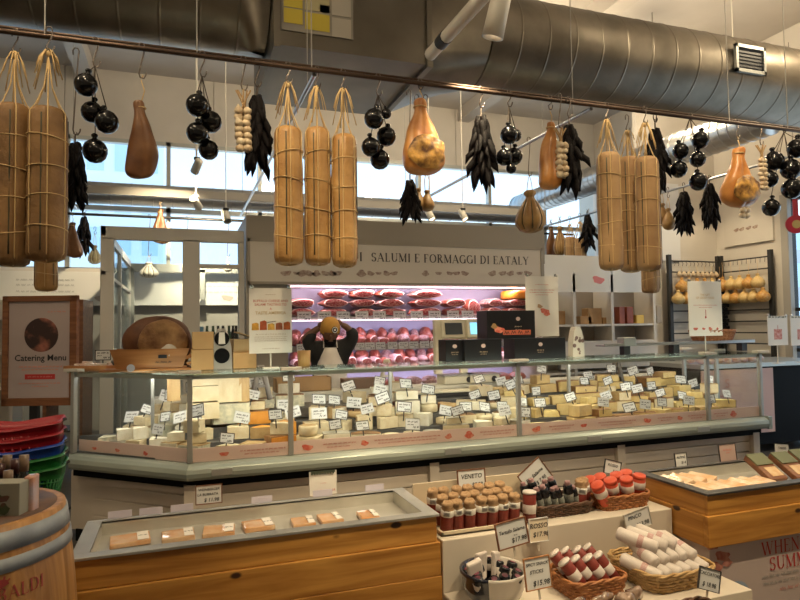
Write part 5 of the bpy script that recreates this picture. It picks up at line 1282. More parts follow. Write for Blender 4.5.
poster(790, 812, 316, 345, 5.5, 'small white card with red picture, cut by the right edge', b4, stand=1.10)
# ================================================================== the person behind the counter
PXc = onY(331, 350, 6.3).x; PY = 6.38
SK = mat('dark_skin', (.12, .055, .03), .5)
m_blackcloth = mat('black_cloth', (.006, .006, .007), .85, col2=(.012, .012, .013), scale=8)
m_apron = mat('white_apron', (.62, .58, .54), .8, col2=(.54, .5, .47), scale=6)
m_cap = mat('mustard_cap', (.42, .22, .04), .8, col2=(.36, .18, .03), scale=20)
pe = thing('person', 'person in black top, white apron and mustard cap, both arms raised to the head', 'person', (PXc, PY, 0), R(-8))
def skin(name, verts, edges, radii, m, parent, root=0, sub=2):
    me = bpy.data.meshes.new(name); me.from_pydata(verts, edges, []); o = bpy.data.objects.new(name, me); C.objects.link(o); o.parent = parent
    me.materials.append(m); o.modifiers.new('skin', 'SKIN').use_smooth_shade = True
    sv = me.skin_vertices[0].data
    for i, r in enumerate(radii): sv[i].radius = r if isinstance(r, tuple) else (r, r); sv[i].use_root = (i == root)
    sb = o.modifiers.new('sub', 'SUBSURF'); sb.levels = sub; sb.render_levels = sub
    return o
# body: dark skin showing only at face, neck and hands; front of the person is -y
V = [(0, 0, .92), (0, 0, 1.10), (0, -.01, 1.27), (0, -.03, 1.38), (0, -.06, 1.44), (0, -.10, 1.50),
     (-.17, -.03, 1.385), (-.255, -.08, 1.50), (-.12, -.10, 1.60), (-.095, -.11, 1.615),
     (.17, -.03, 1.385), (.265, -.08, 1.52), (.16, -.11, 1.62), (.11, -.115, 1.635),
     (-.09, 0, .86), (-.10, -.01, .48), (-.10, 0, .10), (-.10, -.10, .05), (.09, 0, .86), (.10, -.01, .48), (.10, 0, .10), (.10, -.10, .05)]
E = [(0, 1), (1, 2), (2, 3), (3, 4), (4, 5), (3, 6), (6, 7), (7, 8), (8, 9), (3, 10), (10, 11), (11, 12), (12, 13), (0, 14), (14, 15), (15, 16), (16, 17), (0, 18), (18, 19), (19, 20), (20, 21)]
Rr = [(.155, .11), (.135, .10), (.15, .105), (.09, .08), .05, .05, .065, .05, .034, .028, .065, .05, .034, .028, .085, .058, .042, .035, .085, .058, .042, .035]
body = skin('body', V, E, Rr, SK, pe)
# head with face, bowed forward
hd = MB()
def hf(v):
    x, y, z = v
    if z < 0: x *= 1-.28*min(1, -z/.13); 
    if y < 0: y *= .95
    return Vector((x, y, z))
hd.sph((0, 0, 0), .118, (.80, .94, 1.12), 22, hf)
hd.sph((0, -.112, -.022), .02, (.8, 1.0, 1.5), 10)
hd.sph((.034, -.098, .012), .013, (1.2, .5, .8), 8).sph((-.034, -.098, .012), .013, (1.2, .5, .8), 8).sph((0, -.096, -.068), .020, (1.4, .5, .45), 8)
hd.sph((.092, .01, -.01), .025, (.4, .8, 1.3), 8).sph((-.092, .01, -.01), .025, (.4, .8, 1.3), 8)
he = hd.build('head', SK, pe, sub=1); he.location = (0, -.115, 1.565); he.rotation_euler = (.35, 0, 0)
bd = MB(); bd.sph((0, -.045, -.085), .062, (1.05, .9, .75), 12); b_ = bd.build('beard', m_black, he)
cp = MB(); cp.sph((0, .012, .045), .125, (.84, .95, .86), 22, lambda v: Vector((v.x, v.y, max(v.z, -.028)))); cp.cyl((0, .012, .0), (0, .012, .045), .106, .108, n=24); cpo = cp.build('cap', m_cap, he)
n = 20; lg = MB(); lg.M = T(.035, -.100, .055) @ RZ(.35) @ RX(PI/2-.25); lg.prism([(.033*math.cos(2*PI*i/n), .033*math.sin(2*PI*i/n)) for i in range(n)], 0, .012); lo = lg.build('badge', m_black, cpo)
lg = MB(); lg.M = T(.035, -.100, .055) @ RZ(.35) @ RX(PI/2-.25)
for r0, r1 in ((.025, .030), (.006, .012)):
    for i in range(n): a, b = 2*PI*i/n, 2*PI*(i+1)/n; lg.add([(r0*math.cos(a), r0*math.sin(a), .013), (r1*math.cos(a), r1*math.sin(a), .013), (r1*math.cos(b), r1*math.sin(b), .013), (r0*math.cos(b), r0*math.sin(b), .013)], [(0, 1, 2, 3)])
lg.build('badge_print', m_paper, lo)
# hands: palm and five curled fingers each
for s in (-1, 1):
    q = 0 if s < 0 else .02
    hx, hy, hz = s*.105, -.12, 1.62+q
    mb = MB(); mb.sph((hx-s*.022, hy-.012, hz+.012), .042, (1.1, .5, .85), 12)
    for k in range(4):
        l = (.062, .072, .068, .052)[k]; zz = hz+.036-k*.018
        mb.tube([(hx-s*.035, hy-.018, zz), (hx-s*(.035+l*.5), hy-.034, zz+.004), (hx-s*(.035+l*.9), hy-.024, zz+.006)], [.0095, .009, .007], 8)
    mb.tube([(hx-s*.005, hy-.01, hz-.01), (hx-s*.02, hy-.035, hz-.028), (hx-s*.05, hy-.042, hz-.036)], [.012, .010, .008], 8)
    mb.build('hand', SK, pe)
# clothes
Vs = [(0, 0, .90), (0, 0, 1.10), (0, -.01, 1.27), (0, -.03, 1.375), (-.17, -.03, 1.385), (-.25, -.08, 1.47), (-.15, -.098, 1.57), (.17, -.03, 1.385), (.265, -.08, 1.52), (.185, -.105, 1.60)]
skin('black_top', Vs, [(0, 1), (1, 2), (2, 3), (3, 4), (4, 5), (5, 6), (3, 7), (7, 8), (8, 9)], [(.20, .14), (.19, .13), (.19, .135), (.13, .11), .10, .085, .058, .10, .085, .058], m_blackcloth, pe)
skin('trousers', [(0, 0, .93), (-.09, 0, .86), (-.10, -.01, .48), (-.10, 0, .08), (.09, 0, .86), (.10, -.01, .48), (.10, 0, .08)], [(0, 1), (1, 2), (2, 3), (0, 4), (4, 5), (5, 6)], [(.165, .12), .10, .072, .06, .10, .072, .06], m_blackcloth, pe)
ap = MB(); nx, nz = 9, 12
vs = []
for j in range(nz+1):
    z = 1.40-.78*j/nz; hw = .075+.02*j if j < 3 else .165
    if j < 4: hw = .07+.022*j
    for i in range(nx+1):
        t = i/nx*2-1; yb = -.155-.012*math.cos(t*1.3)+(.02 if j == 0 else 0); vs.append((hw*t, yb-.02+.065*t*t+.005*math.sin(7*t+j)-.02*(j > 3), z))
ap.add(vs, [(j*(nx+1)+i, j*(nx+1)+i+1, (j+1)*(nx+1)+i+1, (j+1)*(nx+1)+i) for j in range(nz) for i in range(nx)], True)
ao = ap.build('apron', m_apron, pe); sm = ao.modifiers.new('solid', 'SOLIDIFY'); sm.thickness = .006
MB().tube([(-.07, -.15, 1.40), (-.065, -.10, 1.47), (0, .0, 1.49), (.065, -.10, 1.47), (.07, -.15, 1.40)], .006, 6).build('neck_strap', m_apron, ao)
for s in (-1, 1):
    f = MB(); f.sph((s*.10, -.06, .04), .06, (.85, 2.0, .6), 12); f.build('shoe', m_black, pe)
# things on the narrow work counter, seen through the glass
def on_rc(px, Y=5.84): return onY(px, 385, Y).x
o = thing('cardboard_tray', 'long brown carton lying behind the cheeses under the person', 'box', (on_rc(303), 5.87, ZC2)); MB().bb(-.26, .26, -.09, .09, 0, .006).bb(-.26, .26, -.09, -.084, 0, .13).bb(-.26, .26, .084, .09, 0, .13).bb(-.26, -.254, -.09, .09, 0, .13).bb(.254, .26, -.09, .09, 0, .13).build('carton', m_cb, o)
o = MB().bb(-.17, .17, -.08, .08, 0, .10).build('cardboard_box', mat('dark_box', (.14, .08, .05), .6), None, .005); o.location = (on_rc(360), 5.87, ZC2); tag(o, 'dark brown box right of the person behind the glass', 'box')
def a_stand(px, Y, z, h, label, m):
    o = thing('a_frame_bag', label, 'stand', (onY(px, 385, Y).x, Y, z)); b = MB(); w = h*.55
    b.tube([(-w/2, 0, 0), (-w*.14, 0, h*.9), (-w*.08, 0, h), (w*.08, 0, h), (w*.14, 0, h*.9), (w/2, 0, 0)], .022, 8); b.build('frame', m, o); MB().bb(-w*.3, w*.3, -.012, .012, h*.38, h*.46).build('cross_bar', m, o); return o
a_stand(261, 5.30, 1.012, .27, 'grey A-shaped plastic stand at the left rear of the case', m_felt)
a_stand(387, 5.84, ZC2, .26, 'pale A-shaped plastic stand right of the dark box', m_ivory)
a_stand(617, 5.35, .935, .30, 'dark grey arch-shaped plastic stand among the golden cheeses', mat('dark_felt', (.16, .15, .14), .8))
for px, l in ((352, 'left'), (372, 'middle'), (395, 'right')):
    pass
o = MB().bb(-.55, .55, -.09, .09, 0, .02).build('cutting_board', m_ivory, None, .006); o.location = (2.35, 5.50, .97); tag(o, 'long ivory cutting board lying behind the middle cheeses', 'board')
o2 = MB().bb(-.5, .5, -.09, .09, 0, .03).build('board_support', m_dark); o2.location = (2.35, 5.50, .935); tag(o2, 'dark riser under the long ivory cutting board', 'riser')
# tall stacks at the rear of the left panes
def big(px, y0, y1, wpx, Y, shape, pas, rin, label, z=None):
    a, b = onY(px, y0, Y), onY(px, y1, Y); k = proj(a)[2]/F; z = b.z if z is None else z
    o = cheese(shape, pas, rin, wpx*k, .2, a.z-b.z, (a.x, Y, z), 0, '', seed=1); pend.pop(); o['label'] = label; return o
big(203, 402, 418, 30, 5.12, 'block', 'ivory', 'pale', 'large pale cheese block low in the tall stack at left')
big(203, 386, 401, 29, 5.12, 'half wheel', 'ivory', 'pale', 'large pale half wheel in the middle of the tall stack at left')
big(203, 371.5, 385.5, 27, 5.12, 'half wheel', 'ivory', 'tan', 'large pale half wheel crowning the tall stack at left')
big(231, 402, 422, 34, 5.14, 'block', 'blue-veined', 'grey', 'large mottled grey cheese block right of the tall left stack')
big(229, 376, 401, 22, 5.14, 'block', 'ivory', 'pale', 'tall upright pale block on the mottled grey cheese')
big(243, 376, 401, 10, 5.14, 'block', 'tan', 'brown', 'narrow upright tan block beside the tall pale block')
# freestanding vertical tan cheese at left corner
big(174, 377, 400, 12, 5.2, 'block', 'tan', 'brown', 'upright tan cheese behind the left corner post')
# ================================================================== pine chillers in front
m_rim = mat('rim_steel', (.52, .52, .50), .45, .75, col2=(.42, .42, .41), scale=5)
m_well = mat('well_steel', (.66, .64, .58), .3, .55, col2=(.56, .54, .48), scale=5)
m_ticket = mat('lilac_ticket', (.60, .56, .66), .4)
def chiller(x0, x1, y0, y1, zt, label, planks, well=.16, rim=m_rim):
    o = thing('pine_chiller', label, 'chiller', (x0, y0, 0)); w = x1-x0; d = y1-y0; z = zt-.012
    for i, (h, out) in enumerate(planks):
        e = out
        MB().bb(-e, w+e, -e, .02, z-h+.0015, z).build('plank', m_pine, o, .003)
        MB().bb(-e, .018, .0205, d, z-h+.0015, z).build('side_plank', m_pineY, o, .003); MB().bb(w-.018, w+e, .0205, d, z-h+.0015, z).build('side_plank', m_pineY, o, .003); z -= h
    MB().bb(.0, w, d-.02, d, z, zt-.012).build('rear_plank', m_pine, o)
    r = MB(); b = .045
    r.bb(-.01, w+.01, -.012, b, zt-.012, zt).bb(-.01, w+.01, d-b*.5, d+.01, zt-.012, zt).bb(-.01, b*1.2, b, d-b*.5, zt-.012, zt).bb(w-b*1.2, w+.01, b, d-b*.5, zt-.012, zt)
    r.build('steel_rim', rim, o, .002)
    q = MB(); a0, a1, c0, c1 = b*1.2, w-b*1.2, b, d-b*.5; zb = zt-well
    q.quad((a0, c0, zb), (a1, c0, zb), (a1, c1, zb), (a0, c1, zb)); q.quad((a0, c1, zb), (a1, c1, zb), (a1, c1, zt-.003), (a0, c1, zt-.003)); q.quad((a0, c0, zt-.003), (a1, c0, zt-.003), (a1, c0, zb), (a0, c0, zb)); q.quad((a0, c0, zb), (a0, c1, zb), (a0, c1, zt-.003), (a0, c0, zt-.003)); q.quad((a1, c1, zb), (a1, c0, zb), (a1, c0, zt-.003), (a1, c1, zt-.003))
    q.build('steel_well', m_well, o); return o, z
lc, _ = chiller(-.385, 1.10, 2.65, 3.13, .75, 'long pine-clad open chiller with steel well, bottom left', [(.115, 0), (.15, .012), (.16, .016), (.3, .012)], .062)
MB().box((1.30, -.012, .365), (.018, .006, .045)).box((1.36, -.012, .36), (.03, .006, .07)).build('vent_slot', m_black, lc)
rcx, zb = chiller(2.47, 5.2, 2.44, 2.95, .75, 'pine-clad open chiller with dark rim at bottom right', [(.10, 0), (.155, .012)], .07, mat('dark_rim', (.10, .095, .09), .4, .7))
pn = MB().bb(.03, 2.7, .03, .05, .02, zb).bb(.03, .05, .05, .48, .02, zb).build('printed_panel', mat('panel_print', (.50, .40, .37), .6), rcx)
def banner_text(t, px0, px1, ybase, h, m, nm='lettering'):
    a, b = onY(px0, ybase, 2.44+.028), onY(px1, ybase, 2.44+.028); return a, b
for t, px0, py, hpx in (('WHEN EV', 762, 556, 13), ('SUMMER', 770, 568.5, 13)):
    a = onY(px0, py, 2.467); k = proj(a)[2]/F; h = hpx*k*1.0; mb = serif_mb(t, h, .1, bold=1.1); w = serif_width(t, h, .1)
    o = mb.build('lettering', m_red, pn)
    o.location = (a.x-2.47+w/2, 2.467-2.44, a.z-.0)
    if t == 'SUMMER': o.location.z = a.z-.012
a = onY(762, 578, 2.467); mb = MB(); rg = random.Random(2); scribble(mb, 0, .5, .0, .014, .003, rg); scribble(mb, .01, .45, -.035, .014, .003, rg); mb.v = [(p[0], 0, p[2]) for p in mb.v]; o = mb.build('lettering', m_grey, pn); o.location = (a.x-2.47, .027, a.z)
mb = MB(); scribble(mb, .12, .3, -.075, .02, .003, rg); o = mb.build('lettering', m_pinktext, pn); o.location = (a.x-2.47, .027, a.z)
# printed ham at the panel's left, and light blue plate
mb = MB()
for i, (px, py, s) in enumerate(((713, 545, .05), (722, 556, .045), (716, 567, .04), (727, 562, .03))):
    a = onY(px, py, 2.466); ham_icon(mb, a.x-2.47, a.z, s, .026-.0005*i, i)
mb.build('meat_print', mat('meat_print', (.28, .06, .04), .6, col2=(.45, .2, .15), scale=30), pn)
a = onY(737, 594, 2.466); mb = MB(); n = 26
for i in range(n): p, q = 2*PI*i/n, 2*PI*(i+1)/n; mb.add([(a.x-2.47+r*math.cos(t), .0255, a.z-.03+r*math.sin(t)) for r, t in ((.065, p), (.095, p), (.095, q), (.065, q))], [(0, 1, 2, 3)])
mb.build('plate_print', mat('plate_print', (.30, .38, .50), .5), pn)
# packets in the left chiller
m_fishp = mat('vacuum_pack', (.62, .28, .09), .3, col2=(.66, .46, .28), scale=14, coat=.7)
zw = .75-.062+.002
for i, (px, py, w) in enumerate(((130, 538, .20), (178, 533.5, .17), (219, 529, .17), (258, 523.5, .17), (303, 520.5, .13), (330, 517, .13), (368, 514, .11))):
    p = onZ(px, py, zw+.02); w *= .8; y = min(max(p.y, 2.80), 3.0)
    o = thing('food_packet', '', 'food packet', (p.x, y, zw), rnd.uniform(-.12, .12), 'flat packets in the left chiller'); later(o, 'flat orange vacuum packet', 'in the left chiller')
    MB().bb(-w/2, w/2, -.06, .06, 0, .022).jit(.003, 20, i).build('pack', m_fishp, o, .004); MB().bb(w*.18, w*.46, -.055, .055, .0235, .0255).build('label', m_paper, o)
    s = MB(); scribble(s, -.03, .03, 0, .012, .003, rg); s.M = Matrix.Identity(4); s.v = [(a, c, .026) for a, b, c in s.v]; k = s.build('lettering', m_ink, o); k.location = (w*.32, 0, 0); k.scale = (.6, 1, 1)
for i, px in enumerate((120, 151, 182, 262, 323, 375)):
    p = onY(px, 500, 3.12); o = MB().bb(-.05, .05, -.002, .002, 0, .032).build('price_holder', m_ticket); o.location = (p.x, 3.125, .752); o.rotation_euler.x = -.1
    o['category'] = 'price holder'; o['group'] = 'lilac price holders on the left chiller'; later(o, 'blank lilac price holder', 'on the rear rim of the left chiller')
def sign_card(px, py, wpx, hpx, Y, label, lines, rx=-.12, rz=0, ry=0, border=m_walnut, m=m_card, z=None, sc=1, th=.005, cat='price sign', name='price_card', ink=m_ink, holder=True):
    """card whose centre shows at px,py"""
    p = onY(px, py, Y); k = proj(p)[2]/F*sc; w, h = wpx*k, hpx*k
    o = thing(name, label, cat, (p.x, Y, p.z-h/2), rz, 'handwritten price signs on the front displays'); o.rotation_euler = (rx, ry, rz)
    c = MB().bb(-w/2, w/2, 0, .003, 0, h).build('card', m, o)
    b = MB(); t = th
    for x0, x1, z0, z1 in ((-w/2-t, w/2+t, -t, 0), (-w/2-t, w/2+t, h, h+t), (-w/2-t, -w/2, 0, h), (w/2, w/2+t, 0, h)): b.bb(x0, x1, -.004, .005, z0, z1)
    b.build('border', border, o)
    for s, fx, fz, sz in lines: text(s, sz*h, ink, c, (fx*w, -.0015, fz*h), shear=.15)
    if holder: MB().bb(-.005, .005, .003, .006, -.045, h*.5).build('stake', m_step, o)
    return o
m_step = mat('white_step', (.62, .55, .46), .5, col2=(.58, .51, .42), scale=3)
sign_card(209, 494.5, 24, 17, 3.14, 'white price card on the rear rim of the left chiller, black writing', [('WEINBERGER', 0, .78, .20), ('LA BURRATA', -.05, .50, .20), ('$ 11.98', .1, .18, .28)], th=.004)
sign_card(323.5, 483, 27, 22, 3.15, 'cream printed card with dark scalloped top behind the left chiller', [('- -----', 0, .5, .12), ('LUCIA NANA', .05, .15, .16)], border=m_paper, m=m_paper, ink=m_pinktext, th=.002)
mb = MB(); p = onY(323.5, 474, 3.145); mb.bb(-.062, .062, -.004, 0, 0, .012); 
for i in range(9): mb.bb(-.062+.0138*i, -.054+.0138*i, -.0045, 0, -.006, .0)
sc_ = mb.build('scalloped_trim', mat('dark_trim', (.04, .05, .03), .7)); 
host = [q for q in C.objects if q.get('label', '').startswith('cream printed card')][0]; sc_.parent = host; sc_.location = (0, -.004, .105)
# ================================================================== stepped white display between the chillers
m_step = mat('white_step', (.62, .55, .46), .5, col2=(.58, .51, .42), scale=3)
sd = thing('stepped_display', 'white stepped display block between the two pine chillers', 'display stand', (1.13, 2.1, 0))
W = 1.32
MB().bb(.0, W, .56, 1.12, 0, .62).build('upper_step', m_step, sd, .004); MB().bb(.0, W, .08, .558, 0, .385).build('middle_step', m_step, sd, .004); MB().bb(0, W, -.42, .078, 0, .18).build('lower_step', m_step, sd, .004)
Z1, Z2, Z3 = .621, .386, .181
m_kpaper = mat('kraft_paper', (.40, .25, .13), .8, col2=(.32, .19, .09), scale=14, bump=.3)
m_dred = mat('dark_red_wrap', (.22, .035, .02), .5, col2=(.16, .02, .015), scale=12)
m_brred = mat('bright_red_wrap', (.60, .09, .035), .45, col2=(.48, .05, .02), scale=12)
m_wwrap = mat('white_wrap', (.66, .60, .55), .45, col2=(.60, .52, .47), scale=14, bump=.15)
m_blk = mat('black_pack', (.006, .006, .008), .25)
PR = {}
def roll_meshes(kind):
    if kind in PR: return PR[kind]
    parts = []
    r, L = 1, 1
    if kind == 'kraft':     # upright: red body, white band, kraft twisted top
        parts = [('wrap', MB().lathe([(0, 0), (.95, 0), (1, .1), (1, 2.3), (.98, 2.35)], 14), m_dred), ('label', MB().lathe([(1.02, 1.85), (1.03, 1.86), (1.03, 2.6), (1.0, 2.62)], 14), m_paper), ('paper_top', MB().lathe([(1.0, 2.6), (1.0, 2.8), (.8, 3.05), (.92, 3.35), (.7, 3.5), (.4, 3.35), (0, 3.3)], 14).jit(.32, 1.6, 3), m_kpaper), ('print', None, None)]
        pb = MB()
        for k in range(4): pb.bb(-.5, .5, -1.045, -1.0, 2.05+.12*k, 2.09+.12*k)
        parts[3] = ('lettering', pb, m_ink)
    elif kind == 'red': parts = [('wrap', MB().lathe([(0, 0), (.8, .05), (1, .25), (1, 4.6), (.8, 4.9), (.2, 5.0), (0, 5.0)], 14), m_dred), ('label', MB().lathe([(1.02, 1.6), (1.03, 1.62), (1.03, 3.0), (1.02, 3.02)], 14), m_wwrap), ('end_cap', MB().lathe([(.9, 4.75), (1.04, 4.72), (1.04, 5.05), (0, 5.1)], 14), m_wwrap)]
    elif kind == 'bright': parts = [('wrap', MB().lathe([(0, 0), (.85, .05), (1, .2), (1, 4.0), (.8, 4.2), (0, 4.3)], 14), m_brred), ('label', MB().lathe([(1.02, 1.9), (1.04, 1.92), (1.04, 3.1), (1.02, 3.12)], 14), m_wwrap), ('end_cap', MB().lathe([(1.02, 3.7), (1.0, 4.25), (.9, 4.32), (0, 4.3)], 14).jit(.06, 3, 1), m_brred)]
    elif kind == 'white':
        lb = MB().lathe([(1.015, 1.9), (1.025, 1.92), (1.025, 2.6), (1.015, 2.62)], 14); parts = [('wrap', MB().lathe([(0, 0), (.7, .05), (1, .3), (1, 5.0), (.75, 5.3), (.3, 5.4), (0, 5.38)], 14).jit(.05, 1.5, 2), m_wwrap), ('label', lb, mat('maroon_label', (.35, .10, .09), .5, col2=(.62, .5, .46), scale=60))]
    elif kind == 'black': parts = [('wrap', MB().lathe([(0, 0), (.9, .05), (1, .2), (1, 3.2), (.85, 3.5), (.6, 3.6), (0, 3.6)], 14), m_blk), ('label', MB().lathe([(1.02, 1.2), (1.03, 1.22), (1.03, 2.3), (1.02, 2.32)], 14), mat('green_white_label', (.5, .5, .45), .5, col2=(.03, .05, .03), scale=25, stretch=(1, 1, 1))), ('end_cap', MB().lathe([(.80, 3.45), (.55, 3.75), (.6, 3.95), (.3, 4.0), (0, 3.95)], 12).jit(.1, 3, 1), mat('pink_white_end', (.30, .17, .17), .5))]
    elif kind == 'packet': parts = [('wrap', MB().lathe([(0, 0), (.9, .05), (1, .2), (1, 3.6), (.9, 3.8), (0, 3.85)], 14), m_blk), ('label', MB().lathe([(1.02, 1.9), (1.03, 1.92), (1.03, 2.9), (1.02, 2.92)], 14), m_wwrap), ('sticker', MB().lathe([(.55, 3.86), (.5, 3.88), (0, 3.89)], 12), mat('maroon_sticker', (.14, .03, .05), .5))]
    PR[kind] = [(n, mb.mesh(n, m)) for n, mb, m in parts]; return PR[kind]
def roll(kind, loc, r, d, desc, where, cat='salame', grp='wrapped salami on the display', spin=0, L=1.0):
    ms = roll_meshes(kind); o = bpy.data.objects.new('wrapped_salame', ms[0][1]); C.objects.link(o)
    d = Vector(d).normalized(); q = Vector((0, 0, 1)).rotation_difference(d); o.rotation_mode = 'QUATERNION'; o.rotation_quaternion = q @ Matrix.Rotation(spin, 3, 'Z').to_quaternion(); o.location = loc; o.scale = (r, r, r*L)
    for n, m in ms[1:]: c = bpy.data.objects.new(n, m); C.objects.link(c); c.parent = o
    o['category'] = cat; o['group'] = grp; later(o, desc, where); return o
# cream board tray with kraft-topped rolls (upper step, left)
kt = thing('card_tray', 'cream board tray holding the kraft-topped red rolls', 'tray', (1.145, 2.70, Z1))
wK = .455; dK = .30
MB().bb(0, wK, 0, dK, 0, .010).bb(0, wK, 0, .012, 0, .022).bb(0, .012, 0, dK, 0, .022).bb(wK-.012, wK, 0, dK, 0, .022).bb(0, wK, dK-.012, dK, 0, .05).build('tray_body', mat('cream_board', (.60, .50, .36), .6), kt, .002)
bb_ = tag(MB().bb(0, .66, 0, .012, 0, .16).build('back_board', MATS['cream_board']), 'plain cream board standing behind the kraft-topped rolls', 'board'); bb_.location = (1.14, 3.06, Z1)
rr = .0305
for j in range(3):
    for i in range(7):
        x = 1.145+.045+.060*i+(.012 if j % 2 else 0)
        roll('kraft', (x, 2.70+.052+.078*j, Z1+.012+.008*j), rr, (rnd.uniform(-.08, .08), -.12+rnd.uniform(-.05, .05), 1), 'kraft-topped red roll', ('front line', 'middle line', 'rear line')[j]+', cream tray', grp='kraft-topped rolls in the cream tray', spin=rnd.uniform(-.4, .4)-.3, L=1.28+.03*j)
bigr = roll('red', (1.632, 2.735, Z1+.002), .033, (.02, -.02, 1), '', '', L=.92, spin=-.4); pend.pop(); bigr['label'] = 'single red roll with white bands standing right of the cream tray'
sign_card(472, 479.5, 29, 18, 3.02, 'bordered sign reading VENETO behind the kraft-topped rolls', [('VENETO', 0, .66, .34), ('$8.98', .2, .2, .3)], th=.005)
# dark wicker basket with black packs
bk = basket((1.855, 2.86, Z1), .33, .20, .055, .10, m_wickd, 'dark wicker basket of black and green salame packs, upper step', 0)
for i in range(12):
    x = 1.855-.15+.042*(i % 7)+(.02 if i > 6 else 0); y = 2.80+.085*(i//7)
    roll('black', (x, y, Z1+.02), .021+.002*(i % 3), (-.35+rnd.uniform(-.15, .2), -.16+.16*(i//7), 1), 'black salame pack', ('front' if i < 7 else 'rear')+' line, dark wicker basket', grp='black packs in the dark wicker basket', L=1.55, spin=i)
for i in range(2):
    r_ = roll('kraft', (1.855+.115+.062*i, 2.80+.03*i, Z1+.02), .035, (.12-.25*i, .0, 1), 'large red roll', 'at the dark wicker basket end', grp='black packs in the dark wicker basket', L=1.15, spin=-.3)
sign_card(541.5, 473.5, 29, 23, 3.0, 'tilted diamond-hung sign above the dark wicker basket', [('Fra Salame', 0, .55, .22), ('$ 7.98', .1, .2, .22)], ry=-.62, th=.004)
# brown basket with bright red rolls, right of upper step
bk2 = basket((2.235, 2.86, Z1), .29, .23, .065, .10, m_wick, 'brown wicker basket of bright red rolls, right of the upper step', 0)
for i in range(8):
    roll('bright', (2.235-.115+.074*(i % 4)+.02*(i//4), 2.775+.02*(i % 2)+.10*(i//4), Z1+.03), .034, (-.50+rnd.uniform(-.15, .15)+(.12*(i % 4)), -.18, 1), 'bright red roll', ('front' if i < 4 else 'rear')+' line, upper-step brown basket', grp='bright red rolls in the brown basket', L=.92, spin=i*.7)
sign_card(611.5, 467.5, 19, 13, 3.0, 'small tilted sign above the bright red rolls', [('ROSSO', 0, .65, .3), ('$ 11', .2, .25, .3)], ry=.28, border=m_dark, th=.003)
# --- middle step: bowl, basket of red/white rolls, straw basket of white rolls
m_navy = mat('navy_glaze', (.012, .014, .03), .15, coat=.6); m_crm = mat('cream_glaze', (.55, .50, .44), .25, coat=.5)
BXc, BYc = 1.30, 2.49
bo = thing('ceramic_bowl', 'big round bowl, half navy half cream, on the middle step', 'bowl', (BXc, BYc, Z2))
pr = [(0, 0), (.085, 0), (.09, .01), (.12, .04), (.138, .085), (.143, .13), (.150, .138), (.150, .148), (.143, .15), (.136, .145), (.130, .09), (.10, .03), (0, .02)]
mb = MB(); mb.lathe(pr, 40)
for i, f in enumerate(mb.f):
    cx = sum(mb.v[j][0] for j in f)/len(f); cy = sum(mb.v[j][1] for j in f)/len(f); mb.m[i] = 0 if cx*.94-cy*.34 < -.035 and len(f) < 9 else 1
mb.build('bowl_body', [m_navy, m_crm], bo)
for i in range(13):
    a = i*2.4; q = .02+.024*math.sqrt(i)
    roll('packet', (BXc+q*math.cos(a)*.95, BYc+q*math.sin(a)*.9, Z2+.05), .024, (math.cos(a)*.35, math.sin(a)*.3-.12, 1), 'black packet with white label', 'in the navy and cream bowl', grp='black packets in the bowl', L=1.15, spin=a)
for i, (x, y, t) in enumerate(((-.085, -.01, -.2), (-.04, .05, .1), (.04, .06, .1))):
    o = MB().bb(-.032, .032, -.014, .014, 0, .115).jit(.022, 22, i+3).build('crumpled_packet', m_wwrap, None, .008); o.location = (BXc+x, BYc+y, Z2+.08); o.rotation_euler = (0, t, .3*i); o['category'] = 'packet'; o['group'] = 'clear-topped packets in the bowl'; later(o, 'crumpled white-topped packet', 'in the navy and cream bowl')
sign_card(514, 533.5, 33, 24, 2.34, 'bordered sign reading Tartufo Salame $17 above the bowl', [('Tartufo Salame', 0, .62, .2), ('$17.98', .2, .22, .26), ('3 oz', .1, .42, .1)], rx=-.1, ry=-.13, th=.005)
sign_card(539, 530, 21, 22, 2.62, 'cream sign with black price partly behind the Tartufo sign', [('ROSSO', 0, .68, .3), ('$17.98', .1, .3, .3)], rx=-.05, border=m_card, m=mat('cream_card', (.66, .56, .42), .6), th=.002)
sign_card(539, 573.5, 28, 29, 2.30, 'sign reading SPICY SNACK STICKS on the middle step', [('SPICY SNACK', 0, .80, .145), ('STICKS', -.05, .55, .17), ('$15.98', .1, .17, .24)], rx=-.12, ry=-.03, th=.004, border=m_board)
bk3 = basket((1.765, 2.47, Z2), .27, .22, .070, .11, m_wick, 'brown wicker basket of red and white rolls, middle step', 0)
for i in range(8):
    j = i//4; roll('red', (1.765-.065+.062*(i % 4), 2.40+.01*(i % 2)+.075*j, Z2+.035+.012*j), .029, (-.62, .32+.1*j, .95), 'dark red roll', ('front' if j == 0 else 'rear')+' line, middle-step basket', grp='red and white rolls in the middle basket', spin=i, L=.98)
bk4 = basket((2.165, 2.44, Z2+.0), .33, .30, .08, .17, m_wickl, 'wide straw basket heaped with white-wrapped salami, bottom right', 0)
for i in range(14):
    j = 0 if i < 6 else 1 if i < 11 else 2; k = i-(0, 6, 11)[j]
    x = 2.165-.13+.055*k+.02*j; y = 2.365+.035*j; z = Z2+.06+.052*j
    dx = (-.45, -.1, -.8)[j]+rnd.uniform(-.25, .25)
    roll('white', (x-dx*.03, y-.06, z), .031, (dx, .95, .32), 'white-wrapped salame', ('bottom layer', 'middle layer', 'top layer')[j]+', straw basket', grp='white-wrapped salami in the straw basket', spin=i, L=1.15)
sign_card(639.5, 519.5, 30, 18, 2.635, 'tilted sign above the white-wrapped salami, bottom right', [('PINCO', -.1, .72, .3), ('$13.98', .15, .22, .32)], ry=-.2, rx=-.05, th=.003, border=mat('light_border', (.5, .46, .4), .6), z=None)
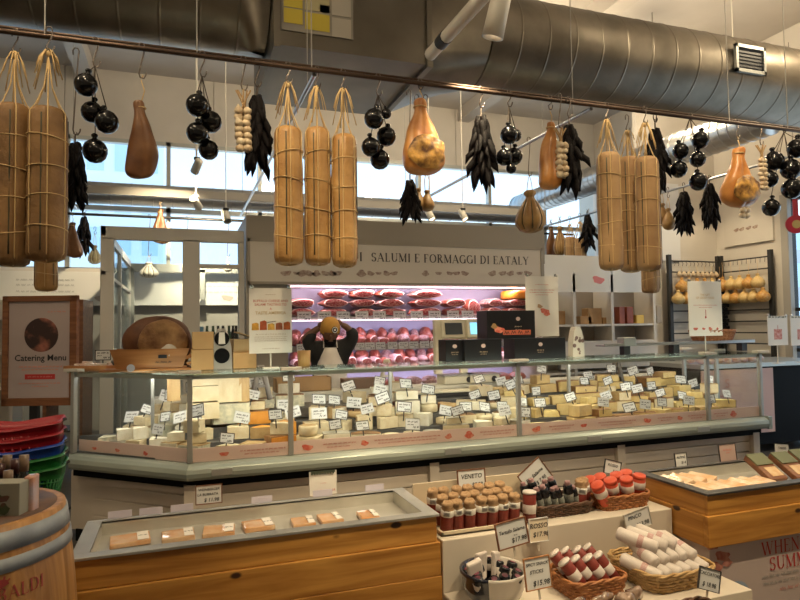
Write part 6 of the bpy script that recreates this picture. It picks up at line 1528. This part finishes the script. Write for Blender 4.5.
sign_card(708, 580, 27, 20, 2.10, 'tilted handwritten CACCIATORE sign below the straw basket', [('CACCIATORE', 0, .75, .22), ('$ 18.98', .0, .25, .3)], ry=.35, rx=-.15, th=.003, border=m_border)
# snack bags and a basket of mottled shells at the edge of the photo
for i in range(6):
    o = MB().sph((0, 0, .035), .040, (1.1, .6, .85), 12).jit(.02, 22, i).build('snack_bag', mat('clear_snack_bag', (.35, .24, .17), .2, col2=(.10, .05, .03), scale=18, coat=.8)); o.location = (1.50+.075*i, 2.24+.03*(i % 2), Z2); o['category'] = 'snack bag'; o['group'] = 'clear snack bags on the middle step'; later(o, 'clear bag of dark snacks', 'at the front of the middle step')
bk5 = basket((1.99, 2.03, Z3), .20, .16, .245, .10, m_wickd, 'dark basket of mottled shells, cut by the bottom edge', 0, rows=14)
MB().bb(-.09, .09, -.07, .07, .19, .21).build('false_floor', m_wickd, bk5)
for i in range(18):
    a = i*2.4; q = .02*math.sqrt(i); o = MB().sph((0, 0, 0), .024, (1, .8, .7), 10).jit(.008, 30, i % 4).build('walnut', mat('mottled_shell', (.42, .28, .13), .6, col2=(.12, .07, .03), scale=50)); o.location = (1.99+q*math.cos(a)*1.0, 2.03+q*math.sin(a)*.8, Z3+.235-.02*q/.08); o['category'] = 'walnut'; o['group'] = 'mottled shells in the dark basket'; later(o, 'mottled brown shell', 'in the dark bottom basket')
# ================================================================== packets in the right chiller
zr = .75-.07+.002
for i in range(11):
    px = 672+9.2*(i % 8)+4*(i//8); y = 2.62+.0*(i//8); 
    p = onZ(668+8.6*(i % 8), 474, zr); x = 2.57+.075*(i % 7); yy = (2.60, 2.80)[i//7]
    o = MB().box((0, 0, .03), (.07, .16, .04), Matrix.Rotation(-.35, 3, 'Y')).jit(.006, 25, i).build('wrapped_sandwich', mat('wrapped_bread', (.70, .42, .22), .25, col2=(.78, .62, .45), scale=14, coat=.8), None, .008); o.location = (x, yy, zr); o.rotation_euler.z = rnd.uniform(-.3, .3)
    o['category'] = 'wrapped food'; o['group'] = 'wrapped pale packets in the right chiller'; later(o, 'pale wrapped packet', ('front' if i < 7 else 'rear')+' line, right chiller')
for i, (x, y) in enumerate(((3.16, 2.72), (3.33, 2.70), (3.50, 2.72))):
    o = thing('meat_pack', '', 'packet', (x+.03, y, zr), .0, 'green-topped packs in the right chiller'); later(o, 'green-topped dark packet', 'in the right chiller')
    b = MB(); b.box((0, 0, .07), (.13, .20, .035), Matrix.Rotation(.55, 3, 'X')); b.build('sleeve', m_walnut, o, .006); MB().box((0, .035, .115), (.125, .09, .008), Matrix.Rotation(.55, 3, 'X')).build('green_label', mat('olive_label', (.12, .13, .06), .5), o); MB().box((.01, -.045, .058), (.085, .07, .012), Matrix.Rotation(.55, 3, 'X')).build('window_food', mat('sliced_food', (.55, .30, .12), .4, col2=(.62, .45, .25), scale=20, coat=.5), o)
sign_card(681.5, 460, 14, 13, 2.97, 'small black-edged sign, leftmost behind the right chiller', [('ALPINE', 0, .7, .26), ('$14', .2, .3, .3)], th=.003, border=m_border)
sign_card(728.5, 453, 21, 17, 3.02, 'pinkish printed card behind the right chiller', [('Eat Better,\nLive', 0, .6, .16)], th=.003, m=mat('pinkish_card', (.50, .36, .32), .6), border=m_border, ink=m_pinktext)
sign_card(782, 450.5, 16, 11, 3.0, 'upper handwritten card above the green-topped packs', [('TARESE', 0, .7, .28), ('$ 7.98', .1, .25, .3)], ry=.12, th=.003, border=m_card)
sign_card(787, 463, 17, 12, 2.96, 'lower cream card above the green-topped packs', [('----', 0, .5, .2)], ry=.12, th=.002, border=m_card, m=MATS['cream_card'], ink=m_pinktext)
# ================================================================== barrel at the left
k = .93; bz = 1.6-.62*k
bcx, bcy = (rt0*(-1.55*k)+Vector((math.sin(YAW), math.cos(YAW), 0))*(2.2*k)).xy
ba = thing('wine_barrel', 'oak wine barrel with grey hoops and red lettering, bottom left', 'barrel', (bcx, bcy, 0))
RT = .307
def br(z): t = (z-.50)/.5; return .345-.040*t*t*1.0
prf = [(0, .03), (br(0)-.02, .03), (br(0)-.015, 0)]+[(br(z/20), z/20) for z in range(0, 20)]+[(br(bz), bz), (br(bz)-.024, bz), (br(bz)-.026, bz-.075), (0, bz-.075)]
def stave(a, z, r): 
    f = (a*26/(2*PI)) % 1; return r-(.0018 if (f < .05 or f > .95) and r > .2 else 0)
MB().lathe(prf[:-2], 208, fn=stave).build('staves', m_oak, ba)
MB().lathe([(br(bz)-.0245, bz+.001), (br(bz)-.0275, bz-.07)], 60).build('inner_lip', wood('shaded_inner_oak', (.05, .02, .01), (.12, .05, .02), False, 2), ba)  # ring in darker oak tone paints the shade inside the recessed rim
hd_ = MB().lathe([(br(bz)-.030, bz-.078), (br(bz)-.030, bz-.064), (0, bz-.064)], 48); hd_.build('barrel_head', wood('barrel_head_oak', (.45, .24, .10), (.58, .34, .16), False, 0, 1.2), ba)
m_hoop = mat('hoop_steel', (.30, .33, .36), .6, .15, col2=(.20, .22, .25), scale=9)
for z0, z1 in ((bz-.072, bz-.016), (bz-.132, bz-.092), (.28, .33), (.10, .15), (.01, .07)):
    MB().lathe([(br(z0)-.002, z0), (br(z0)+.004, z0), (br(z1)+.004, z1), (br(z1)-.002, z1)], 64).build('hoop', m_hoop, ba)
ha = serif_width('FRESCOBALDI', .037, .10)
mb = serif_mb('FRESCOBALDI', .037, .10, wrap=lambda c: br(.80+c)+.0015, bold=1.1)
lo = mb.build('lettering', mat('barrel_print', (.28, .035, .03), .6), ba)
# turn so that the last letter falls at the photo's place
best = min((i*.01 for i in range(-200, 200)), key=lambda t: abs(proj((bcx+.33*math.sin(ha/2/.345+t), bcy-.33*math.cos(ha/2/.345+t), .80))[0]-43))
lo.rotation_euler.z = best; lo.location.z = .815
cw = MB()
for i in range(9):
    a = R(-70+140*i/8); c_, s_ = math.sin(a), math.cos(a); l = .020*(1+.4*(i % 2)); cw.ribbon([(0, 0), (l*c_, l*s_)], .006)
cw.v = [((br(.80)+.003)*math.sin(a/.34), -(br(.80)+.003)*math.cos(a/.34), c) for a, b, c in cw.v]; co_ = cw.build('crown_print', MATS['barrel_print'], ba); co_.location.z = .858
co_.rotation_euler.z = min((i*.01 for i in range(-200, 200)), key=lambda t: abs(proj((bcx+.33*math.sin(t), bcy-.33*math.cos(t), .80))[0]-1))
# boxes/bags and bottles on the barrel
zh = bz-.063
def camxy(px, D): p = EYE+rt0*((px-400)/F*D)+Vector((math.sin(YAW), math.cos(YAW), 0))*D; return p.x, p.y
x, y = camxy(11, 2.02)
bg_ = thing('gift_bag', 'grey-green gift bag with a vine picture standing on the barrel', 'bag', (x-.02, y, zh), -.30)
MB().bb(-.10, .075, -.035, .035, 0, .165).build('bag_body', mat('grey_green_bag', (.25, .24, .19), .6), bg_, .003)
mb = MB(); rg = random.Random(1)
for i in range(34):
    ham_icon(mb, rg.uniform(-.09, .05), rg.uniform(.02, .13), rg.uniform(.010, .024), -.0355-.0001*i, i)
mb.build('vine_print', mat('vine_print', (.05, .07, .03), .6, col2=(.10, .04, .03), scale=30, contrast=(.45, .55)), bg_)
cl = tag(MB().bb(-.010, .018, -.02, .02, 0, .175).jit(.008, 20, 3).build('candy_bag', mat('candy_bag', (.42, .36, .42), .2, col2=(.55, .2, .05), scale=10, coat=.8), None, .006), 'clear purple and orange sweet packet right of the gift bag', 'packet'); cl.location = (*camxy(31.5, 2.05), zh); cl.rotation_euler.z = -.3
for i, (px, D, top, col) in enumerate(((2, 2.13, 462, 0), (9, 2.19, 453, 1), (17, 2.15, 457, 0), (25.5, 2.12, 453, 1), (4, 2.27, 456, 1), (-3, 2.2, 455, 0), (10, 2.06, 468, 1))):
    x, y = camxy(px, D); h = 1.6-(top-332)/F*D-zh
    o = thing('wine_bottle', '', 'bottle', (x, y, zh), 0, 'wine bottles on the barrel'); later(o, 'dark wine bottle', 'behind the gift bag on the barrel')
    MB().lathe([(0, 0), (.026, 0), (.028, .01), (.028, h*.55), (.022, h*.66), (.012, h*.74), (.012, h*.97), (0, h*.97)], 16).build('bottle_glass', mat('dark_bottle', (.012, .012, .01), .1), o)
    MB().lathe([(.0145, h*.76), (.0150, h), (0, h+.001)], 14).build('capsule', mat('capsule_%d' % col, (.16, .10, .06) if col else (.05, .012, .01), .4), o)
    MB().lathe([(.0287, h*.15), (.0287, h*.45)], 16).build('label', m_paper, o)
# ================================================================== stack of shopping baskets
def shop_basket(loc, m, label, rz, low=False):
    o = thing('shopping_basket', label, 'shopping basket', loc, rz, 'stacked shopping baskets'); w, d, h = .44, .30, .21
    base = rrect(w*.80, d*.76, .04); top = rrect(w, d, .05)
    wave = lambda i: 0
    mb = MB(); mb.prism([(x, y) for x, y in base], 0, .006)
    n = len(base)
    b2 = resample(rrect(w*.80, d*.76, .04), .03); 
    for (t, th) in ((.02, .012), (.22, .006), (.42, .006), (.60, .006)):
        kx = (w*.80+(w*.2)*t)/(w*.80); ky = (d*.76+d*.24*t)/(d*.76); mb.tube([(x*kx, y*ky, h*t) for x, y in b2], th, 4, closed=True)
    for x, y in b2: mb.tube([(x, y, 0), (x*(1+.25*.7), y*(1+.316*.7), h*.70)], .005, 4)
    for sgn in (0,):
        ptsb = [(x*1.20, y*1.24, h*.68) for x, y in b2]; ptst = [(x*1.25+math.copysign(.0, x), y*1.316, h-.028*(1-min(1, abs(x)/(w*.40)))) for x, y in b2]; ptst2 = [(x*1.29, y*1.36, z-.012) for x, y, z in [(a, b, c) for (a, b), (_, _, c) in zip(b2, ptst)]]
        N = len(b2); mb.add(ptsb+ptst+ptst2, [(i, (i+1) % N, N+(i+1) % N, N+i) for i in range(N)]+[(N+i, N+(i+1) % N, 2*N+(i+1) % N, 2*N+i) for i in range(N)], True)
    mb.build('basket_body', m, o)
    MB().tube([(-.235, 0, h-.01), (-.20, -.06, h-.02), (0, -.13, h-.05), (.20, -.06, h-.02), (.235, 0, h-.01)], .009, 6).build('handle', m_blk, o)
    return o
m_rb = mat('red_plastic', (.25, .004, .01), .4); m_bb = mat('blue_plastic', (.01, .05, .30), .35); m_gb = mat('green_plastic', (.008, .12, .02), .4)
x, y = camxy(14, 3.15)
zb = 1.16-.21
for i, (m, l) in enumerate(((m_rb, 'red shopping basket on top of the stack by the barrel'), (m_rb, 'red shopping basket second from the top of the stack'), (m_bb, 'blue shopping basket in the stack between red and green'), (m_gb, 'green shopping basket directly under the blue one'), (m_gb, 'lower green shopping basket with its grid side showing'))):
    zt = zb-.055*i; shop_basket((x+.004*i, y, zt), m, l, .05)
sb_ = thing('basket_stand', 'dark stand carrying the stack of shopping baskets', 'stand', (x, y, 0)); MB().bb(-.16, .16, -.11, .11, 0, zt-.002).build('stand_body', m_dark, sb_)
# ================================================================== catering menu sign and dark cabinet
x, y = camxy(41, 5.62); Dm = 5.62; kx = Dm/F
cs = thing('menu_sign', 'wood-framed Catering Menu sign on a dark post at far left', 'sign', (x, y, 0), -YAW)
w, h = 74*kx, 109*kx; z1 = 1.6+(331.5-295)*kx; z0 = z1-h; fw = 7*kx
MB().bb(-w/2, w/2, -.03, .02, z1-fw*.8, z1).bb(-w/2, w/2, -.03, .02, z0, z0+fw*1.1).bb(-w/2, -w/2+fw*.8, -.03, .02, z0, z1).bb(w/2-fw, w/2, -.03, .02, z0, z1).build('frame', m_walnut, cs, .003)
bd_ = MB().bb(-w/2+.02, w/2-.02, -.01, .01, z0+.02, z1-.02).build('sheet', mat('pinkish_sheet', (.40, .33, .32), .5), cs)
zz = lambda py: 1.6+(331.5-py)*kx
xx = lambda px: (px-41)*kx
n = 32; mb = MB(); mb.add([(xx(42)+17*kx*math.cos(2*PI*i/n), -.0125, zz(334)+17*kx*math.sin(2*PI*i/n)) for i in range(n)], [tuple(range(n))]); mb.build('round_picture', mat('food_photo', (.03, .012, .01), .5, col2=(.35, .12, .08), scale=7, contrast=(.42, .62)), bd_)
text('Catering Menu', .078, m_ink, bd_, (xx(41.5), -.0125, zz(357)))
mb = MB(); rg = random.Random(6); scribble(mb, xx(20), xx(63), zz(365.5), .014, .004, rg); scribble(mb, xx(23), xx(60), zz(368.5), .012, .003, rg); scribble(mb, xx(20), xx(62), zz(382), .012, .003, rg); scribble(mb, xx(33), xx(50), zz(385), .010, .003, rg); scribble(mb, xx(48), xx(66), zz(311), .014, .003, rg)
mb.v = [(a, -.0125, c) for a, b, c in mb.v]; mb.build('lettering', m_pinktext, bd_)
MB().bb(xx(26), xx(56), -.0125, -.011, zz(378), zz(373)).build('red_bar', m_red, bd_); mb = MB(); scribble(mb, xx(29), xx(53), zz(375.5), .012, .003, rg); mb.v = [(a, -.0135, c) for a, b, c in mb.v]; mb.build('lettering', m_pinktext, bd_)
MB().bb(-.10, -.03, 0, .05, 0, z0+.1).bb(-.3, .25, -.12, .15, 0, .02).build('post', m_dark, cs)
x, y = camxy(88, 6.9)
cb = thing('dark_cabinet', 'tall dark open cabinet behind the Catering Menu sign', 'cabinet', (x-.1, y, 0), -.1)
MB().bb(-.35, .05, 0, .45, 1.9, 1.96).bb(-.35, -.31, 0, .45, 0, 1.9).bb(.01, .05, 0, .45, 0, 1.9).build('carcass', m_walnut, cb, .003)
for z in (.5, 1.0, 1.4, 1.7): MB().bb(-.31, .01, .02, .45, z, z+.02).build('shelf', m_dark, cb)
# crates and goods wall at far left
lw = thing('goods_shelf', 'pale goods shelf at the far left edge behind the menu sign', 'shelf unit', (-5.2, 8.2, 0))
for z in (.02, .5, .95, 1.35, 1.75): MB().bb(0, 3.4, 0, .5, z, z+.03).build('shelf', m_white, lw)
MB().bb(0, 3.4, .48, .5, 0, 2.0).build('back_panel', m_whiteplastic, lw)
for i in range(5): MB().bb(.84*i, .84*i+.03, 0, .5, 0, 2.0).build('divider', m_white, lw)
rg = random.Random(11)
for i in range(22):
    z = (.53, .98, 1.38, 1.78)[i % 4]; xx_ = -5.05+.30*(i//4)+.29*0+rg.uniform(0, .05)+(1.5 if i > 11 else 0)*0; h = rg.uniform(.14, .24)
    o = MB().bb(-.06, .06, -.05, .05, 0, h).build('package', mat('far_pack_%d' % (i % 4), [(.5, .1, .08), (.55, .42, .2), (.2, .25, .15), (.6, .55, .5)][i % 4], .5), None, .006); o.location = (-5.05+.53*(i//4)+.2*(i % 2), 8.35, z); o['category'] = 'package'; o['group'] = 'packages on the far left shelf'; later(o, ('red', 'tan', 'green', 'cream')[i % 4]+' package', 'on the far left goods shelf')
# ================================================================== track lights
spot_lamp((-.6, 2.4, 4.7), (-.9, 4.2, 2.6), 'cream spotlight aimed at the two left giant salami', 60, 1.0, 50)
spot_lamp((1.9, 1.9, 4.7), (2.2, 4.3, .3), 'cream spotlight aimed at the case front', 150, 1.0, 62)
T0 = 3.0
spot_lamp(onY(497, 17, 4.0)-Vector((0, 0, .0)), (1.8, 4.8, 1.0), 'cream cylinder spotlight near the top centre, right of the fat pipe', 110, 1.25, 70)
spot_lamp((1.35, 3.1, 4.6), (2.15, 4.2, 2.75), 'cream spotlight aimed at the glowing ham', 230, 1.0, 26)
spot_lamp((.2, 2.6, 4.6), (1.0, 4.2, 2.5), 'cream spotlight aimed at the middle salami trio', 190, 1.0, 40)
spot_lamp((3.8, 2.9, 4.6), (5.1, 4.2, 2.9), 'cream spotlight aimed at the right-hand ham', 150, 1.0, 34)
spot_lamp((2.6, 2.8, 4.6), (3.6, 4.2, 2.7), 'cream spotlight aimed at the tan salami trio', 160, 1.0, 40)
spot_lamp((1.2, 1.2, 4.6), (.4, 2.9, .7), 'cream spotlight aimed at the left chiller', 200, 1.0, 60)
spot_lamp((2.4, .9, 4.6), (1.9, 2.5, .5), 'cream spotlight aimed at the stepped display', 330, 1.0, 55)
spot_lamp((3.4, .9, 4.6), (3.0, 2.7, .7), 'cream spotlight aimed at the right chiller', 170, 1.0, 55)
spot_lamp((7.0, 6.2, 4.6), (8.0, 7.7, 2.1), 'cream spotlight aimed at the corner racks', 200, 1.0, 60)
for (px, py, Yy, lab, e, tg) in ((197, 166, 8.6, 'upper far white spotlight left of the salami trio', 380, (-.6, 11, 2.2)), (196, 203, 9.0, 'lower far white spotlight left of the salami trio', 380, (1.2, 11, 2.2)), (226, 216, 9.3, 'far white spotlight just left of the trio, over the glazed room', 0, None), (463, 215, 9.4, 'right small white spotlight behind the sign header top', 12, None), (430, 215, 9.2, 'left small white spotlight behind the sign header top', 12, None)):
    p = onY(px, py, Yy); spot_lamp(p, tg or (p.x+.5, p.y-1.5, 1.0), lab, e, .9, 80)
# ================================================================== light
w = bpy.data.worlds.new('sky'); S.world = w; w.use_nodes = True; nt = w.node_tree; bg = nt.nodes['Background']
tc = nd(nt, 'ShaderNodeTexCoord'); sp = nd(nt, 'ShaderNodeSeparateXYZ'); cr = nd(nt, 'ShaderNodeValToRGB')
nt.links.new(tc.outputs['Generated'], sp.inputs[0]); nt.links.new(sp.outputs['Z'], cr.inputs[0]); nt.links.new(cr.outputs[0], bg.inputs[0])
cr.color_ramp.elements[0].color = (.90, .97, 1, 1); cr.color_ramp.elements[1].color = (.50, .75, 1, 1); cr.color_ramp.elements[1].position = .45
bg.inputs[1].default_value = 1.8
for (x, y, z, e) in ((-3, .8, 4.9, 22), (.6, .9, 4.9, 26), (4.2, .9, 4.9, 26), (7.2, 2.5, 4.9, 30), (-3.0, 3.6, 5.4, 90), (-1.0, 3.2, 5.5, 70), (4.4, 3.2, 5.4, 70), (6.9, 4.2, 5.5, 90), (2.0, 7.6, 5.3, 90), (4.6, 7.6, 5.2, 120), (6.3, 6.9, 5.0, 70)):  # globes added out of view as fill, to brighten upper walls and room
    o = thing('added_fill_globe', '', 'lamp', (x, y, z)); later(o, 'unseen warm globe added as fill light', 'over the shop floor' if y < 2 else 'over the counter' if y < 5 else 'behind the big ducts')
    MB().sph((0, 0, 0), .13, n=18).build('globe', m_lamp, o)
    MB().cyl((0, 0, .12), (0, 0, ZC-z), .01, n=6).build('stem', m_grey, o)
    l = bpy.data.lights.new('added_fill_light', 'POINT'); l.energy = e; l.color = (1, .81, .53); l.shadow_soft_size = .16; q = bpy.data.objects.new('added_fill_light', l); C.objects.link(q); q.location = (x, y, z-.16-.14)
finish_labels()
